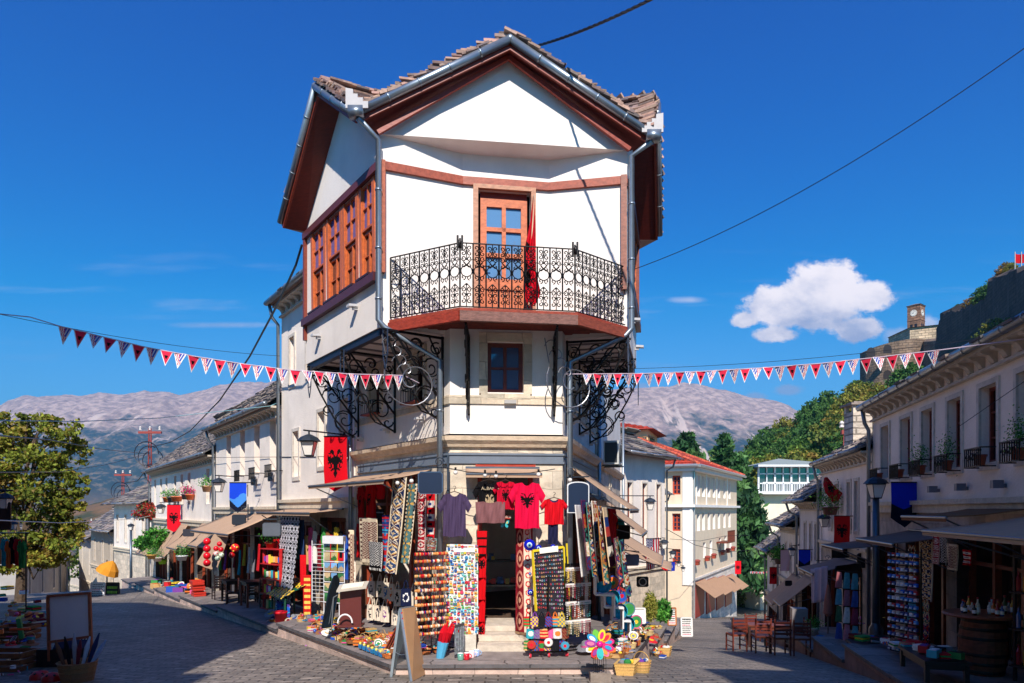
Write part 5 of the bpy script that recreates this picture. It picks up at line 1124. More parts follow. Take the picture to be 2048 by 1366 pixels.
lamp('second lantern in the line of three by the cream building',1345,1104,16,31,arm=W(1325,1100,32))
lamp('third lantern in the line by the cream building',1357,1124,12,35,arm=W(1340,1120,36))
lamp('farthest lantern in the line by the cream building',1366,1135,11,38,arm=W(1350,1130,39))
lamp('small white lantern in the dark at the left edge',27,1046,18,16,arm=W(-30,1040,16))
lamp('black lantern hanging high at the left edge',10,993,34,10.5,arm=W(-60,985,10.5))
# banners
def banner(label,px0,px1,py0,py1,Y,col,emb=True,point=.12,dY=0,wave=.02,alt=None,name='banner',pole=True,group=None):
 a=W(px0,py0,Y);b=W(px1,py0,Y+dY);z1=W(0,py1,Y).z;h=a.z-z1;t=thing(name,label,'banner',((a.x+b.x)/2,(a.y+b.y)/2,z1),group);d=b-a;d.z=0;n=V((d.y,-d.x,0)).normalized();asp=h/d.length
 def fn(u,v):q=a+d*u+n*(wave*math.sin(u*7+v*4)*v);return V((q.x,q.y,a.z-h*v*(1-point*abs(2*u-1)if v>.01 else 1)))
 def cf(u,v):
  if emb and eagle((u-.16)/.68,1-(v-.5+.34/asp*1.2)/(.82/asp)):return BLK
  if alt:return alt(u,v)
  return col
 m=MB(col);m.grid(fn,30,44,cf);m.build('banner_cloth','cloth',t,True)
 if pole:
  m=MB(BLK);q=a.lerp(b,1);m.tube([a+V((0,0,.01)),b+d.normalized()*.12+V((0,0,.01))],.012,5);m.tube([q+d.normalized()*.03+V((0,0,-.05)),V((q.x,q.y,a.z-h*.45))+d.normalized()*.03],.009,5);m.ball(b+d.normalized()*.15,.03,8);m.build('banner_arm','iron',t)
 return t
def bluewave(u,v):
 if v>.82-.5*(u-.5)**2:return C(18,24,44)
 if v>.50+.12*math.sin(u*5+1):return C(70,140,225)
 return C(25,70,215)
banner('long red banner with black double-headed eagle on the tall townhouse',648,694,874,984,12.9,C(225,10,30),dY=-.35)
banner('red eagle banner far down the left row',334,361,1010,1064,26.3,C(220,20,40))
banner('blue banner with a pale wave on the low white house',459,493,966,1026,17.5,C(30,80,215),emb=False,alt=bluewave,point=.2)
banner('blue pointed banner beside the tall street lamp',1782,1834,966,1055,11.8,C(30,60,200),emb=False,alt=lambda u,v:C(20,45,190)if v<.6 else C(14,18,40),point=.22)
banner('red eagle banner below the flowers in the right row',1668,1700,1033,1092,16,C(205,25,25))
banner('small dark blue banner in the right row',1597,1621,1100,1148,20.6,C(20,50,190),emb=False,alt=lambda u,v:C(20,50,190)if v<.6 else C(14,22,40),point=.3)
banner('pale pink cloth banner between the lanterns of the right row',1561,1579,1100,1142,24.4,C(200,170,180),emb=False,point=0)
banner('small red eagle banner at the end of the right row',1539,1556,1135,1168,27,C(200,25,30),point=0)
banner('red eagle banner on the corner of the cream building',1470,1482,1122,1148,50,C(225,20,35),point=0)
def usf(u,v):
 if v<.45 and u<.55:return WHT if(int(u*22)+int(v*22))%3==0 else C(30,40,120)
 return C(200,30,50)if int(u*11)%2==0 else WHT
banner('hanging flag with red and white stripes and blue corner, right side of the corner house',1292,1318,1078,1118,20,WHT,emb=False,alt=usf,point=0,dY=1.2)
banner('second striped flag hanging under the low awnings',1292,1310,1121,1140,22,WHT,emb=False,alt=lambda u,v:C(200,30,50)if int(u*9)%2==0 else WHT,point=0,dY=.5)
banner('small blue flag next to the hanging lanterns on the right side',1336,1350,1124,1142,29,C(30,50,170),emb=False,point=0,alt=lambda u,v:C(240,200,60)if .35<u<.65 and .35<v<.65 and(int(u*18)+int(v*18))%2 else C(30,50,170))
# red flag leaning in the right row and the furled one on the balcony
def drape(label,pts,wd,col,Y=None,name='flag',n=26,pole=None,cf=None):
 t=thing(name,label,'flag',tuple(pts[-1]));m=MB(col);P_=[V(p)for p in pts]
 def fn(u,v):
  x=v*(len(P_)-1);i=min(int(x),len(P_)-2);f=x-i;c=P_[i].lerp(P_[i+1],f);k=wd[i]*(1-f)+wd[i+1]*f
  return c+V(((u-.5)*k,.045*math.sin(u*13+v*5),.02*math.sin(u*17)))
 m.grid(fn,14,n,cf);m.build('flag_cloth','cloth',t,True)
 if pole:m=MB(C(200,180,150));m.tube(pole,.012,6);m.build('pole','paint',t)
 return t
drape('furled red flag with black eagle leaning on the balcony rail by the door',[W(1067,392,9.6),W(1066,440,9.6),W(1061,490,9.58),W(1060,545,9.57),W(1064,585,9.56),W(1062,612,9.6)],[.01,.07,.15,.17,.24,.10],C(205,10,35),pole=[W(1068,390,9.62),W(1058,612,9.62)],cf=lambda u,v:BLK if .4<v<.72 and .05<u<.32+.2*math.sin(v*22)else C(205,10,35))
drape('red eagle flag hanging slack from the second right house',[W(1651,955,17.4),W(1658,968,17.2),W(1667,985,17),W(1668,1003,17)],[.05,.25,.42,.12],C(195,30,30),cf=lambda u,v:BLK if eagle((u-.2)/.5,1-(v-.3)/.4)else C(195,30,30))
drape('small red cloth hanging at the end of a right-side awning',[W(1318,1118,24),W(1326,1128,24),W(1332,1142,24)],[.3,.45,.05],C(215,20,40))
# blank hanging signs
def hsign(label,px0,px1,py0,py1,Y,col,rim=None,dY=0,arc=False,arm=None,name='hanging_sign',oval=False):
 a=W(px0,py1,Y);b=W(px1,py1,Y+dY);h=W(0,py0,Y).z-a.z;d=b-a;d.z=0;L_=d.length;d.normalize();n=V((d.y,-d.x,0));t=thing(name,label,'sign',tuple(a.lerp(b,.5)))
 def out(s,k=0):
  r=min(L_,h)*.12;pts=[]
  if arc:pts=[(s,s),(L_-s,s)]+[(L_/2+(L_/2-s)*math.cos(q),h-L_*.16-s+L_*.16*math.sin(q))for q in[math.pi*i/10 for i in range(11)]]
  else:pts=[(r,s),(L_-r,s),(L_-s,r),(L_-s,h-r),(L_-r,h-s),(r,h-s),(s,h-r),(s,r)]
  return[a+d*x+V((0,0,z))+n*k for x,z in pts]
 m=MB(rim or jit(col,.1));m.extrude(out(0,-.012),n*.024);m.build('sign_frame','paint',t);m=MB(col);m.extrude(out(min(L_,h)*.045,.0),n*.017);m.extrude(out(min(L_,h)*.045,-.017),n*.017);m.build('sign_board','paint',t)
 if oval:m=MB(C(230,225,215));c_=(a+b)/2+V((0,0,h/2))+n*.02;m.tube(spiral(c_,d,V((0,0,1)),L_*.3,L_*.3,0,6.3,18),.012,4);m.build('sign_ring','paint',t)
 if arm is not None:
  m=MB(C(60,70,82));q=V(arm);z=a.z+h+.07;m.beam(V((q.x,q.y,z)),(a if(q-b).length<(q-a).length else b)*1+V((0,0,h+.07)),.018,.018);m.tube([V((q.x,q.y,z+.18)),V((q.x,q.y,a.z-.05))],.016,6)
  m.tube(spiral((q+a)/2*V((1,1,1))if False else V(((q.x+a.x+d.x*L_*.5)/2,(q.y+a.y+d.y*L_*.5)/2,z+.07)),d,V((0,0,1)),.07,.02,0,8,16),.007,4);m.build('sign_bracket','iron',t)
 return t
hsign('navy blank sign with pale rim hanging left of the purple shirt',836,886,943,988,9.35,C(14,34,62),C(60,84,112),arm=W(896,0,9.75))
hsign('dark blue blank sign with arched white rim right of the red shirts',1134,1178,963,1026,9.6,C(22,40,66),C(225,225,225),arc=True,arm=W(1130,0,9.9),dY=.05)
hsign('black blank sign with scrolls over the right side awnings',1224,1260,1050,1079,14.5,C(14,13,15),C(70,70,75),dY=.1,arm=W(1222,0,15))
hsign('grey blank sign lit by the sun on the right side',1249,1278,1109,1132,15.5,C(120,116,126),C(40,40,46),dY=.1,arm=W(1240,0,16))
hsign('black square sign with a white oval ring near the plants',1273,1297,1153,1174,17,C(22,20,22),C(40,38,40),oval=True)
hsign('grey blank sign left of the patterned rug',525,562,1045,1073,14.5,C(92,98,108),C(60,66,76),arm=W(568,0,14.6))
hsign('dark blank sign below the blue banner',464,492,1029,1050,17,C(36,44,56),C(26,32,42),arm=W(496,0,17.3))
hsign('small dark sign over the steep awnings of the left row',366,388,1058,1073,21,C(52,52,60))
hsign('black blank sign under the right red eagle banner',1663,1699,1092,1116,16.2,C(12,11,13),arm=W(1706,0,16.5))
hsign('oblong black sign left of the shaded awning',1632,1660,1127,1147,17.8,C(14,12,15),arm=W(1664,0,18))
hsign('wide black blank sign slanting in front of the third shop',1671,1722,1132,1162,13.5,C(10,9,11),dY=.8)
hsign('dark blank sign behind the street lamp pole',1714,1748,1106,1136,15,C(18,16,18),arm=W(1752,0,15.2))
hsign('small black sign on the far right-row awning',1570,1584,1161,1172,22,C(16,15,18))
hsign('brown round-cornered sign at the left edge',-6,22,1004,1060,10.5,C(44,22,20),arm=W(-20,0,10.6))
# air conditioner
ac=thing('air_conditioner','white outdoor air conditioner on the right wall of the corner house','air conditioner',tuple(RW_.P(5.2,3.0,.2)))
m=MB(C(205,205,200));q=RW_.P(5.2,3.22,.28);m.box(q,.7,.32,.5,None,dR,nR);m.build('casing','paint',ac);m=MB(C(60,62,66));q2=q+nR*.17;m.lathe([(0,.0),(.19,0),(.19,.012),(.0,.012)],q2,16,axis=nR);m.box(q-dR*.355,.01,.26,.42,None,dR,nR);m.build('fan_grille','paint',ac);m=MB(C(70,74,80));m.beam(RW_.P(4.95,2.95,0),RW_.P(4.95,2.95,.5),.03,.03);m.beam(RW_.P(5.45,2.95,0),RW_.P(5.45,2.95,.5),.03,.03);m.build('wall_bracket','galv',ac)
# ---- bunting ----
def pennant(kind):
 m=MB(WHT);n=14
 for j in range(n):
  v0,v1=j/n,(j+1)/n;k=n-j
  for i in range(k):
   a0,a1=-.5*(1-v0)+i/n,-.5*(1-v0)+(i+1)/n;b0=-.5*(1-v1)+max(0,min(k-1,i))/n;b1=-.5*(1-v1)+max(0,min(k-1,i+1))/n
   uc=(a0+a1)/2;vc=(v0+v1)/2;e=.5*(1-vc)-abs(uc)
   if kind==0:
    if e<.035:c=WHT
    elif v1<.62 and eagle((uc+.13)/.26,1-(vc-.2)/.3):c=BLK
    else:c=C(232,48,78)
   else:
    if e<.02:c=WHT
    elif(uc>-.02 if kind==1 else uc<.02)and vc<.52:c=WHT if(i+j)%3==0 else C(40,74,170)
    else:c=C(214,50,78)if int((uc+1)*14)%2 else WHT
   s=1.45;z=-.0
   if abs(b1-b0)<1e-6:m.add([(a0,.0,-v0*s),(a1,0,-v0*s),(b0,0,-v1*s)],[(0,1,2)],c)
   else:m.add([(a0,0,-v0*s),(a1,0,-v0*s),(b1,0,-v1*s),(b0,0,-v1*s)],[(0,1,2,3)],c)
 m.box((0,0,.02),1.0,.02,.05,C(235,215,225));return m
def bunting(label,pts,n,i0,i1,us=1):
 P_=[V(p)for p in pts];t=thing('bunting',label,'bunting',tuple(P_[0]));m=MB(C(215,195,210));m.tube(P_,.006,5);m.build('string','cloth',t)
 acc=[0]
 for a,b in zip(P_,P_[1:]):acc.append(acc[-1]+(b-a).length)
 def at(s):
  for i in range(len(P_)-1):
   if s<=acc[i+1]:return P_[i].lerp(P_[i+1],(s-acc[i])/max(1e-6,acc[i+1]-acc[i]))
  return P_[-1]
 s0,s1=acc[-1]*i0,acc[-1]*i1;w_=(s1-s0)/n;base=[]
 for kd in(0,us):
  b=pennant(kd);t['_w']=(0,0,0);base.append(b.build('pennant','cloth',t))
 for k in range(n):
  kd=1-(k%2)if us==1 else(k+1)%2;src=base[kd];o=src if not src.get('u')else src.copy()
  if src.get('u'):COL.objects.link(o);o.parent=t
  src['u']=1;c=at(s0+w_*(k+.5));d=at(s0+w_*(k+1))-at(s0+w_*k);o.location=c-P_[0];o.scale=(w_*.94,)*3;o.rotation_euler=(random.uniform(-.5,.35),-math.atan2(d.z,math.hypot(d.x,d.y)),math.atan2(d.y,d.x)+random.uniform(-.3,.3))
  if 'u' in o and o is not src:del o['u']
 for b in base:
  if 'u' in b:del b['u']
 t['_w']=tuple(P_[0])
LB=[(-120,612,7.6),(0,628,7.9),(60,634,8.0),(115,651,8.1),(195,671,8.3),(290,694,8.5),(385,712,8.75),(480,727,9.0),(580,740,9.2),(700,748,9.5),(808,751,9.75),(838,766,9.9)]
pl=[W(*p)for p in LB];tot=sum((b-a).length for a,b in zip(pl,pl[1:]));f0=sum((b-a).length for a,b in zip(pl[:3],pl[1:4]))/tot;f1=1-(pl[-1]-pl[-2]).length/tot
bunting('string of red eagle and striped pennants across the left street',pl,27,f0,f1,1)
RB=[(1128,748,10.0),(1165,748,10.0),(1290,747,9.8),(1400,743,9.5),(1520,736,9.2),(1640,727,8.9),(1760,714,8.6),(1880,700,8.3),(2048,678,7.9),(2160,655,7.7)]
pr=[W(*p)for p in RB];tot=sum((b-a).length for a,b in zip(pr,pr[1:]));f0=(pr[1]-pr[0]).length/tot;f1=1-((pr[-1]-pr[-2]).length+(pr[-2]-pr[-3]).length)/tot
bunting('string of red eagle and striped pennants across the right street',pr,31,f0,f1,2)
sb=[W(1500,1143,55),W(1520,1144,55),W(1543,1143,55)];bunting('tiny far string of pennants at the bottom of the right street',sb,12,0,1,1)
# ---- wires ----
def wire(label,pts,r=.006,col=C(28,28,34),sg=0,twist=0):
 P_=[W(*p)for p in pts]
 if len(P_)==2:P_=sag(P_[0],P_[1],sg,18)
 m=MB(col)
 if twist:
  n=160;Q=[P_[0].lerp(P_[-1],i/n)for i in range(n+1)];Q=sag(P_[0],P_[-1],sg,n);d=(P_[-1]-P_[0]).normalized();a=d.orthogonal().normalized();b=d.cross(a)
  for k in range(3):m.tube([q+(a*math.cos(i*.5+k*2.09)+b*math.sin(i*.5+k*2.09))*r*.7 for i,q in enumerate(Q)],r*.75,5)
 else:m.tube(P_,r,5)
 m.build('power_cable' if r>.01 else 'wire','paint',None,label=label,cat='cable')
wire('thick twisted cable rising from the roof to the top of the picture',[(1072,92,10.3),(1560,-150,6.2)],.014,sg=.12,twist=1)
wire('thin wire from the balcony up to the top right corner',[(1250,545,10.3),(2120,45,7.0)],.0055,sg=.25)
wire('slack black cable from the left gable down to the red pole',[(604,490,12.3),(592,530,12.6),(560,600,13.6),(500,712,17),(440,800,22),(380,862,30),(340,885,38),(306,893,44)],.022)
wire('fine wire above the left bunting',[(-40,620,8.0),(560,712,11.4)],.0035,sg=.08)
wire('fine wire above the right bunting',[(1230,738,10.8),(2048,664,9.2)],.0035,sg=.1)
wire('pale blue wire sagging across the left street at eave height',[(-30,841,9),(160,843,10.5),(320,836,12),(450,822,14),(540,812,16),(557,805,16.5)],.007,C(150,205,215))
wire('black cable from the left edge to the red pole',[(-20,870,10),(100,880,16),(200,898,27),(296,908,44)],.014)
wire('lower black cable from the left to the red pole',[(-20,945,12),(120,944,20),(210,930,30),(298,907,44)],.012)
wire('cable along the left facades at lamp height',[(300,908,44),(420,915,22),(560,914,16.5),(700,913,13.0)],.007)
wire('white wire crossing the left street below the plane tree',[(-20,1040,9),(120,1046,13),(270,1038,22),(300,1032,28)],.008,C(220,220,215))
wire('cable from the first red pole to the second',[(299,915,44),(292,940,46),(275,962,52),(250,966,58)],.03)
wire('drooping wire from the slab-roofed house to the passage',[(1306,1047,27),(1340,1062,30),(1390,1090,33),(1450,1104,38),(1530,1098,36),(1610,1060,24),(1650,1040,20)],.014)
wire('wire in front of the cream building',[(1340,1078,38),(1400,1082,38),(1450,1072,40),(1500,1070,40)],.012)
wire('thin cord over the upper windows of the right row',[(1915,855,8.8),(2060,755,8)],.004)
wire('string of bulbs cord across the shop front',[(890,935,9.4),(935,944,9.35),(1000,948,9.35),(1060,946,9.4),(1110,938,9.5)],.006)
for k,(px,py,Y)in enumerate(((911,945,9.38),(970,950,9.38),(992,952,9.38),(1077,949,9.42),(823,962,9.5),(795,966,9.9),(1140,960,9.6))):
 q=W(px,py,Y);b_=thing('light_bulb',['bulb on the cord above the purple shirt','bulb over the black shirt','bulb over the small red shirt','bulb above the tall pink shirt','bulb among the hanging rugs','farthest bulb under the left awning','bulb by the arched sign'][k],'light bulb',tuple(q-V((0,0,.06))));m=MB(C(235,228,220));m.ball(q,.03,10);m.build('glass_bulb','plastic',b_,True);m=MB(BLK);m.tube([q+V((0,0,.025)),q+V((0,0,.07))],.014,6);m.build('socket','iron',b_)
 # ---- poles ----
RDP=C(150,66,56)
def pole(label,px,pyt,pyb,Y,arm,r=.09,extra=True):
 a=W(px,pyt,Y);b=W(px,pyb,Y);t=thing('utility_pole',label,'pole',tuple(b));m=MB(RDP);
 for sx in(-1,1):m.tube([b+V((sx*r*1.5,0,0)),a+V((sx*r*.7,0,0))],r*.45,5)
 n=int((a.z-b.z)/.5)
 for k in range(n):m.tube([b.lerp(a,k/n)+V(((-1)**k*r*1.2,0,0)),b.lerp(a,(k+1)/n)+V((-(-1)**k*r*1.1,0,0))],r*.22,4)
 m.build('mast','paint',t);w_=arm/F*Y;m=MB(RDP);m.beam(a+V((-w_/2,0,-.25)),a+V((w_/2,0,-.25)),.12,.14);m.build('crossarm','paint',t)
 for k in(-1,0,1):m=MB(C(215,205,195));q=a+V((k*w_*.42,0,-.1));m.lathe([(.02,0),(.08,.02),(.05,.1),(.08,.16),(.03,.24)],q,8);m.build('insulator','ceramic',t)
 if extra:
  m=MB(C(34,34,46));
  for k in range(3):m.tube(spiral(a+V((.2*(k-1),-.1,-1.6-.2*k)),V((1,0,0)),V((0,0,1)),.8-.1*k,.7,0+k,5.2+k,14),.03,5)
  m.build('cable_coil','paint',t)
pole('red lattice utility pole with cable coils in front of the mountain',300,857,1020,44,46)
pole('second red utility pole, lower and left of the first',246,944,1060,58,34)
pole('third small red pole over the dry hill',192,1040,1110,76,22,extra=False)
pole('fourth small red pole at the foot of the street',168,1076,1120,88,16,extra=False)
pole('small red pole beside the stone chimney',1690,850,905,24,16,.04,extra=False)
# ================= shop goods =================
X0=V((1,.09,0)).normalized();ZV=V((0,0,1))
def shirt(label,px,pyt,wpx,hpx,Y,col,emb=None,ecol=BLK,X=X0,name='t_shirt',sleeve=1,esc=(.42,.40,.30),trim=None,seed=0,hanger=True):
 c=W(px,pyt,Y);w=wpx/F*Y;h=hpx/F*Y;X=V(X).normalized();n=V((X.y,-X.x,0));t=thing(name,label,'shirt',(c.x,c.y,c.z-h));m=MB(col);bw=w*(.66 if sleeve else .9);r_=random.Random(seed+int(px))
 ph=r_.uniform(0,6)
 def top(x):a=abs(x)/(bw/2);return h*(1-.05*a)-(h*.09*(1-(a/.42)**2)if a<.42 else 0)
 def fn(s):
  def f(u,v):
   x=(u-.5)*bw*(1+.06*(1-v)*math.sin(ph));z=-h+v*top((u-.5)*bw)+.012*h*math.sin(u*9+ph)*(1-v);d=s*(.022+.025*math.sin(math.pi*u)*(.5+.5*math.sin(math.pi*min(1,v*1.1))))*(w/.5)+.010*math.sin(u*16+v*3+ph)+.008*math.sin(u*31-v*5)
   return c+X*x+n*d+ZV*z
  return f
 ew,ez,eh=esc
 def cf(u,v):
  uu=(u-.5+ew/2)/ew;vv=(v-(1-ez-eh))/eh
  if emb and eagle(uu,vv):return ecol
  if trim and v>.93 and abs(u-.5)<.22:return trim
  return col
 m.grid(fn(1),36,44,cf);m.grid(fn(-1),10,10)
 for s in(-1,1):m.grid(lambda u,v,s=s:fn(1)(.5+s*.5,v)*(1-u)+fn(-1)(.5+s*.5,v)*u,1,12)
 m.build('body','cloth',t,True)
 if sleeve:
  for s in(-1,1):
   k=MB(trim or col);a=c+X*(s*bw*.48)+ZV*(-h*.05);b=c+X*(s*w*.5)+ZV*(-h*.30);dn=(b-a);sw=h*.2
   def sl(u,v):q=a.lerp(b,u);return q+X*(-s*sw*.42*(v-.2))*(1)+ZV*(-sw*v*(1-.15*u))+n*(.028*math.sin(math.pi*v)+.006*math.sin(u*12))
   def sl2(u,v):q=a.lerp(b,u);return q+X*(-s*sw*.42*(v-.2))+ZV*(-sw*v*(1-.15*u))-n*.02
   k.grid(sl,8,6,lambda u,v:(trim if trim and u>.85 else col));k.grid(sl2,8,6,lambda u,v:col);k.build('sleeve','cloth',t,True)
 if hanger:k=MB(C(60,45,40));k.tube([c+X*(-bw*.4)+ZV*(-h*.045),c+ZV*.015,c+X*(bw*.4)+ZV*(-h*.045)],.006,5);k.tube([c+ZV*.015,c+ZV*.05]+spiral(c+ZV*.068,X,ZV,.018,.018,-1.5,2.5,8),.004,4);k.build('hanger','paint',t)
 return t
s1=shirt('black T-shirt with pale eagle and lettering on the upper left of the door',979,960,66,82,9.62,C(20,17,19),True,C(190,165,130),esc=(.38,.30,.44))
s1['_w']=tuple(s1 .location);text_mesh('ALBANIA',.062,'cloth',s1,W(981,977,9.55),X0,ZV,C(200,180,150),name='lettering')
shirt('dusty mauve T-shirt hanging below the black one',981,1002,66,44,9.56,C(135,90,92),X=(1,-.1,0),sleeve=0,name='t_shirt',hanger=False)
shirt('plain dark purple T-shirt on a hanger left of the door',909,985,66,88,9.45,C(78,62,92))
shirt('small red T-shirt with black eagle above the doorway',1011,962,50,57,9.58,C(205,12,48),True,esc=(.44,.26,.42))
shirt('tall pink-red T-shirt with large black eagle right of the doorway',1054,963,72,94,9.5,C(228,12,66),True,esc=(.56,.2,.32),hanger=False)
shirt('childs red shirt with blue trim and green hanger',1108,997,56,52,9.45,C(212,14,30),trim=C(50,45,85))
shirt('navy shorts pinned below the childs red shirt',1106,1046,22,42,9.46,C(38,38,72),sleeve=0,name='shorts',hanger=False)
for i,(px,py,w_,h_,o,col_,em,lab)in enumerate(((742,966,56,72,.15,C(205,14,24),True,'red shirt with black eagle nearest under the left awning'),(722,972,34,66,.3,C(175,12,22),True,'narrow red shirt with eagle at the left end under the awning'),(762,958,38,40,.1,C(215,20,34),False,'red shirt half hidden behind the eagle shirts'),(718,1045,20,70,.5,C(195,14,22),False,'red cloth hanging by the grey downpipe'))):
 shirt(lab,px,py,w_,h_,LW.P(LW.t(px),0,.45+o).y,col_,em,X=-dL,esc=(.5,.25,.4))
 # ---- patterned textiles ----
def hsh(a,b):return((a*73856093)^(b*19349663))&1023
CRE=C(225,205,175);NAV=C(26,40,84);GLD=C(205,160,80);TEA=C(78,112,112);CRIM=C(160,22,40);MAR=C(98,24,30)
def p_bw(u,v):a=(u*6)%1-.5;b=(v*20)%1-.5;d=abs(a)+abs(b);return BLK if(d<.16 or .30<d<.42 or d>.62)else C(210,205,210)
def p_kilim(u,v):
 if u<.06 or u>.94:return CRE
 b=(v*6)%1;a=abs(u-.5)*2;d=abs(b-.5)*2+a*.8;st=int(d*9)
 return[GLD,CRE,NAV,C(60,90,130),NAV,CRE,GLD,C(120,60,40),NAV,CRE,NAV][min(10,st)]if(int(u*18)+int(v*70))%7 else CRE
def p_teal(u,v):
 if u<.12 or u>.88:return CRE if int(v*40)%2 else C(40,40,50)
 b=(v*6)%1-.5;a=(u-.5)*1.1;r=math.hypot(a,b);an=math.atan2(b,a)
 return GLD if .1<r<.34+.12*math.cos(an*4)and math.cos(an*4)>.1 else(NAV if r<.1 else TEA)
def p_med(u,v):
 if u<.1 or u>.9 or v<.03 or v>.97:return C(210,180,170)if(int(v*60)+int(u*12))%2 else CRIM
 b=(v*5)%1-.5;a=(u-.5)*1.2;r=math.hypot(a,b*1.1);return[C(70,30,50),C(220,190,180),CRIM,C(225,200,190),CRIM][min(4,int(r*9))]
def p_beige(u,v):
 if u<.2 or v<.08 or v>.92:b=(v*10)%1-.5;return C(80,36,34)if abs(b)<.28 and abs(u-.1)<.06 else CRE
 a=abs((u-.6)*2.2);b=abs(((v*4)%1)-.5)*2;d=a+b;return MAR if int(d*5)%2==0 else C(205,185,160)
def p_bwk(u,v):
 if v<.08:return BLK
 a=abs(u-.5)*2;b=abs(((v*1.6+.1)%1)-.5)*2;d=a+b;return BLK if int(d*7)%2==0 else C(200,195,190)
def p_stripe(u,v):return[C(190,30,40),C(60,160,190),C(190,30,40),CRE,C(200,60,40),C(40,60,120),C(190,30,40)][hsh(int(v*42),3)%7]if abs(u-.5)>.18 or int(v*24)%3 else C(40,110,170)
def p_flags(u,v):
 k=int(v*7);
 if abs(u-.5)<.18 and abs((v*7)%1-.5)<.2:return BLK if k%2==0 else C(40,60,130)
 return C(215,20,30)if k%2==0 else C(225,215,205)
def p_carpet(u,v):
 if u>.48:b=(v*12)%1-.5;a=(u-.74)*4;r=math.hypot(a,b*1.6);return C(195,40,46)if .35<r<.58 or abs(a)>.93 else C(232,205,180)
 b=(v*5)%1-.5;r=math.hypot((u-.25)*2.0,b);return[C(200,150,120),MAR,C(190,120,100),C(120,26,34)][int(r*7)%4]if r<.42 else C(120,22,32)
def p_ethnic(k):
 cs=[C(190,60,50),C(30,60,120),C(220,190,150),C(60,120,110),C(180,120,60),C(90,30,60),C(230,220,205),C(25,25,35)]
 def f(u,v):a=abs(((u*2)%1)-.5)*2;b=abs(((v*(4+k%3))%1)-.5)*2;return cs[(int((a+b)*2.6)*(3+k)+k+int(v*(4+k%3)))%8]
 return f
def p_tex(k):
 cs=[C(220,215,205),C(200,40,40),C(40,70,150),C(230,180,60),C(60,150,120),C(30,30,40)]
 return lambda u,v:cs[hsh(int(u*7)+k*31,int(v*11))%6]
def rug(label,tl,tr,bl,br,cf,nu=24,nv=70,name='rug',fringe=None,wave=.015,mat='thread',cat=None):
 tl,tr,bl,br=map(V,(tl,tr,bl,br));n=(tr-tl).cross(bl-tl).normalized();t=thing(name,label,cat or 'rug',tuple((bl+br)/2));m=MB()
 def fn(u,v):a=tl.lerp(tr,u);b=bl.lerp(br,u);return a.lerp(b,v)+n*(wave*(math.sin(u*8+v*2)+.5*math.sin(u*19))*(.3+v))
 m.grid(fn,nu,nv,lambda u,v:cf(u,1-v),n*.012);m.build('weave',mat,t,True)
 if fringe:
  m=MB(fringe)
  for k in range(18):q=fn(k/17,1);m.tube([q,q-V((0,0,.035))],.004,3)
  m.build('fringe','cloth',t)
 return t
def wrug(label,w,px0,px1,pyt,pyb,off,cf,skew=0,sp=0,**k):
 ta,tb=w.t(px0,off),w.t(px1,off);z1=w.z((px0+px1)/2,pyt,off);z0=w.z((px0+px1)/2,pyb,off);return rug(label,w.P(ta,z1,off),w.P(tb,z1,off),w.P(ta+skew,z0,off+sp),w.P(tb+skew,z0,off+sp),cf,**k)
wrug('long black and white diamond-patterned rug hanging on the far shop front',LW,564,600,1028,1222,.55,p_bw,nu=48,nv=150,sp=.2)
wrug('beige rug with maroon diamonds under the left awning',LW,718,753,1036,1126,.5,p_beige,fringe=CRE,nu=30)
wrug('black and white kilim hanging lowest beside the beige rug',LW,737,763,1084,1136,.62,p_bwk,fringe=C(230,225,220))
wrug('black woven cloth behind the beige rug',LW,752,766,1018,1100,.46,lambda u,v:C(24,20,24)if int(v*30)%9 else C(120,110,110))
wrug('narrow striped red and turquoise runner',LW,764,777,1030,1142,.52,p_stripe)
wrug('tall navy and gold kilim, longest of the hanging rugs',LW,786,812,956,1146,.5,p_kilim,nu=36,nv=150,sp=.15)
wrug('teal kilim with yellow flowers',LW,815,833,968,1126,.42,p_teal,nu=24,nv=120,sp=.12)
wrug('crimson runner with white medallions',LW,834,850,975,1102,.35,p_med,nu=20,nv=110)
wrug('strip of small red and white flag cloths',LW,852,868,988,1082,.25,p_flags,nu=16,nv=70)
wrug('dark patterned shawl low by the corner downpipe',LW,851,872,1076,1102,.55,p_ethnic(2),fringe=BLK)
rug('heavy crimson carpet with cream border hanging right of the doorway',W(1032,1056,9.75),W(1062,1056,9.7),W(1030,1262,9.55),W(1068,1268,9.35),p_carpet,40,140,fringe=C(205,160,110),wave=.02)
for k,(a,b,c,d,o,lab)in enumerate(((1151,1162,1010,1150,.4,'white shawl hanging first on the right side rail'),(1163,1172,1000,1138,.5,'dark red runner second on the right side rail'),(1173,1183,1005,1150,.55,'cream and black woven strip on the right side rail'),(1184,1194,1002,1160,.6,'rust-coloured kilim on the right side rail'),(1195,1205,1012,1165,.7,'blue patterned kilim on the right side rail'),(1206,1214,1015,1130,.75,'last dark kilim on the right side rail'),(1228,1237,1075,1180,.9,'narrow patterned cloth by the second right shop'),(1240,1247,1080,1190,.95,'striped cloth by the second right shop'))):wrug(lab,RW_,a,b,c,d,o,(lambda u,v:C(235,228,222))if k==0 else p_ethnic(k),sp=.1,nu=16,nv=90)
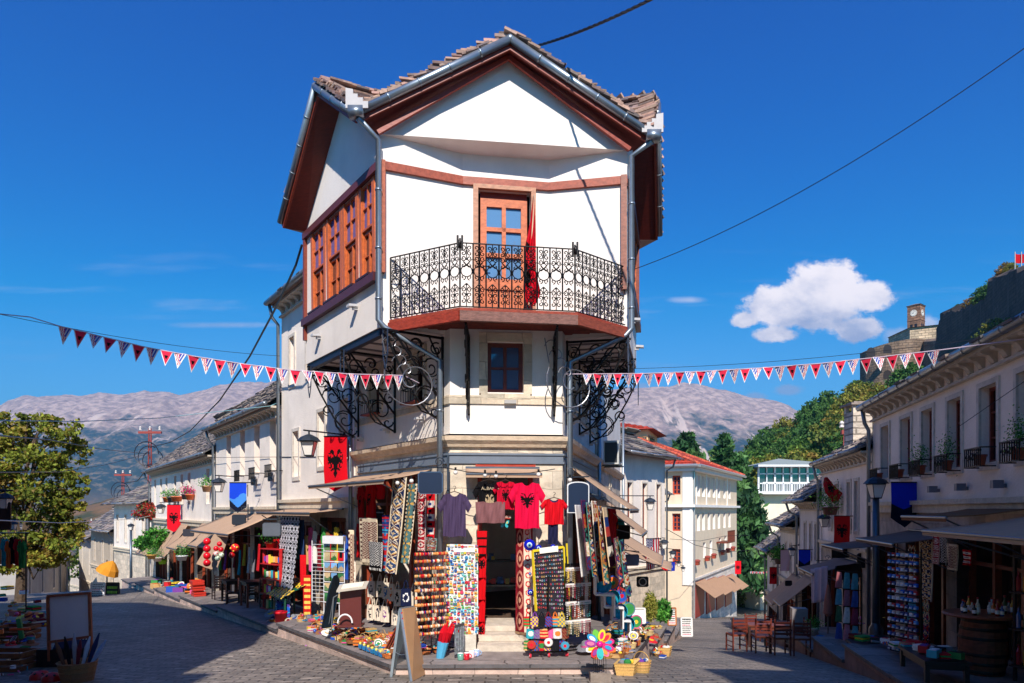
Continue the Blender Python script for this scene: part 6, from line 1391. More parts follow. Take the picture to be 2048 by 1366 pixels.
for k,(a,b,c,d,Y,lab)in enumerate(((606,622,1150,1230,13.6,'red and gold crocheted strip leaning by the patterned rug'),(598,608,1040,1110,14,'blue denim cloth hanging beside the patterned rug'),(600,612,1110,1180,13.8,'red towel hanging left of the postcard rack'),(546,560,1078,1150,15.2,'red shirt cloth hanging left of the patterned rug'),(697,708,1060,1180,11.6,'beige patterned strip by the grey downpipe'))):rug(lab,W(a,c,Y),W(b,c,Y),W(a,d,Y-.1),W(b,d,Y-.1),[lambda u,v:C(190,30,30)if int(v*14)%2 or abs(u-.5)>.35 else C(225,190,90),lambda u,v:C(40,60,100),lambda u,v:C(205,20,30),lambda u,v:C(200,20,28),p_beige][k],10,40)
# red scarves down the left door frame
for k in range(5):
 z0,z1=1062+k*44,1112+k*44;rug(['red knitted scarf at the top of the left door post','red scarf with black eagle, second on the door post','long plain red scarf in the middle of the door post','red scarf with a black clasp, fourth on the door post','red scarf with black end, lowest on the door post'][k],W(954,z0,9.62),W(974-k,z0,9.6),W(955,z1,9.58),W(972-k,z1,9.56),(lambda k:(lambda u,v:BLK if(k in(1,4)and eagle((u-.1)/.8,(v-.35)/.4))or(k==0 and int(v*12)%4==0)else C(208,14,24)))(k),12,36,name='scarf',mat='cloth',cat='scarf')
 # evil eye charms
def disc_charm(label,px,py,rpx,Y,name='eye_charm'):
 q=W(px,py,Y);r=rpx/F*Y;t=thing(name,label,'charm',tuple(q-V((0,0,r))));prof=[(0,.012),(.16,.013),(.161,.012),(.34,.012),(.341,.0115),(.46,.011),(.461,.010),(.92,.007),(1,0),(.92,-.006),(0,-.008)]
 cols=[C(10,20,60),C(10,20,60),C(120,180,235),C(120,180,235),C(235,240,245),C(235,240,245),C(14,24,170),C(14,24,170),C(14,24,170),C(14,24,150)]
 m=MB();m.lathe([(a*r,b)for a,b in prof],q,24,cols=cols,axis=(0,-1,0));m.build('glass_disc','ceramic',t,True);m=MB(C(70,60,60));m.tube([q+V((0,0,r)),q+V((0,0,r+.09))],.003,4);m.build('cord','cloth',t)
for a in(('largest blue eye charm, at the top left of the earring board',1059,1090,11.5,9.3),('middle-sized blue eye charm with white ring over the earring board',1077,1096,6.5,9.3),('small pale blue eye charm at the top right of the earring board',1106,1094,5.5,9.3),('blue eye charm hanging low against the cream carpet border',1061,1185,6.2,9.25),('tiny blue eye charm halfway down the carpet',1060,1148,3.2,9.3)):disc_charm(*a)
# butterfly and welcome board
bt=thing('welcome_hanger','small red welcome board with a turquoise butterfly hanging in the doorway','sign',tuple(W(1009,1056,9.7)));m=MB(C(205,60,42));m.box(W(1009,1034,9.7),.17,.015,.05);m.build('board','paint',bt);text_mesh('WELCOME',.038,'paint',bt,W(1009,1034.2,9.685),(1,0,0),ZV,C(240,225,205))
m=MB(C(60,170,170));q=W(1009,1048,9.7)
for s in(-1,1):
 m.extrude([q+V((s*x,0,z))for x,z in((.005,-.01),(.03,.045),(.065,.05),(.06,.01),(.035,-.005),(.055,-.03),(.035,-.055),(.012,-.035))],(0,.006,0),C(50,165,175));m.extrude([q+V((s*x,-.003,z))for x,z in((.02,.005),(.035,.035),(.05,.033),(.042,.008))],(0,.003,0),C(220,190,60))
m.tube([q+V((0,-.004,-.05)),q+V((0,-.004,.03))],.006,5,BLK);m.build('butterfly','plastic',bt)
# ---- ground helpers for goods ----
def gz(p):return .13
# magnet board on a plinth
mb_=thing('magnet_board','tall white board crowded with colourful souvenir magnets left of the doorway','display board',tuple(W(924,1300,9.25)))
a,b=W(893,1268,9.25),W(956,1268,9.32);zt=W(0,1088,9.28).z;d=b-a;m=MB(C(228,226,222));r=.04;L_=d.length;dx=d.normalized();m.extrude([a+dx*x+ZV*z for x,z in((0,0),(L_,0),(L_,zt-a.z-r),(L_-r,zt-a.z),(r,zt-a.z),(0,zt-a.z-r))],(0,.025,0));m.build('panel','paint',mb_)
m=MB(C(215,205,190));m.box(W(933,1285,9.35),.26,.16,.24);m.build('plinth','plain_stone',mb_)
cc=[C(60,140,190),C(200,30,40),C(230,190,60),C(90,160,90),C(225,225,215),C(240,150,60),C(40,80,150),C(200,60,90),C(130,200,210),C(180,170,150)]
H_=zt-a.z;n_=0;rest=MB()
for j in range(25):
 for i in range(9):
  if j==23 and 1<i<8:continue
  q=a+dx*(L_*(i+.5)/9+random.uniform(-.012,.012))+ZV*(H_*(j+.5)/25+random.uniform(-.010,.010))+V((0,-.012,0));w_=random.uniform(.030,.052);h_=random.uniform(.022,.038);c1=jit(random.choice(cc),.2);c2=jit(random.choice(cc),.2);m=MB(c1)if n_<100 and j>8 and j<21 else rest
  if random.random()<.3:m.lathe([(0,.008),(w_*.45,.006),(w_*.5,0)],q,8,c1,axis=(0,-1,0))
  else:m.box(q,w_,.012,h_,c1);m.box(q+V((random.uniform(-.006,.006),-.005,random.uniform(-.004,.004))),w_*.6,.01,h_*.5,c2)
  if random.random()<.4:m.box(q+V((0,-.008,-h_*.3)),w_*.7,.008,h_*.2,jit(random.choice(cc),.2))
  if m is not rest:m.build('magnet','plastic',mb_);n_+=1
rest.build('magnets','plastic',mb_,kind='stuff')
m=MB(WHT);m.box(a+dx*L_*.55+ZV*(H_*23.5/25)+V((0,-.008,0)),L_*.7,.01,.06);m.build('paper_label','paint',mb_)
# bracelet rack: rolls of bands on a wheeled black frame
br=thing('bracelet_rack','wheeled black rack with rows of orange rolls strung with coloured bracelets','display rack',tuple(W(862,1300,9.1)))
a,b=W(827,0,9.0),W(897,0,9.25);a.z=b.z=0;dx=(b-a).normalized();zb,zt=.34,W(0,1108,9.1).z;L_=(b-a).length
m=MB(BLK)
for u in(.02,.5,.98):m.tube([a+dx*L_*u+ZV*.2,a+dx*L_*u+ZV*(zt+.02)],.009,6)
for z in(.2,):
 for s in(-.12,.12):q=V((dx.y,-dx.x,0))*s;m.beam(a+q+ZV*z-dx*.05,b+q+ZV*z+dx*.1,.015,.015)
 for u in(0,.5,1):m.beam(a.lerp(b,u)+V((dx.y,-dx.x,0))*.14+ZV*z,a.lerp(b,u)-V((dx.y,-dx.x,0))*.14+ZV*z,.015,.015)
m.build('frame','iron',br)
BC=[C(225,150,80),C(225,150,80),C(232,170,110),C(200,30,40),C(235,220,200),C(210,70,60),C(30,50,130),C(30,120,80),C(40,20,30),C(120,40,100),C(225,120,60)]
for j in range(12):
 z=zb+.05+(zt-zb-.05)*j/11
 for half in(0,1):
  m=MB();u=.02+half*.49;
  while u<.48+half*.49:
   q=a+dx*L_*u+ZV*z;w_=random.uniform(.006,.022);rr_=random.uniform(.016,.027);cl=jit(random.choice(BC[:5]if random.random()<.7 else BC),.15);m.tube([q,q+dx*w_],rr_,8,cl);u+=w_/L_
   if random.random()<.8:p0=q+dx*w_/2-V((-dx.y,dx.x,0))*-.0+V((0,-.02,-.02));m.tube([p0,p0+V((random.uniform(-.006,.006),0,-random.uniform(.03,.06)))],.0035,3,jit(random.choice([BLK,C(60,30,40),C(140,40,50),C(60,70,90),C(90,60,40)]),.3))
  m.build('bracelet_roll','cloth',br)
def caster(parent,q):
 m=MB(C(205,40,60));m.lathe([(.0,-.012),(.028,-.012),(.028,.012),(0,.012)],q,12,axis=(1,.1,0));m.lathe([(0,-.014),(.012,-.014),(.012,.014),(0,.014)],q,8,C(235,225,225),axis=(1,.1,0));w_=m.build('wheel','plastic',parent);return w_
nx=V((dx.y,-dx.x,0))
for q in(a+nx*.13,b+nx*.13+dx*.08,a-nx*.13,b-nx*.13):caster(br,V((q.x,q.y,.16)))
# earring board
eb=thing('earring_board','dark board in a yellow frame hung with rows of earrings, right of the doorway','display board',tuple(W(1098,1240,9.05)))
tl_,tr_,bl_,br_=W(1065,1102,9.1),W(1127,1094,9.2),W(1072,1222,9.05),W(1133,1226,9.12);m=MB(C(46,44,52));P4=lambda u,v,o=0:tl_.lerp(tr_,u).lerp(bl_.lerp(br_,u),v)+V((.05,-1,.1)).normalized()*o
m.extrude([P4(0,0),P4(1,0),P4(1,1),P4(0,1)],(0,.015,0));m.build('panel','cloth',eb);m=MB(C(222,196,40))
for p_,q_ in((P4(0,0,.004),P4(1,0,.004)),(P4(1,0,.004),P4(1,1.05,.004)),(P4(0,0,.004),P4(0,1,.004))):m.beam(p_,q_,.018,.03)
m.build('frame','paint',eb);rest=MB();n_=0
for j in range(15):
 for i in range(14):
  if random.random()<.06 or(j==0 and 3<i<11):continue
  q=P4((i+.7)/14.6,(j+.9)/16,.012);cl=jit(random.choice([C(200,160,90),C(220,210,200),C(190,60,80),C(60,140,160),C(225,150,120),C(150,60,140),C(210,60,50),C(180,180,190)]),.2);m=MB(cl)if n_<100 and j<9 else rest
  m.tube([q+ZV*.012,q],.0022,3,cl)
  if random.random()<.5:m.ball(q-ZV*.004,.0075,6,cl)
  else:m.tube(spiral(q-ZV*.006,X0,ZV,.009,.009,0,6.28,7),.0025,3,cl)
  if m is not rest:m.build('earring','ceramic',eb);n_+=1
rest.build('earrings','ceramic',eb,kind='stuff')
m=MB(C(232,226,215));m.extrude([P4(.22,-.03,.02),P4(.82,-.03,.02),P4(.82,.06,.02),P4(.22,.06,.02)],(0,.004,0));m.build('paper_label','paint',eb)
m=MB(BLK);m.extrude([P4(1.0,.35,.0),P4(1.12,.3,-.05),P4(1.12,1.25,-.05),P4(1.0,1.3,0)],(0,.01,0));m.beam(P4(1.12,-.05,-.05),P4(1.12,1.3,-.05),.02,.02,C(222,196,40));m.beam(P4(1.0,1.3,0),P4(1.12,1.25,-.05),.02,.02,C(222,196,40));m.build('rear_panel','cloth',eb)
# wheeled rack with bags
def soft_bag(label,q,w,h,cf,X=X0,strap=True,name='bag',d=.05,cat='bag',colr=None,parent=None,group=None):
 X=V(X).normalized();n=V((X.y,-X.x,0));t=thing(name,label,cat,tuple(q),group);m=MB();f=lambda s:(lambda u,v:q+X*((u-.5)*w*(1-.12*v))+ZV*(h*v)+n*(s*d*math.sin(math.pi*min(1,max(0,u)))**.5*(1-.7*v)+.006*math.sin(u*14+v*4)))
 m.grid(f(1),10,12,cf);m.grid(f(-1),4,4,cf);m.quad(f(1)(0,0),f(1)(1,0),f(-1)(1,0),f(-1)(0,0),cf(.5,0));m.build('pouch','cloth',t,True)
 if strap:m=MB(cf(.05,.95));m.tube([f(1)(.25,1),q+X*(-w*.12)+ZV*(h*1.35),q+ZV*(h*1.5),q+X*(w*.12)+ZV*(h*1.35),f(1)(.75,1)],.008,4);m.build('handle','cloth',t)
 return t
rk=thing('bag_rack','wheeled black stand under the earring board','rack',tuple(W(1095,1315,8.95)));m=MB(BLK);a,b=W(1060,0,8.95),W(1133,0,9.05);a.z=b.z=.2
for s in(-.12,.12):m.beam(a+V((0,s,0)),b+V((0,s,0)),.018,.018)
m.tube([(a+b)/2,(a+b)/2+ZV*.95],.012,6);m.tube([a,a+ZV*.5],.01,6);m.tube([b,b+ZV*1.2],.01,6);m.build('frame','iron',rk)
for q in(a,b,(a+b)/2):caster(rk,V((q.x,q.y-.12,.16)))
NC=[('red',C(205,30,40)),('blue',C(40,80,170)),('turquoise',C(50,160,175)),('pink',C(225,90,150)),('green',C(60,140,70)),('yellow',C(232,196,60)),('orange',C(230,120,50)),('purple',C(120,60,150)),('white',C(232,228,222)),('brown',C(140,92,58)),('black',C(28,26,30)),('grey',C(130,130,138)),('straw',C(214,172,112)),('maroon',C(120,28,40))]
USED=set()
def uniq(fmt_list):
 for s in fmt_list:
  if s not in USED:USED.add(s);return s
 return None
def p_two(c1,c2,k):return[lambda u,v:c1 if int(v*6)%2 else c2,lambda u,v:c1 if(int(u*5)+int(v*5))%2 else c2,lambda u,v:c2 if math.hypot(u-.5,v-.5)<.28 else c1,lambda u,v:c1 if int((u+v)*6)%2 else c2][k%4]
PT=['striped','checked','round-patched','zigzag']
grp=[(i,j)for j in range(3)for i in range(6)]
for n_,(i,j)in enumerate(grp):
 px=1056+i*13.5+(j%2)*5;py=1252+j*24;c1=NC[(n_*5)%14];c2=NC[(n_*3+4)%14];k=n_%4
 soft_bag('%s and %s %s cloth pouch on the rack below the earring board'%(c1[0],c2[0],PT[k]),W(px,py,8.95-.02*j+random.uniform(-.05,.05)),.12,.12,p_two(jit(c1[1]),jit(c2[1]),k),name='pouch_bag',strap=j==0)
for px,py,r_,c1,lab in((1097,1285,9,C(228,222,216),'round white purse with a red flower'),(1130,1292,9,C(70,150,180),'round blue tambourine with patterned rim'),(1063,1290,9,C(190,60,50),'round red patterned purse')):
 q=W(px,py,8.82);t=thing('round_purse',lab,'purse',tuple(q-ZV*.05));r=r_/F*8.8;m=MB(c1);m.lathe([(0,.015),(r*.35,.016),(r*.36,.015),(r*.85,.013),(r,0),(r*.85,-.012),(0,-.014)],q,18,cols=[C(215,30,50),C(215,30,50),c1,c1,jit(c1,.3),c1],axis=(0,-1,.1));m.build('disc','cloth',t)
 # necklace rack
nr_=thing('necklace_rack','black wheeled frame hung with four tiers of bead necklaces','display rack',tuple(W(1152,1310,9.0)));a,b=W(1132,0,8.95),W(1180,0,9.15);a.z=b.z=.2;m=MB(BLK);zt=W(0,1131,9.0).z
for q in(a,b):m.tube([q,V((q.x,q.y,zt))],.01,6)
for z in(zt,.2):m.beam(V((a.x,a.y,z)),V((b.x,b.y,z)),.016,.016);m.beam(V((a.x,a.y+.22,z)),V((b.x,b.y+.22,z)),.016,.016)
m.beam(a,a+V((0,.22,0)),.016,.016);m.beam(b,b+V((0,.22,0)),.016,.016);m.build('frame','iron',nr_)
tiers=[1138,1170,1206,1243]
for j,py in enumerate(tiers):
 z=W(0,py,9.0).z
 m=MB(C(232,226,222));m.beam(V((a.x,a.y-.03,z)),V((b.x,b.y-.03,z)),.03,.045);m.build('card_rail','paint',nr_)
 for i in range(13):
  u=(i+.5)/13;q=V((a.x+(b.x-a.x)*u,a.y+(b.y-a.y)*u-.06,z));c=jit(random.choice([C(235,230,225),C(190,40,50),C(200,170,120),C(120,60,60),C(60,140,150),C(90,110,90),C(225,215,210),C(170,60,80)]),.25);m=MB(c);ln=random.uniform(.13,.19)
  for s in(-1,1):
   for kk in range(7):zz=-ln*kk/7;m.ball(q+V((s*.006+s*.003*math.sin(kk),0,zz)),.0062,4,jit(c,.25))
  m.ball(q+V((0,0,-ln)),.009,5,jit(c,.3));m.build('necklace','ceramic',nr_)
for q in(a,b):caster(nr_,V((q.x,q.y-.02,.16)))
# tote bags
tp=[(743,1150,16,44),(760,1150,15,44),(772,1152,13,46),(783,1154,12,48),(742,1197,17,43),(756,1199,14,42),(770,1200,17,44),(795,1166,15,46),(827,1170,15,50),(790,1210,14,40),(748,1200,10,38)]
tl_lab=['cream tote bag with an oval print, upper row left end','cream tote bag with green figures, upper row second','cream tote bag with a blue print, upper row third','cream tote bag with an orange picture, upper row right end','cream tote bag with small black lettering block, lower row left','cream tote bag with dark figure, lower row middle','cream tote bag with purple portrait, lower row right','cream tote bag with two black figures left of the navy one','plain cream tote bag next to the bracelet rack','cream tote bag with oval print behind the silver sandwich board','folded cream tote bag in the lower row']
ec=[C(60,60,66),C(50,90,60),C(50,110,170),C(210,110,50),C(40,40,44),C(40,40,60),C(130,70,140),C(30,30,34),None,C(90,90,96),None]
for i,(px,py,w_,h_)in enumerate(tp):
 Y=LW.P(LW.t(px),0,.5).y-.02*i;q=W(px,py+h_,Y);e=ec[i];cr_=jit(C(226,210,190),.04)
 soft_bag(tl_lab[i],q,w_/F*Y*1.25,h_/F*Y*.72,(lambda e,cr_,i:lambda u,v:e if e and(.12<math.hypot((u-.5)*1.1,v-.5)<(.30 if i%3 else .24))and hsh(int(u*11)+i,int(v*13))%3 else cr_)(e,cr_,i),X=(-dL*.6+X0*.6),name='tote_bag',d=.03)
soft_bag('navy tote bag with a white round crest among the cream ones',W(812,1212,9.6),.15,.24,lambda u,v:WHT if .2<math.hypot(u-.5,(v-.5)*1.2)<.34 and hsh(int(u*12),int(v*12))%4 else C(22,30,62),name='tote_bag',d=.03)
# ---- signs and stands on the pavement ----
def board_quad(m,p,thick,col=None):n=(V(p[1])-V(p[0])).cross(V(p[3])-V(p[0])).normalized();m.extrude(p,n*thick,col)
g=lambda px,py:gp(px,py)
sw=thing('sandwich_board','silver-edged brown sandwich board standing on the setts before the shop','sandwich board',tuple(gp(815,1350)))
A1,A2=gp(783,1352),gp(812,1362);B1,B2=gp(822,1364),gp(848,1350);T1=W(800,1218,8.42);T2=W(828,1214,8.62)
m=MB(C(168,128,92));board_quad(m,[V(B1),V(B2),T2+V((0,0,0)),T1+V((.02,0,0))],.018);m.build('front_panel','paint',sw)
A1=V((T1 .x-.13,T1 .y-.0,0))+V((0,-.06,G(T1 .x,T1 .y)));A2=V((T1 .x-.02,T1 .y-.32,G(T1 .x,T1 .y-.3)))
m=MB(C(150,165,175));board_quad(m,[V(gp(782,1354)),V(gp(808,1340)),T2,T1],.012);m.build('rear_panel','galv',sw)
m=MB(C(175,185,192));m.beam(T1,B1,.025,.03);m.beam(T1,V(gp(782,1354)),.025,.03);m.beam(T1,T2,.03,.03);m.beam(T2,B2,.02,.02);m.tube(sag(T1 .lerp(V(B1),.62),T1 .lerp(V(gp(782,1354)),.62),.03),.003,4);m.build('metal_edge','galv',sw)
m=MB(C(210,20,45))
for u,v in((.1,.08),(.1,.16),(.12,.30),(.9,.05),(.92,.22)):q=T1 .lerp(T2,u).lerp(V(B1).lerp(V(B2),u),v)-V((0,.02,0));m.box(q,.03,.006,.06,None,(T2-T1),(0,-1,.1))
m.build('sticker','paint',sw)
dk=thing('dark_sign','tall dark sign with rounded top on a metal easel by the postcard rack','sign',tuple(W(658,1262,10.2)));m=MB(C(22,24,28));o=W(642,1258,10.3);tpn=[W(642,1258,10.3),W(664,1254,10.1),W(676,1190,10.2),W(679,1160,10.2),W(674,1149,10.25),W(667,1152,10.3),W(658,1172,10.35)];m.extrude(tpn,(0,.02,0));m.build('panel','plastic',dk);m=MB(C(110,115,120));m.tube([W(667,1195,10.1),W(657,1255,10.2)],.008,5);m.tube([W(667,1195,10.1),W(663,1258,9.95)],.008,5);m.tube([W(667,1195,10.1),W(675,1190,10.1)],.008,5);m.build('easel','iron',dk)
po=thing('menu_stand','dark red menu stand with slanted open book top','stand',tuple(W(702,1250,10.0)));m=MB(C(96,40,36));m.box(W(702,1214,10.05),.30,.06,.52,None,X0);m.box(W(702,1250,10.05),.34,.24,.03,None,X0);m.build('post','paint',po);m=MB(C(190,180,165));m.box(W(706,1173,9.98),.42,.2,.025,None,(1,.1,.12),(0,1,.35),None);m.build('slanted_top','paint',po);m=MB(C(235,225,205));m.box(W(706,1170.5,9.97),.3,.14,.012,None,(1,.1,.12),(0,1,.35));m.build('menu_card','paint',po)
# postcard rack
pc=thing('postcard_rack','white wire rack full of landscape postcards by the dark sign','display rack',tuple(W(668,1235,11.2)));a,b=W(648,0,11.3),W(689,0,11.1);zt,zb=W(0,1082,11.2).z,W(0,1205,11.2).z;a.z=b.z=zb;dx=(b-a).normalized();L_=(b-a).length;m=MB(C(225,225,228));m.box((a+b)/2+ZV*(zt-zb+.02),L_,.2,.12,None,dx)
for k in range(5):m.beam(a.lerp(b,k/4)+ZV*-.2,a.lerp(b,k/4)+ZV*(zt-zb),.012,.012)
for k in range(6):m.beam(a-V((0,.02,0))+ZV*((zt-zb)*k/6),b-V((0,.02,0))+ZV*((zt-zb)*k/6),.012,.012)
sd=a+V((-.22,.1,0));
for k in range(16):m.beam(a+ZV*((zt-zb)*k/16),sd+ZV*((zt-zb)*k/16),.006,.006)
m.beam(sd,sd+ZV*(zt-zb),.012,.012);m.build('wire_frame','paint',pc)
for j in range(6):
 for i in range(3):
  c1=jit(random.choice([C(70,130,190),C(60,120,70),C(120,170,210),C(180,160,120)]),.2);c2=jit(random.choice([C(50,100,50),C(160,140,110),C(90,120,80)]),.2);red_=j==4 and i==2;m=MB();o=a+dx*(L_*(i+.08)/3)+ZV*((zt-zb)*(j+.12)/6)+V((0,-.03,0));w_=L_/3*.86;h_=(zt-zb)/6*.78
  m.grid(lambda u,v:o+dx*(w_*u)+ZV*(h_*v)+V((0,.02*v,0)),8,6,lambda u,v:(C(205,30,40)if not eagle((u-.2)/.6,v)else BLK)if red_ else(c1 if v>.45+.15*math.sin(u*5+i+j)else c2));m.build('postcard','paint',pc)
  # umbrellas, blue bag, mugs, wooden swords
um=thing('umbrella_bundle','bundle of folded red umbrellas standing in a pale blue bag','umbrellas',tuple(W(884,1318,8.85)))
for k,(x0,x1)in enumerate(((884,896),(890,904),(878,890),(893,910))):m=MB(jit(C(205,14,32),.15));m.tube([W(x0,1292,8.85+.04*k),W((x0+x1)/2,1265,8.87),W(x1,1242+3*k,8.9)],[.02,.034,.006],8);m.build('umbrella','cloth',um)
m=MB(C(90,175,215));m.tube([W(880,1318,8.85),W(886,1285,8.86)],[.05,.075],10);m.build('bag','cloth',um)
def mug(label,px,py,Y,c,k=1):
 q=W(px,py,Y);q.z=.132;t=thing('mug',label,'mug',tuple(q));m=MB(c);m.lathe([(0,0),(.036*k,0),(.038*k,.01),(.038*k,.085*k),(.034*k,.085*k),(.034*k,.012),(0,.012)],q,14,cols=[c,c,jit(c,.25),WHT,WHT,WHT]);m.build('cup','ceramic',t,True);m=MB(c);m.tube(spiral(q+V((.04*k,0,.045)),V((1,0,0)),ZV,.024,.024,-1.6,1.6,8),.006,5);m.build('handle','ceramic',t,True)
for a_ in(('mint green mug, leftmost on the ledge by the magnet board',921,1319,8.72,C(120,180,160)),('red mug beside the mint one',933,1317,8.74,C(205,30,45)),('white mug with red sides behind the red mug',943,1310,8.85,C(225,200,200)),('white and blue mug, farthest right on the ledge',953,1304,8.95,C(150,180,215))):mug(*a_)
ws_=thing('wooden_swords','bundle of brown wooden toy swords leaning against the kerb','toy swords',tuple(gp(770,1335)))
for k in range(5):m=MB(jit(C(150,66,48),.2));m.beam(gp(756+k*5,1330+k*2)+ZV*.01,W(794+k*3,1255+k*3,8.95),.03,.014);m.build('sword','wood',ws_)
# A small grid of shiny keyrings on a grey stand
kr=thing('keyring_stand','narrow grey stand hung with silver keyrings and red tags beside the umbrellas','display stand',tuple(W(918,1315,8.9)));m=MB(C(120,124,130));a,b=W(909,1316,8.8),W(929,1306,9.0);zt=W(0,1248,8.9).z;m.prism([(a.x,a.y),(b.x,b.y),(b.x,b.y+.03),(a.x,a.y+.03)],.14,zt);m.build('panel','galv',kr);m=MB()
for j in range(10):
 for i in range(6):q=a.lerp(b,(i+.5)/6);q.z=.2+(zt-.22)*j/10;m.box(q-V((0,.012,0)),.014,.008,.035,jit(random.choice([C(190,190,195),C(160,160,165),C(200,40,50)if j>6 else C(170,170,175)]),.2))
m.build('keyrings','galv',kr,kind='stuff')
# pinwheel flower in a stone-weighted holder
pw=thing('pinwheel','large pinwheel of bright multicoloured petals above a cluster of thin metal stems','pinwheel',tuple(gp(1200,1362)));c=W(1199,1288,7.95);pcs=[C(225,40,120),C(240,150,60),C(245,215,50),C(110,190,70),C(50,150,200),C(150,60,150),C(235,235,240),C(215,40,60),C(60,190,190),C(245,120,160)]
for k in range(11):
 an=k*2*math.pi/11+.2;d=V((math.cos(an),0,math.sin(an)));s=V((-math.sin(an),0,math.cos(an)));q=c+d*.105+V((0,-.01*(k%3),0));m=MB(pcs[k%10]);m.extrude([q+d*(.068*math.cos(a))+s*(.04*math.sin(a))for a in[i*math.pi/8 for i in range(16)]],(0,.006,0));q2=q-V((0,.008,0));m.extrude([q2+d*(.042*math.cos(a))+s*(.022*math.sin(a))for a in[i*math.pi/6 for i in range(12)]],(0,.004,0),pcs[(k*3+4)%10]);m.build('petal','plastic',pw)
m=MB(C(225,20,140));m.ball(c-V((0,.02,0)),.038,10);m.build('hub','plastic',pw,True)
gb=gp(1200,1362);m=MB(C(50,50,56))
for k in range(7):x=(k-3)*.024;m.tube([gb+V((x,.03*(k%2),.02)),V((c.x+x*1.0,c.y+.03*(k%2),c.z-.10))],.003,4)
m.build('stem','iron',pw);m=MB(C(140,126,116));m.box(gb+V((0,0,.05)),.24,.16,.11);m.build('stone_base','plain_stone',pw)
# turquoise bowls in stepped white frames
for k,(px,py)in enumerate(((1208,1170),(1226,1196),(1241,1223),(1256,1248))):
 Y=10.6+.28*k;q=W(px,py,Y-1.35);Y_=q.y;t=thing('bowl',['highest turquoise glazed bowl on the stepped white stand','second turquoise glazed bowl down the stepped stand','third turquoise glazed bowl down the stepped stand','lowest turquoise glazed bowl, at the foot of the stepped stand'][k],'bowl',tuple(q));m=MB(C(30,150,175));m.lathe([(.105,0),(.11,.004),(.10,-.035),(.06,-.07),(.03,-.078),(0,-.08),],q,20,axis=(-.62,-.72,.3));m.build('dish','ceramic',t,True)
 t=thing('bowl_stand',['top step of the white bowl stand','second step of the white bowl stand','third step of the white bowl stand','bottom step of the white bowl stand'][k],'stand',tuple(q-ZV*.15));m=MB(C(228,226,225));m.box(q+V((.02,.1,-.135)),.26,.2,.025,None,(.93,-.3,0));m.box(q+V((-.10,.16,-.02)),.02,.2,.25,None,(.93,-.3,0));m.box(q+V((.14,.1,-.28)),.02,.2,.28,None,(.93,-.3,0));m.build('shelf','paint',t)
 t=thing('patterned_plate',['highest flowered plate standing beside the turquoise bowl','second flowered plate on the stepped stand','third flowered plate on the stepped stand','lowest flowered plate on the stepped stand'][k],'plate',tuple(q));m=MB();cs=[jit(random.choice([c_ for _,c_ in NC[:8]]),.1)for _ in range(7)];m.lathe([(0,.0),(.03,.0),(.05,.002),(.07,.004),(.085,.012),(.1,.02),(.1,.014),(0,-.006)],q+V((.13,.06,.02)),18,cols=cs,axis=(-.5,-.8,.3));m.build('dish','ceramic',t)
 # ---- heaps of baskets and toys ----
def basket(label,q,r,h,handle=True,square=False,col=None,fill=3,group=None,name='wicker_basket'):
 q=V(q);col=col or jit(C(196,146,88),.15);t=thing(name,label,'basket',tuple(q),group);n=4 if square else 14;m=MB(col);prof=[(0,.004),(r*.78,.004),(r*.8,0),(r*.9,h*.5),(r,h*.96),(r*1.06,h),(r*1.0,h*1.02),(r*.93,h*.95),(r*.75,h*.45),(0,h*.4)]
 if square:m.M=Matrix.Translation(q)@Matrix.Rotation(random.uniform(.5,1.0),4,'Z')@Matrix.Scale(1.3,4,(1,0,0))@Matrix.Translation(-q)
 m.lathe(prof,q,n,cols=[jit(col,.15)for _ in range(9)])
 for k in range(3):m.lathe([(r*(.84+.07*k),h*(.25+.25*k)),(r*(.88+.07*k),h*(.28+.25*k)),(r*(.84+.07*k),h*(.31+.25*k))],q,n,jit(col,.3))
 m.M=None;m.build('body','wicker',t)
 if handle:k=MB(jit(col,.2));a=random.uniform(0,3.1);X=V((math.cos(a),math.sin(a),0));k.tube([q+X*(r*math.cos(b))+ZV*(h*.9+r*1.05*math.sin(b))for b in[i*math.pi/10 for i in range(11)]],r*.055,5);k.build('handle','wicker',t)
 for k in range(fill):
  b=MB(jit(random.choice([c for _,c in NC]),.15));a=random.uniform(0,6.28);rr_=r*random.uniform(.1,.55);p=q+V((rr_*math.cos(a),rr_*math.sin(a),h*.9+r*.1));b.ball(p,r*random.uniform(.22,.34),8,None,(1,random.uniform(.6,1.2),random.uniform(.6,1)));o=b.build('goods','cloth',t,True)
 return t
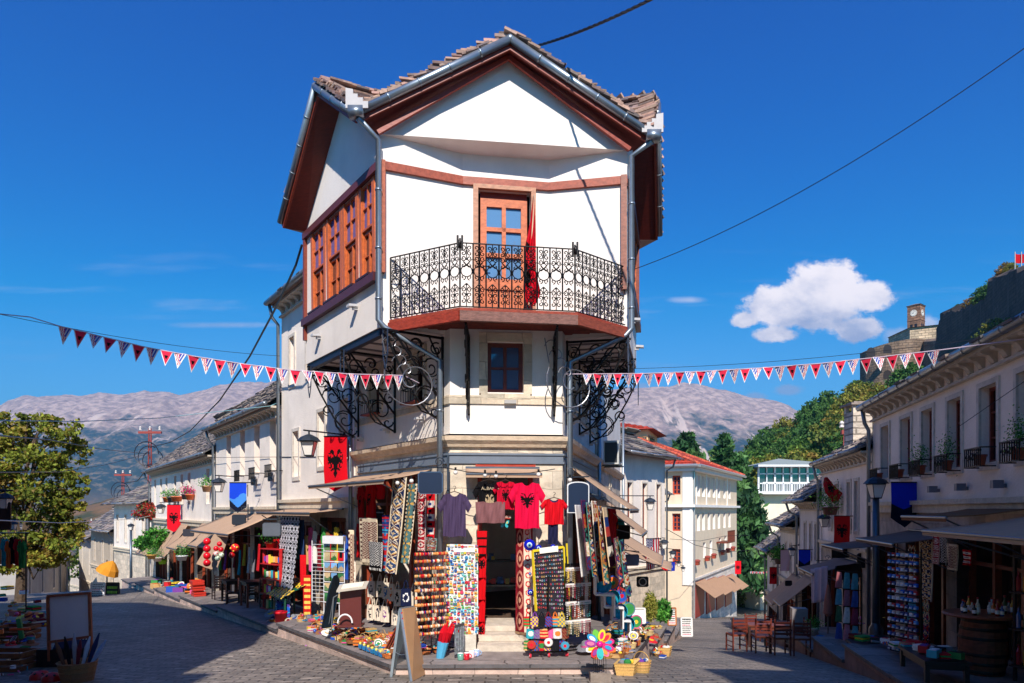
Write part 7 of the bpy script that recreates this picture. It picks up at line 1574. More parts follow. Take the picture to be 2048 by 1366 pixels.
def item(kind,label,q,cn,c,s=1.0,group=None,c2=None):
 q=V(q);c=jit(c,.12);c2=c2 or jit(random.choice([x for _,x in NC]),.1);a=random.uniform(0,6.28);X=V((math.cos(a),math.sin(a),0));Y=V((-X.y,X.x,0));t=thing(kind,label,{'toy_ball':'ball','sun_hat':'hat','toy_box':'box','folded_cloth':'cloth','wooden_spoon':'spoon','painted_plate':'plate','rag_doll':'doll','beaded_string':'beads','toy_drum':'drum','wooden_whistle':'whistle'}[kind],tuple(q),group);m=MB(c)
 if kind=='toy_ball':m.ball(q+ZV*.045*s,.045*s,12,c);m.lathe([(.046*s,-.008),(.048*s,0),(.046*s,.008)],q+ZV*.045*s,12,c2,axis=(X.x,X.y,.6));m.build('sphere','plastic',t,True)
 elif kind=='sun_hat':m.lathe([(.0,.09*s),(.04*s,.085*s),(.065*s,.05*s),(.07*s,.02*s),(.13*s,.008),(.15*s,.0),(.14*s,-.004),(0,.0)],q+ZV*.01,14,cols=[c,c,c2,c,c,c,c],axis=(X.x*.3,X.y*.3-.3,1));m.build('crown_and_brim','wicker',t)
 elif kind=='toy_box':m.box(q+ZV*.035*s,.15*s,.09*s,.07*s,None,X,Y);m.box(q+ZV*(.073*s),.12*s,.06*s,.008,c2,X,Y);m.build('carton','paint',t)
 elif kind=='folded_cloth':
  for k in range(3):m.box(q+ZV*(.012+.022*k)*s+X*random.uniform(-.01,.01),.17*s,.12*s,.02*s,jit([c,c2,c][k],.1),X,Y)
  m.build('folds','cloth',t)
 elif kind=='wooden_spoon':m.tube([q+ZV*.02,q+X*.16*s+ZV*.05*s],.007*s,5);m.ball(q+X*.18*s+ZV*.055*s,.026*s,8,None,(1.3,.9,.4));m.build('spoon','wood',t)
 elif kind=='painted_plate':m.lathe([(0,.004),(.025*s,.004),(.045*s,.006),(.06*s,.01),(.08*s,.018),(.08*s,.012),(0,-.004)],q+ZV*.05*s,16,cols=[c2,c,c2,C(235,230,220),c,c],axis=(X.x*.5,-.7,.6));m.build('dish','ceramic',t)
 elif kind=='rag_doll':m.tube([q+ZV*.01,q+ZV*.08*s],[.045*s,.022*s],8);m.ball(q+ZV*.10*s,.026*s,8,C(225,180,150));m.ball(q+ZV*.112*s,.027*s,8,c2,(1,1,.7));m.tube([q+X*-.05*s+ZV*.05*s,q+ZV*.07*s,q+X*.05*s+ZV*.05*s],.009*s,5);m.build('figure','cloth',t)
 elif kind=='beaded_string':
  for k in range(14):m.ball(q+X*(.06*s*math.cos(k*.45))+Y*(.045*s*math.sin(k*.45))+ZV*.012,.011*s,6,c if k%2 else c2)
  m.build('beads','ceramic',t)
 elif kind=='toy_drum':m.lathe([(0,.0),(.05*s,0),(.05*s,.01),(.047*s,.06*s),(.05*s,.07*s),(.0,.072*s)],q,14,cols=[c2,c2,c,c2,C(235,225,205)]);m.build('shell','paint',t)
 else:m.tube([q+ZV*.02,q+X*.12*s+ZV*.03],[.012*s,.017*s],7);m.ball(q+ZV*.02,.014*s,6,c2);m.build('pipe','wood',t)
 return t
KN={'toy_ball':'toy ball','sun_hat':'sun hat','toy_box':'small boxed toy','folded_cloth':'folded cloth','wooden_spoon':'wooden spoon','painted_plate':'painted plate','rag_doll':'rag doll','beaded_string':'loop of beads','toy_drum':'toy drum','wooden_whistle':'toy whistle'}
KL_=['toy_ball','sun_hat','toy_box','toy_box','folded_cloth','folded_cloth','folded_cloth','wooden_spoon','painted_plate','rag_doll','beaded_string','beaded_string','toy_drum','wooden_whistle']
def heap(place,region,n,zf,seed,s=(.55,.95),baskets=.4,lift=.12,kinds=None,dark=1):
# region: list of (x,y) polygon corners in plan; items scattered and piled
 random.seed(seed);R=[V((x,y,0))for x,y in region];k_=0;spots=[]
 for i in range(n):
  while 1:
   u,v=random.random(),random.random();a=R[0].lerp(R[1],u);b=R[3].lerp(R[2],u);q=a.lerp(b,v)
   if all((q-p).length>.055 for p in spots)or random.random()<.04:break
  spots.append(q);z=zf(q.x,q.y)+.003
  if baskets>random.random():
   sz=random.choice(('small','wide','shallow','round','deep'));cl=random.choice((('golden',C(212,158,90)),('orange-brown',C(205,120,62)),('pale straw',C(222,192,140)),('brown',C(150,100,62))));fl=random.choice(NC[:8])[0]
   lab=uniq(['%s %s basket%s %s'%(sz,cl[0],random.choice((' with handle','',' of trinkets',' of %s goods'%fl)),place)for _ in range(8)])
   if lab:basket(lab,(q.x,q.y,z),random.uniform(.055,.09),random.uniform(.04,.07),random.random()<.5,False,jit(cl[1],.1),3)
  else:
   lab=None
   for _ in range(12):
    kind=random.choice(kinds or KL_);cn,c=random.choice(NC);cn2,c2_=random.choice(NC)
    if kind in('wooden_spoon',):cn,c=random.choice((('straw',C(214,172,112)),('brown',C(140,92,58))))
    lab=uniq(['%s %s %s'%(cn,KN[kind],place),'%s and %s %s %s'%(cn,cn2,KN[kind],place)])
    if lab:break
   if lab:item(kind,lab,(q.x,q.y,z+random.choice((0,0,lift*random.random()))),cn,c,random.uniform(*s),c2=c2_ if ' and ' in lab else None)
PZ=lambda x,y:.13
LZ=lambda x,y:PVL(max(.01,(x+1.45)*dL.x+(y-8.5)*dL.y))
def LP(t,o):q=KL.P(t,0,o);return(q.x,q.y)
heap('left of the silver sandwich board',[LP(.2,-.10),LP(1.6,-.10),LP(1.6,-.75),LP(.2,-.8)],100,PZ,1)
heap('at the kerb below the dark sign',[LP(1.6,-.08),LP(3.4,-.08),LP(3.4,-.7),LP(1.6,-.7)],80,LZ,2)
heap('in front of the postcard rack',[LP(3.6,-.15),LP(6.2,-.15),LP(6.2,-.75),LP(3.6,-.8)],34,LZ,3,kinds=['folded_cloth','toy_box','rag_doll','sun_hat','painted_plate','beaded_string'])
heap('before the low white house',[LP(14.5,-.15),LP(22,-.15),LP(22,-1.0),LP(14.5,-1.0)],30,LZ,4,s=(1.6,2.6),baskets=.3)
heap('right of the necklace rack',[(1.02,8.75),(1.36,8.85),(2.1,10.6),(1.35,10.2)],120,PZ,5)
def RPZ(x,y):return PVR(max(.01,(x-1.38)*KRd.x+(y-8.55)*KRd.y))
def RP(t,o):q=KR.P(t,0,o);return(q.x,q.y)
heap('on the right stepped kerb',[RP(.3,-.06),RP(2.5,-.06),RP(2.5,-.55),RP(.3,-.6)],55,RPZ,6)
heap('below the green shrubs',[RP(2.7,.25),RP(5.0,.2),RP(5.0,-.7),RP(2.7,-.7)],60,lambda x,y:max(G(x,y),RPZ(x,y)if(V((x,y,0))-KR.p).dot(KR.n)<0 else-9),7)
for k,(px,py,r_,lab)in enumerate(((1253,1349,.15,'square picnic basket with red and blue cloth on the setts'),(1283,1345,.12,'open wicker basket leaning beside the picnic basket'),(1330,1312,.12,'square wicker basket at the corner of the right kerb'),(1155,1345,.0,''))):
 if r_:basket(lab,gp(px,py),r_,.15,k==1,k!=1,C(216,170,100),5)
 # long items: toy swords and guns on the setts
def toy_sword(label,p0,p1,col,name='toy_sword'):
 p0,p1=V(p0),V(p1);t=thing(name,label,'toy',tuple(p0));d=(p1-p0).normalized();s=d.cross(ZV).normalized();m=MB(col);m.beam(p0 .lerp(p1,.3),p1,.045,.015);m.build('blade','plastic',t);m=MB(jit(col,.3));m.beam(p0,p0 .lerp(p1,.28),.02,.02);m.beam(p0 .lerp(p1,.28)-s*.06,p0 .lerp(p1,.28)+s*.06,.025,.025);m.build('hilt','plastic',t)
toy_sword('bright green toy sword lying at the kerb',gp(603,1288),gp(640,1258)+ZV*.2,C(60,200,110));toy_sword('purple toy sword lying beside the green one',gp(612,1292),gp(652,1266)+ZV*.2,C(185,90,200))
tg=thing('toy_gun','red and yellow toy gun on the setts right of the toy swords','toy',tuple(gp(655,1295)));q=gp(655,1296)+ZV*.06;m=MB(C(215,40,40));m.beam(q-X0*.09,q+X0*.1+ZV*.02,.03,.05);m.beam(q+X0*.06,q+X0*.09-ZV*.08,.03,.04);m.build('body','plastic',tg);m=MB(C(235,180,50));m.beam(q-X0*.12+ZV*.01,q-X0*.05,.02,.03);m.ball(q+ZV*.04,.02,6);m.build('barrel','plastic',tg)
tr=thing('toy_train','row of small blue plastic boats at the edge of the left heap','toy',tuple(W(745,1300,8.8)));
for k in range(6):m=MB(jit(C(20,130,195),.15));q=V((*LP(.5+k*.13,-.07),.155));m.box(q,.11,.06,.05,None,dL);m.ball(q+ZV*.04,.02,6,C(235,210,90));m.build('boat','plastic',tr)
# fans and hoop
hp=thing('basket_hoop','white plastic basket handle arching over the left heap','basket',tuple(W(690,1248,9.9)));m=MB(C(235,230,228));c=W(690,1246,9.9);m.tube([c+X0*(.1*math.cos(b))+ZV*(.12*math.sin(b))for b in[i*math.pi/12 for i in range(13)]],.012,6);m.build('hoop','plastic',hp)
# plants, menu boards on the right side
def shrub(label,loc,h,w,pal,n=2600,leaf=.03,pot=None,name='shrub',upright=False,cat='plant',seed=9,group=None):
 global rng
 rng=np.random.default_rng(seed);L=V(loc);t=thing(name,label,cat,tuple(L),group)
 if pot:m=MB(pot);m.lathe([(0,0),(w*.22,0),(w*.33,h*.28),(w*.36,h*.28),(w*.36,h*.32),(w*.28,h*.32),(w*.26,h*.26),(0,h*.26)],L,14);m.build('pot','paint',t,True)
 base=L+ZV*(h*.25 if pot else 0);hh=h*(.72 if pot else 1);m=MB(C(80,70,50))
 for k in range(9):a=k*.7;m.tube([base,base+V((math.cos(a)*w*.3,math.sin(a)*w*.3,hh*.8))],.006,4)
 m.build('stem','bark',t);d=rng.normal(size=(n,3));d/=np.linalg.norm(d,axis=1,keepdims=True);r=rng.uniform(.2,1,(n,1))**.4;lump=1+.25*np.sin(d[:,:1]*7+seed)*np.cos(d[:,1:2]*6+d[:,2:]*5)
 P=np.array(base)+np.array([0,0,hh*.5])+d*r*lump*np.array([w/2,w/2,hh*.5]);pal=np.array(pal);Cc=pal[rng.integers(0,len(pal),n)]*rng.uniform(.6,1.4,(n,1));leaves('leaves',P,leaf*rng.uniform(.6,1.4,n),Cc,t,tuple(L),droop=-1.5 if upright else 0,aspect=3 if upright else 1.6);return t
q=W(1301,1243,13.2);shrub('yellowish feathery shrub standing left of the green one',tuple(q),.55,.26,[C(150,150,60),C(120,130,50),C(170,160,80)],2600,.016,upright=True)
q=W(1325,1243,13.6);shrub('bright green shrub beside the chalk menu',tuple(q),.42,.34,[C(90,160,60),C(60,130,50),C(120,180,80)],2400,.022,upright=True,seed=12)
def a_board(label,px0,px1,pyt,pyb,Y,face,frame,txt=None,lean=.12,rows=0,name='menu_board',inkc=None,rod=True):
 a,b=W(px0,pyb,Y),W(px1,pyb,Y+.05);h=W(0,pyt,Y).z-a.z;d=b-a;L_=d.length;dx=d.normalized();up=V((0,lean,1)).normalized()*h;t=thing(name,label,'sign',tuple(a.lerp(b,.5)));m=MB(face);nn=dx.cross(up).normalized()
 if nn.y>0:nn=-nn
 m.extrude([a,b,b+up,a+up],-nn*.012);p=m.build('board','paint',t);m=MB(frame)
 for p0,p1 in((a,a+up),(b,b+up),(a,b),(a+up,b+up)):m.beam(p0+nn*.004,p1+nn*.004,.028,.03*L_/.3+.005)
 m.build('frame','wood' if frame[0]>frame[2]*1.3 else 'paint',t)
 if rod:m=MB(frame);m.beam(a+up*.95-nn*.01,a+dx*.02-nn*(h*.35),.02,.02);m.beam(b+up*.95-nn*.01,b-dx*.02-nn*(h*.35),.02,.02);m.build('rear_leg','paint',t)
 if rows:
  m=MB(inkc or C(40,40,44));r_=random.Random(int(px0))
  for j in range(rows):
   x=.1
   while x<.86:l_=r_.uniform(.04,.13);m.box(a+dx*L_*(x+l_/2)+up*(1-(j+1)/(rows+1.0))+nn*.004,L_*l_,.003,h/rows*.42,(C(200,50,90)if j in(3,rows-1)else None),dx,nn,up);x+=l_+.03
  m.build('writing','paint',t)
 return t
a_board('white board with rows of handwriting standing on the setts of the right street',1363,1384,1236,1272,12.6,C(238,236,232),C(225,222,218),rows=9)
a_board('wood-framed white menu between the shrubs and the lanterns',1336,1352,1216,1250,14.2,C(235,232,226),C(185,110,62),rows=7,rod=False)
a_board('blank white card propped left of the shrubs',1266,1290,1217,1246,12.6,C(235,232,230),C(225,222,218),rod=False)
# ================= left pavement and foreground =================
def chair(name,label,loc,rz,col,seatc=None,s=.75,group=None,slat=4):
 t=thing(name,label,'chair',(0,0,0),group);h,w=.42*s,.40*s
 m=MB(seatc or col);m.box((0,0,h),w,w,.035*s)
 for k in range(5):m.box((0,(k-2)*w*.19,h+.02*s),w*.96,w*.14,.012)
 m.build('seat','wood',t)
 for sx in(-1,1):
  for sy in(-1,1):m=MB(col);m.beam((sx*w*.46,sy*w*.46,0),(sx*w*.46,sy*w*.46,h if sy<0 else .88*s),.032*s,.032*s,up=(1,0,0));m.build('leg','wood',t)
 m=MB(col)
 for k in range(slat):m.box((0,w*.47,h+.12*s+k*.34*s/slat),w*.9,.018*s,.055*s)
 m.build('backrest','wood',t);m=MB(col)
 for z in(.14,.26):
  for sx in(-1,1):m.beam((sx*w*.46,-w*.46,z*s),(sx*w*.46,w*.46,z*s),.02*s,.02*s)
 m.build('stretcher','wood',t);t.location=loc;t.rotation_euler=(0,0,rz);return t
def table(name,label,loc,rz,col,w=.7,d=.6,h=.6,top=None,group=None):
 t=thing(name,label,'table',(0,0,0),group);m=MB(top or col);m.box((0,0,h),w,d,.03);m.box((0,0,h-.05),w*.9,d*.88,.06);m.build('tabletop','wood',t)
 for sx in(-1,1):
  for sy in(-1,1):m=MB(col);m.beam((sx*w*.44,sy*d*.42,0),(sx*w*.44,sy*d*.42,h-.03),.045,.045,up=(1,0,0));m.build('leg','wood',t)
 t.location=loc;t.rotation_euler=(0,0,rz);return t
def lp(t,o):x,y=LP(t,o);return(x,y,PVL(t)+.004)
DKW=C(38,26,26);RDW=C(140,60,42)
aL=math.atan2(dL.y,dL.x)
table('cafe_table','reddish wooden cafe table on the left pavement',lp(8.5,-.62),aL,RDW,.62,.5,.56,C(50,32,30))
table('cafe_table','dark wooden table farther along the left pavement',lp(10.9,-.75),aL,DKW,.62,.5,.54)
for t_,o_,rz,lab,cl in((7.8,-.75,aL-1.5,'dark slatted chair right of the reddish table',DKW),(9.3,-.75,aL+1.5,'dark chair between the two left tables',DKW),(9.9,-.5,aL+3,'dark chair with red seat before the dark table',C(70,30,26)),(11.8,-.6,aL+1.6,'dark chair at the far end of the left tables',DKW),(8.7,-1.1,aL,'dark chair behind the reddish table, back to the wall',DKW)):chair('cafe_chair',lab,lp(t_,o_),rz,cl)
x=thing('folding_stand','orange wooden folding trestles open beside the red crates','stand',lp(14.0,-.55));m=MB(C(226,150,70));q=V(lp(14.0,-.55))
for k in range(5):
 a=q+dL*(k*.16-.3);m.beam(a+ZV*.02-dL*.18,a+dL*.22+ZV*.5,.03,.03);m.beam(a+ZV*.02+dL*.22,a-dL*.18+ZV*.5,.03,.03)
m.build('frame','wood',x)
for k in range(3):q=V(lp(13.1+.1*k,-.35))+ZV*(.0+.15*k);x=thing('red_crate',['lowest red crate on the left pavement','middle red crate of the stack','top red crate of the stack'][k],'crate',tuple(q));m=MB(C(196,52,38));m.box(q+ZV*.01,.42,.3,.02,None,dL,nL);[m.box(q+ZV*z+nL*s*.15,.42,.015,.045,None,dL,nL)for z in(.04,.1)for s in(-1,1)];[m.box(q+ZV*z+dL*s*.21,.015,.3,.045,None,dL,nL)for z in(.04,.1)for s in(-1,1)];m.build('slats','paint',x)
# sloping stall of yellow and black trinkets
x=thing('trinket_stall','green-legged sloping stall covered with yellow and black trinkets','stall',lp(6.1,-.65));q=V(lp(6.1,-.65));m=MB(C(34,84,62))
for a,b in((-.42,-.2),(.42,-.2),(-.42,.25),(.42,.25)):m.beam(q+dL*a-nL*b*1,q+dL*a-nL*b+ZV*(.42 if b<0 else .62),.03,.03,up=dL)
m.beam(q-dL*.45+nL*.2+ZV*.4,q+dL*.45+nL*.2+ZV*.4,.03,.03);m.build('legs','paint',x);m=MB();o=q-dL*.5+nL*.3+ZV*.42
m.grid(lambda u,v:o+dL*u+(-nL*.62+ZV*.30)*v+ZV*(.02*(hsh(int(u*30),int(v*20))%5)/5),30,20,lambda u,v:[C(232,200,50),C(30,28,26),C(220,180,60),C(40,60,50)][hsh(int(u*13),int(v*9))%4]if abs(v-.5)>.07 else C(34,90,60));m.build('trinkets','plastic',x);m=MB(C(30,90,190));m.grid(lambda u,v:q+dL*(u-.5)*.8+nL*.1+ZV*(.02+v*.25+.03*math.sin(u*23+v*7))+nL*.05*math.sin(u*31),26,8,lambda u,v:jit([C(30,90,190),C(60,150,200),C(20,40,120),C(90,60,150)][hsh(int(u*20),int(v*6))%4],.2));m.build('blue_bags','plastic',x)
def pot(label,q,r,h,c,plant=None,name='flower_pot',pn=500,ph=None,seed=5,leaf=.02,cat='plant pot',rim=True):
 global rng
 q=V(q);t=thing(name,label,cat,tuple(q));m=MB(c);m.lathe([(0,0),(r*.7,0),(r*.92,h*.82),(r*1.06,h*.82),(r*1.06,h),(r*.9,h),(r*.85,h*.85),(0,h*.85)],q,14);m.build('pot','paint',t,True)
 if plant:
  rng=np.random.default_rng(seed);ph=ph or r*2.2;P=np.array(q)+np.array([0,0,h+ph*.4])+rng.normal(size=(pn,3))*np.array([r*.75,r*.75,ph*.3]);pal=np.array(plant);leaves('foliage',P,np.full(pn,leaf),pal[rng.integers(0,len(pal),pn)]*rng.uniform(.6,1.4,(pn,1)),t,tuple(q))
 return t
GP=[C(70,140,50),C(50,110,40),C(110,170,70)];PK=[C(220,30,130),C(200,40,110),C(60,120,50)];RF=[C(180,50,40),C(150,40,36),C(90,100,50)]
pot('big red pot standing on the pavement before the trinket stall',lp(5.3,-.25),.12,.22,C(212,22,40),name='red_pot')
pot('terracotta pot with green plant hanging left of the patterned rug',W(543,1100,14.8),.13,.17,C(190,50,40),GP)
for i,(px,py,Y,c,lab)in enumerate(((325,1128,26,C(160,220,40),'lime green hanging pot left of the awning pole'),(302,1112,28,C(150,210,50),'smaller lime pot hanging at the far shops'),(315,1123,25,C(225,215,205),'pale hanging basket next to the lime pot'),(364,1121,21,C(225,225,222),'white hanging pot under the steep awnings'),(303,1118,24,C(200,150,80),'straw-coloured hanging basket at the far shops'))):
 pot(lab,W(px,py,Y),.16,.15,c,GP,name='hanging_pot',seed=i);m=MB(C(90,130,60));q=W(px,py,Y)
for i,(px,py,cl,fl,lab)in enumerate(((333,1004,C(205,110,60),GP,'first orange window pot of the third left house'),(342,1004,C(70,66,70),None,'dark window pot between the orange ones'),(350,1003,C(210,112,62),GP,'third orange window pot of the left row'),(357,1003,C(205,105,58),None,'fourth orange window pot of the left row'),(371,999,C(80,76,84),PK,'dark window pot with magenta flowers'),(380,1000,C(212,100,52),PK,'orange window pot with magenta flowers'),(413,984,C(200,150,110),GP,'small plant pot on the bare wall of the left row'))):
 t_=LW.t(px,.15);pot(lab,LW.P(t_,LW.z(px,py,.15),.15),.15,.2,cl,fl,name='window_pot',pn=260,seed=i,leaf=.035,ph=.3)
for i,(px,py,Y,w_,h_,pal,lab)in enumerate(((300,1040,32,1.3,.8,RF,'red-flowering creeper at the far corner of the left row'),(312,1100,27,1.0,.9,GP,'green climber over the last awnings of the left row'),(290,1100,30,.9,.6,GP,'low green bush by the far shop door'))):shrub(lab,tuple(W(px,py,Y)),h_,w_,pal,1300,.07,seed=30+i,name='climbing_plant')
for i in range(4):pot('terracotta pot %s on the ledge of the far white house'%['first in the row of four','second in the row of four','third in the row of four','last in the row of four'][i],W(270+i*7,1062,38.5),.16,.22,C(170,84,60),name='ledge_pot')
def ball(label,q,r,c,name='red_ball',speck=None):
 q=V(q);t=thing(name,label,'ball',tuple(q-ZV*r));m=MB(c);m.ball(q,r,14,c)
 if speck:[m.ball(q+V((math.cos(a)*r*.7,-r*.62,math.sin(a)*r*.6)),r*.28,6,speck)for a in(0.3,1.7,3.2,4.6)]
 m.build('sphere','plastic',t,True)
x=thing('hanging_cloth','beige cloth panel hanging below the long awning pole','cloth',tuple(W(425,1138,17)));m=MB(AWC);a,b,c,d=W(428,1068,16.9),W(458,1072,16.6),W(392,1128,17),W(432,1142,16.7);m.grid(lambda u,v:a.lerp(b,u).lerp(c.lerp(d,u),v)+V((0,.02*math.sin(u*9),0)),8,8,None,(0,.01,0));m.build('panel','canvas',x)
for k in range(4):ball('red hanging ball, %s in the string of four'%['highest','second','third','lowest'][k],W(414,1083+14.3*k,16.3),.085,C(222,16,34))
for k,(px,py,c,s)in enumerate(((439,1088,C(215,20,36),None),(432,1097,C(215,20,36),None),(442,1099,C(210,20,36),None),(432,1107,C(225,205,200),C(215,60,70)),(443,1110,C(215,225,205),C(110,160,110)),(435,1117,C(205,222,200),C(110,160,110)))):ball(['top red ball of the small cluster','left red ball of the small cluster','right red ball of the small cluster','white ball with red spots','pale ball with green spots, right','pale ball with green spots, lowest'][k],W(px,py,16.2),.06,c,'spotted_ball' if s else 'red_ball',s)
ball('red inflatable toy hanging right of the ball cluster',W(470,1096,15.9),.10,C(225,30,30),'inflatable_toy',C(235,190,60));ball('red inflatable toy foot hanging lower',W(464,1110,15.9),.07,C(220,24,30),'inflatable_toy')
x=thing('goods_shelf','tall red-framed shelf crowded with coloured packets left of the patterned rug','shelf',tuple(W(545,1218,14.6)));a,b=W(529,1215,14.8),W(562,1222,14.2);m=MB(C(190,30,34));zt=W(0,1098,14.6).z-a.z
for q in(a,b):m.beam(q,q+ZV*zt,.06,.06,up=(1,0,0))
[m.beam(a+ZV*zt*k/4,b+ZV*zt*k/4,.2,.02)for k in range(5)];m.build('frame','wood',x);m=MB()
for k in range(4):
 for i in range(7):m.box(a.lerp(b,(i+.6)/7.2)+ZV*(zt*k/4+.1),.05,.09,random.uniform(.1,.19),jit(random.choice(NC)[1],.2))
m.build('packets','paint',x)
a_board('white printed menu board standing at the bend of the left street',180,208,1166,1204,24,C(222,220,220),C(190,190,195),rows=10,rod=False)
a_board('black blackboard with green bottles drawn, beside the white menu',210,236,1166,1203,24.5,C(24,24,26),C(60,50,40),rows=3,inkc=C(150,200,60))
x=thing('parasol','half-closed yellow parasol by the shaded wall down the left street','parasol',tuple(W(214,1175,32)));m=MB(C(225,150,50));q=W(214,1146,32);m.lathe([(.5,.0),(.42,.25),(.2,.5),(.02,.62)],q,10,axis=(.5,0,1));m.build('canopy','canvas',x);m=MB(C(90,80,70));m.tube([W(214,1180,32),q+ZV*.6],.03,5);m.build('pole','wood',x)
for k,(px,py)in enumerate(((507,962),(541,954))):hsign(['small slate with chalk lines under a window of the low white house','second small slate on the low white house'][k],px-5,px+5,py-9,py+9,LW.P(LW.t(px,.05),0,.06).y,C(46,48,58),C(90,92,104),dY=-.15,name='wall_slate')
for k,px in enumerate((478,508,541)):
 t_=LW.t(px,.2);z=2.78;x=thing('window_basket',['first iron window basket of the low white house','second iron window basket of the low white house','third iron window basket of the low white house'][k],'basket',tuple(LW.P(t_,z,.2)));m=MB(BLK)
 for i in range(7):m.beam(LW.P(t_-.25+i*.083,z,.26),LW.P(t_-.25+i*.083,z+.28,.26),.015,.015)
 [m.beam(LW.P(t_-.27,z+zz,.26),LW.P(t_+.27,z+zz,.26),.02,.02)for zz in(0,.14,.28)];[m.beam(LW.P(t_+s,z+.14,0),LW.P(t_+s,z+.14,.26),.02,.02)for s in(-.27,.27)];m.build('grille','iron',x)
 # whiteboard easel and dark goods in the left foreground
x=thing('whiteboard','blank white board in a wooden frame standing in shade at the left','board',tuple(gp(140,1318)));a,b,c,d=W(99,1284,9.7),W(181,1273,9.5),W(179,1186,9.5),W(97,1192,9.7);m=MB(C(236,234,238));m.extrude([a,b,c,d],(0,.02,0));m.build('board','plastic',x);m=MB(C(168,92,58))
for p0,p1 in((a,d),(a,b),(d,c),(W(184,1318,9.5),W(180,1184,9.5)),(W(100,1322,9.7),a)):m.beam(p0-V((0,.012,0)),p1-V((0,.012,0)),.035,.035)
m.build('frame','wood',x)
x=thing('game_case','dark open case with a patterned edge below the white board','case',tuple(gp(130,1335)));q=gp(130,1332);m=MB(C(44,26,26));m.box(q+ZV*.13,.62,.22,.24,None,(1,.1,0));m.build('box','wood',x);m=MB();o=q+V((-.1,-.12,.24));m.grid(lambda u,v:o+V((.45*u,.03*u+.12*v,.17*v)),22,8,lambda u,v:(C(225,215,200)if(int(u*22)%2)else C(20,18,20))if v>.72 else C(24,40,84)if v>.1 else BLK);m.build('lid','paint',x)
basket('deep wicker basket of wrapped toy umbrellas at the bottom left',gp(155,1362),.22,.24,False,col=C(168,116,74),fill=0)
for k in range(7):
 q=gp(155,1362)+V(((k-3)*.055,.02*(k%3),.2));e=q+V(((k-3)*.05+.02,.03,.30+.04*(k%3)));cn,c=[('brown',C(120,80,60)),('black',C(30,28,32)),('grey',C(160,160,170)),('maroon',C(120,40,50)),('clear',C(200,205,215)),('dark blue',C(40,50,90)),('pale blue',C(150,170,200))][k]
 x=thing('wrapped_umbrella','%s wrapped umbrella standing in the deep basket'%cn,'umbrella',tuple(q));m=MB(c);m.tube([q,q.lerp(e,.6),e],[.018,.03,.008],7);m.build('roll','cloth',x)
for k,(px,py)in enumerate(((80,1358),(104,1362))):q=gp(px,py);x=thing('ladybird_toy',['red spotted toy dome at the bottom left','second red spotted toy dome, partly behind the basket'][k],'toy',tuple(q));m=MB(C(190,24,30));m.lathe([(.12,0),(.115,.05),(.08,.09),(0,.11)],q,14);[m.ball(q+V((math.cos(a)*.08,math.sin(a)*.08,.075)),.02,6,BLK)for a in(3.6,4.6,5.6)];m.build('shell','plastic',x,True)
GZ=lambda x,y:G(x,y)
random.seed(77)
for k in range(2):
 q=gp(16+k*18,1340-k*60);x=thing('wooden_crate',['slatted wooden crate at the left edge, nearest','slatted wooden crate behind the first at the left edge'][k],'crate',tuple(q));m=MB(C(140,88,52));[m.box(q+V((0,s*.2,z)),.6,.02,.06)for z in(.05,.14,.23)for s in(-1,1)];[m.box(q+V((s*.3,0,z)),.02,.4,.06)for z in(.05,.14,.23)for s in(-1,1)];m.box(q+V((0,0,.02)),.6,.4,.02);m.build('slats','wood',x)
def P2(px,py):q=gp(px,py);return(q.x,q.y)
heap('at the shaded left edge',[P2(-30,1366),P2(60,1350),P2(70,1270),P2(-10,1255)],44,GZ,21,lift=.45)
heap('behind the white board',[P2(0,1262),P2(92,1262),P2(100,1215),P2(0,1205)],40,GZ,22,lift=.5,s=(1,1.9))
x=thing('toy_plane','orange and green toy aeroplane on the shaded goods','toy',tuple(W(40,1262,9.6)));q=W(40,1258,9.6);m=MB(C(230,90,40));m.beam(q-X0*.13,q+X0*.13,.04,.03);m.beam(q+V((.03,0,-.13)),q+V((-.02,0,.14)),.03,.06,C(40,150,80));m.build('wings','plastic',x)
for k in range(9):shirt('%s garment hanging in the dark at the left edge, %s on the rail'%(NC[(k*4)%14][0],['first','second','third','fourth','fifth','sixth','seventh','eighth','ninth'][k]),-24+k*8.5,1072+k%3*4,17,56,13.2-.25*k,jit(NC[(k*4)%14][1],.2),name='hanging_garment',seed=k)
x=thing('clothes_rail','black rail carrying garments at the left edge','rail',tuple(gp(30,1225)));m=MB(BLK);m.tube([W(-50,1066,13.6),W(58,1066,11.2)],.012,5);m.tube([W(52,1066,11.3),gp(52,1240)],.015,5);m.build('rail','iron',x)
x=thing('left_stall','dark wooden stall wall with shelves at the left edge','stall',tuple(gp(0,1240)));m=MB(C(70,48,42));q=V((-8.6,11.6,0));w=Wall((-8.0,10.6),dL,-nL);m.box(w.P(1.5,.3,-.3),4.2,.2,2.6,None,w.d,w.n,(0,0,1));m.build('back_wall','oldwood',x);m=MB(C(90,60,48));[m.box(w.P(1.5,z,-.05),4.0,.3,.03,None,w.d,w.n,(0,0,1))for z in(.1,.5,.9)];m.build('shelf','oldwood',x);m=MB()
for i in range(70):m.box(w.P(random.uniform(-.4,3.4),random.choice((.2,.6,1.0)),0),random.uniform(.08,.16),.12,random.uniform(.12,.22),jit(random.choice(NC)[1],.3),w.d,w.n)
m.build('packets','paint',x)
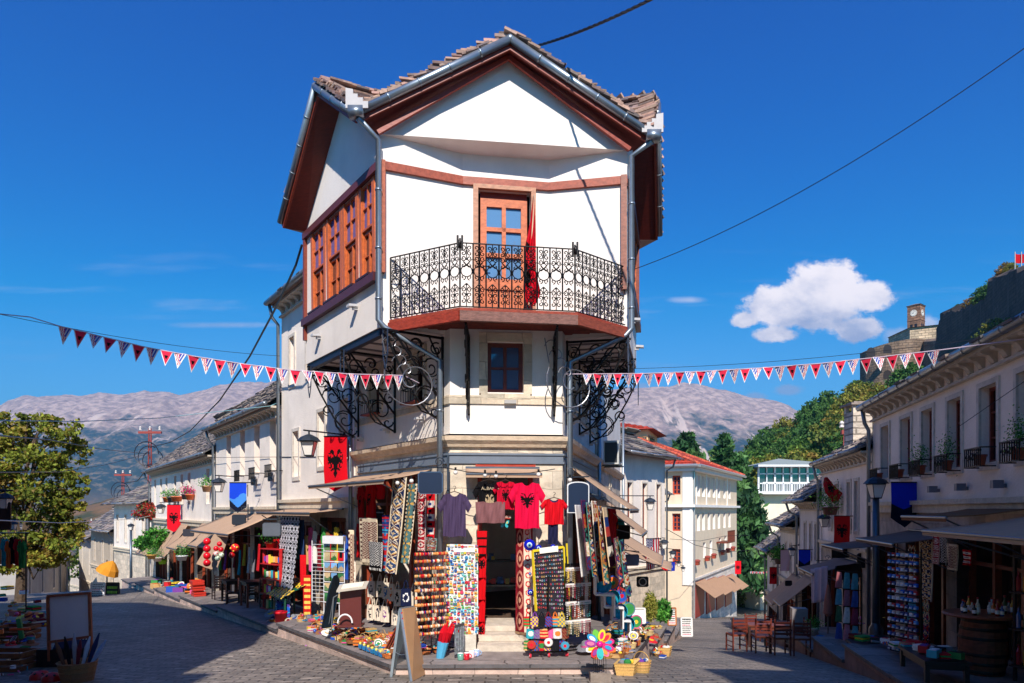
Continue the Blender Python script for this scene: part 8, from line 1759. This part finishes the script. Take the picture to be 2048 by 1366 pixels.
# ================= right row street life =================
def op(t,o):q=OK.P(t,0,o);return(q.x,q.y,PVO(t)+.004)
q=W(1966,1346,8.15);x=thing('wine_barrel','dark oak barrel used as a table leg at the right edge','barrel',tuple(q));m=MB(C(120,66,46));R_=.25;m.lathe([(0,0)]+[(R_*(.82+.18*math.sin(math.pi*k/12)),.66*k/12)for k in range(13)]+[(0,.66)],q,22);m.build('staves','oldwood',x);m=MB(C(40,34,34))
for f in(.06,.2,.36,.64,.8,.94):r=R_*(.82+.18*math.sin(math.pi*f))+.004;m.lathe([(r,.66*f-.018),(r+.003,.66*f),(r,.66*f+.018)],q,22)
m.build('hoops','iron',x);m=MB(C(150,84,54));m.lathe([(0,.665),(.40,.665),(.415,.68),(.40,.70),(0,.70)],q,28);m.build('round_top','wood',x)
BT=[('amber',C(190,110,40)),('clear',C(190,200,205)),('green',C(50,90,50)),('red',C(150,30,40)),('dark',C(40,34,36)),('pale',C(215,205,180)),('golden',C(215,160,60)),('blue',C(60,90,150))]
for k in range(18):
 a=random.uniform(2.6,6.8);r=random.uniform(.1,.36);p=q+V((r*math.cos(a),r*math.sin(a)*.9,.705));cn,c=BT[k%8];h=random.uniform(.10,.2);x=thing('bottle','%s %s bottle on the barrel table, %s'%(('small','tall','squat')[k%3],cn,('front','middle','back')[k//6]),'bottle',tuple(p));m=MB(c);m.lathe([(0,0),(.022,0),(.023,h*.6),(.009,h*.75),(.009,h),(0,h)],p,10);m.build('glass','ceramic',x,True);m=MB(WHT);m.lathe([(.0235,h*.15),(.0235,h*.45)],p,10);m.build('label','paint',x);m=MB(jit(C(170,30,30),.3));m.lathe([(.011,h*.93),(.011,h*1.04),(0,h*1.04)],p,8);m.build('cap','paint',x)
 # racks
def rack(label,q,w,h,rows,cols,gen,part,n='display_rack',fc=BLK,mat='cloth'):
 q=V(q);x=thing(n,label,'display rack',tuple(q));X=V((.35,-.94,0)).normalized()if q.x>3 else X0;nrm=V((-abs(X.y),-abs(X.x),0));m=MB(fc);[m.tube([q+X*s*w/2,q+X*s*w/2+ZV*h],.012,5)for s in(-1,1)];[m.beam(q-X*w/2+ZV*h*k/rows,q+X*w/2+ZV*h*k/rows,.012,.012)for k in range(rows+1)];m.build('frame','iron',x)
 for j in range(rows):
  for i in range(cols):m=MB();gen(m,q+X*(w*((i+.5)/cols-.5))+ZV*(h*(j+.5)/rows)+nrm*.05,X,nrm,i+j*7,w/cols,h/rows);m.build(part,mat,x)
def g_pack(m,p,X,n,k,a,b):
 c=jit(random.choice([C(190,110,120),C(90,150,160),C(60,80,140),C(200,190,180),C(150,60,80),C(70,110,80),C(210,160,130)]),.25);f=lambda s:(lambda u,v:p+X*((u-.5)*a*.72*(1-.45*abs(v-.4)**1.5))+ZV*((v-.5)*b*.9)+n*s*(.09*math.sin(math.pi*u)*(1-.5*v)));m.grid(f(1),8,8,lambda u,v:jit(c,.2)if int(v*5)%2 else c);m.grid(f(-.2),2,2,lambda u,v:c)
def g_glass(m,p,X,n,k,a,b):c=jit(random.choice([C(40,90,190),C(60,130,200),C(190,40,50),C(220,200,190),C(40,60,120)]),.2);m.box(p,a*.75,.03,b*.45,c,X,n);m.box(p+n*.02-ZV*b*.1,a*.4,.02,b*.2,jit(C(220,220,225),.2),X,n)
rack('tall rack of patterned backpacks in the shade before the third right shop',op(3.8,-.45),.5,1.15,4,3,g_pack,'backpack');rack('second rack of dark backpacks nearer the awnings',op(2.2,-.85),.4,1.2,4,2,g_pack,'backpack')
rack('tall dark stand hung with blue and red souvenirs beside the barrel',op(1.35,-.55),.46,1.35,14,7,g_glass,'souvenir',mat='plastic')
def ow(px):return RW.t(px,.35)
for k,(a,b,c,d,f,lab)in enumerate(((1838,1864,1082,1200,p_kilim,'grey and cream kilim hanging against the right wall'),(1864,1878,1062,1128,p_med,'red and white runner hanging under the right awning'),(1893,1914,1088,1140,p_beige,'cream rug with red medallions under the right awning'),(1880,1892,1070,1130,p_bwk,'black and white runner between the two right rugs'),(1925,1940,1100,1130,p_flags,'small red cloth on the right rail'),(1816,1830,1090,1200,p_ethnic(4),'dark patterned cloth by the right shop post'),(1845,1858,1200,1290,p_ethnic(6),'pale printed cloth low on the right shop wall'))):wrug(lab,RW,a,b,c,d,.35,f,nu=14,nv=50)
x=thing('hanging_sheet','pale lilac sheet hanging before the right shops','cloth',tuple(W(1636,1210,15.5)));a,b=W(1622,1138,15.6),W(1652,1132,15.0);m=MB(C(190,180,200));h=a.z-W(0,1210,15.3).z;m.grid(lambda u,v:a.lerp(b,u)-ZV*h*v+V((.03*math.sin(u*14+v),.03*math.cos(u*14),0)),22,12,None,(.01,0,0));m.build('sheet','cloth',x,True)
x=thing('closed_parasol','closed pinkish parasol standing before the sheet','parasol',tuple(gp(1656,1265)));q=W(1656,1268,14.2);m=MB(C(200,130,110));m.lathe([(.03,.36),(.09,.42),(.07,.7),(.02,1.0)],q,10);m.build('canopy','canvas',x);m=MB(C(120,110,105));m.tube([q,q+ZV*1.05],.014,5);m.build('pole','iron',x)
q=V(op(6.6,-.15));x=thing('planter_box','tall pale grey planter box on the right pavement','planter',tuple(q));m=MB(C(140,132,132));m.box(q+ZV*.22,.3,.3,.44,None,RW.d,RW.n);m.build('box','paint',x)
pot('white bucket pot with green plant on the right pavement',op(5.6,-.25),.09,.2,C(200,190,175),GP,seed=3);pot('blue patterned tin beside the white bucket',op(4.9,-.22),.07,.17,C(50,110,160),name='tin')
table('display_table','low table of books and trays at the right kerb',op(-.2,-.35),1.35,C(50,36,34),.9,.45,.22);table('display_table','second low display table farther up the right kerb',op(2.2,-.3),1.35,C(50,36,34),.8,.4,.22)
OZ=lambda x,y:G(x,y)+.16
def OP(t,o):q=OK.P(t,0,o);return(q.x,q.y)
heap('on the low right-hand tables',[OP(-.6,-.2),OP(2.6,-.2),OP(2.6,-.55),OP(-.6,-.55)],40,lambda x,y:G(x,y)+.42,31,kinds=['toy_box','folded_cloth','folded_cloth','beaded_string','wooden_whistle'],baskets=.05,s=(.8,1.2),lift=.02)
heap('by the right shop wall',[OP(.6,-.7),OP(5.5,-.7),OP(5.5,-1.25),OP(.6,-1.25)],46,OZ,32,lift=.7)
# cafe tables on the right street
CW=C(112,48,36);rz0=-.2
for k,(px,py,rz,lab)in enumerate(((1473,1302,3.3,'slatted red-brown chair standing apart at the left of the cafe tables'),(1522,1306,3.1,'red-brown chair before the first cafe table'),(1560,1310,3.1,'red-brown chair in the middle of the near row'),(1600,1312,3.0,'red-brown chair fourth in the near row'),(1505,1282,0,'red-brown chair across the first cafe table'),(1546,1284,.1,'red-brown chair across the second cafe table'),(1590,1288,-.1,'red-brown chair by the far table on the right'),(1626,1304,1.4,'red-brown chair nearest the right kerb'))):p=gp(px,py);chair('cafe_chair',lab,tuple(p),rz,CW,C(135,66,44),s=.76)
for k,(px,py,lab)in enumerate(((1515,1294,'first dark cafe table on the sloping right street'),(1558,1297,'second dark cafe table on the sloping right street'),(1604,1300,'third dark cafe table next to the right kerb'))):table('cafe_table',lab,tuple(gp(px,py)),rz0,C(60,34,30),.42,.42,.48,C(120,62,42))
rack('stand of silver trinkets behind the cafe tables',gp(1598,1262),.5,.7,7,6,lambda m,p,X,n,k,a,b:m.ball(p,a*.3,6,jit(C(190,190,200),.3)),'trinket',mat='plastic')
x=thing('ice_cream_sign','round-topped reddish wooden sign below the far awning','sign',tuple(gp(1572,1262)));q=gp(1572,1250);m=MB(C(120,54,44));m.box(q+ZV*.35,.5,.05,.7);m.lathe([(0,.03),(.25,.03),(.25,-.03),(0,-.03)],q+ZV*.7,16,axis=(0,-1,0));m.build('panel','paint',x);m=MB(C(190,80,66));m.lathe([(0,.05),(.17,.05),(.17,.0)],q+ZV*.5,16,axis=(0,-1,0));m.build('roundel','paint',x)
# window balconettes and plants on the near right house
for k,(px,lab)in enumerate(((1769,'farthest'),(1812,'second'),(1856,'third'),(1911,'fourth'),(1979,'fifth'),(2058,'nearest'))):
 t_=RW.t(px);z=2.56;x=thing('balconette','%s black iron balconette under the windows of the near right house'%lab,'balcony',tuple(RW.P(t_,z,.1)));m=MB(BLK)
 for i in range(9):m.beam(RW.P(t_-.24+i*.06,z,.2),RW.P(t_-.24+i*.06,z+.24,.2),.012,.012)
 [m.beam(RW.P(t_-.25,z+zz,.2),RW.P(t_+.25,z+zz,.2),.016,.016)for zz in(0,.24)];[m.beam(RW.P(t_+s,z+zz,0),RW.P(t_+s,z+zz,.2),.016,.016)for s in(-.25,.25)for zz in(0,.24)];[m.tube(spiral(RW.P(t_+s,z+.12,.2),RW.d,ZV,.07,.02,0,7,12),.006,4)for s in(-.14,0,.14)];m.build('railing','iron',x)
 pot('%s terracotta pot in the balconettes of the near right house'%lab,RW.P(t_,z+.02,.11),.08,.14,C(160,80,56),GP if k in(2,3,5)else None,name='balcony_pot',seed=k,pn=420,ph=.38,leaf=.018)
for k,px in enumerate((1879,1936,2012)):p=RW.P(RW.t(px),2.32,.1);x=thing('wall_spotlight','%s small grey spotlight on the near right facade'%['farthest','middle','nearest'][k],'spotlight',tuple(p));m=MB(C(110,108,118));m.box(p,.09,.12,.1,None,RW.d,RW.n);m.box(p-ZV*.02-RW.n*.06,.04,.08,.05,None,RW.d,RW.n);m.build('housing','paint',x)
pot('trailing plant pot above the right red eagle banner',RW.P(RW.t(1682),RW.z(1682,1030),.25),.2,.2,C(110,70,60),GP,seed=8,pn=900,ph=.5,leaf=.03);pot('plant hanging beside the far red banner',W(1560,1128,26),.22,.2,C(90,70,60),GP,seed=9,pn=700,leaf=.05)
x=thing('bottle_shelf','dark shelf of bottles at the extreme right edge','shelf',tuple(W(2040,1340,7.6)));m=MB(C(46,40,44));a,b=W(2030,0,7.7),W(2120,0,7.3);[m.beam(V((q_.x,q_.y,.1)),V((q_.x,q_.y,1.5)),.03,.03,up=(1,0,0))for q_ in(a,b)];[m.beam(V((a.x,a.y,z)),V((b.x,b.y,z)),.22,.02)for z in(.3,.7,1.1,1.5)];m.build('frame','iron',x);m=MB()
for z in(.31,.71,1.11):
 for i in range(6):q_=a.lerp(b,(i+.5)/6);q_.z=z;m.lathe([(0,0),(.025,0),(.025,.14),(.01,.18),(.01,.22),(0,.22)],q_,8,BT[(i*3+int(z*10))%8][1])
m.build('bottles','ceramic',x,kind='stuff')
# garments and textiles filling the shop fronts on both sides
GN=['first','second','third','fourth','fifth','sixth','seventh','eighth','ninth','tenth','eleventh','twelfth']
for k in range(12):
 px=596+k*8.6;t_=LW.t(px,.3);cn,c=NC[(k*5+2)%14];shirt('%s garment, %s from the left on the rail of the second shop'%(cn,GN[k]),px,1052+(k%3)*8,24,66+(k%4)*8,LW.P(t_,0,.3).y,jit(c,.15),X=-dL,seed=40+k,name='hanging_garment')
for k in range(10):
 px=432+k*9.5;t_=LW.t(px,.35);cn,c=NC[(k*3+1)%14];z1=LW.z(px,1088+6*(k%3),.35);z0=z1-.55-.1*(k%2);rug('%s cloth, %s along the rail of the third shop'%(cn,GN[k]),LW.P(t_+.08,z1,.35),LW.P(t_-.08,z1,.35),LW.P(t_+.1,z0,.38),LW.P(t_-.1,z0,.38),(lambda c,k:(lambda u,v:c if(int(v*9)+k)%4 else jit(c,.4)))(c,k),8,20,name='hanging_cloth',cat='cloth',mat='cloth')
for k in range(12):
 t_=1.3+k*.34;cn,c=NC[(k*5+3)%14];z1=2.35-.1*t_;o_=.35+.05*(k%3);q=RW_.P(t_,0,o_)
 if k%2:shirt('%s garment, %s from the corner on the right side rail'%(cn,GN[k]),1024+q.x/q.y*F,1020-(z1-EYE)/q.y*F,44,70,q.y,jit(c,.15),X=(.6,.8,0),seed=60+k,name='hanging_garment')
 else:soft_bag('%s and %s %s shoulder bag, %s along the right side'%(cn,NC[(k+5)%14][0],PT[k%4],GN[k]),RW_.P(t_,1.25-.1*t_,.5),.24,.26,p_two(c,NC[(k+5)%14][1],k),X=(.5,.85,0),name='shoulder_bag')
for k in range(9):
 t_=1.2+k*.42;q=RW_.P(t_,.62-.12*t_,.62);cn,c=NC[(k*4+6)%14];soft_bag('%s and %s %s pouch, %s in the low row on the right side'%(cn,NC[(k*3)%14][0],PT[k%4],GN[k]),q,.26,.3,p_two(c,NC[(k*3)%14][1],k+1),X=(.5,.85,0),name='shoulder_bag',strap=False)
 # repeats of one kind carry a shared group phrase
cnt={}
for o in SC.objects:
 if o.parent is None and 'label' in o:cnt.setdefault(o.name.split('.')[0],[]).append(o)
for k,q in cnt.items():
 if len(q)>1:
  for o in q:
   if 'group' not in o:o['group']={'house':'houses'}.get(k,k.replace('_',' ')+'s')+' along the bazaar street'
   # ================= metres =================
for o in list(SC.objects):
 if o.parent is None and o.type in('MESH','EMPTY'):
  o.location=o.location*K;o.scale=o.scale*K
 if '_w' in o:del o['_w']
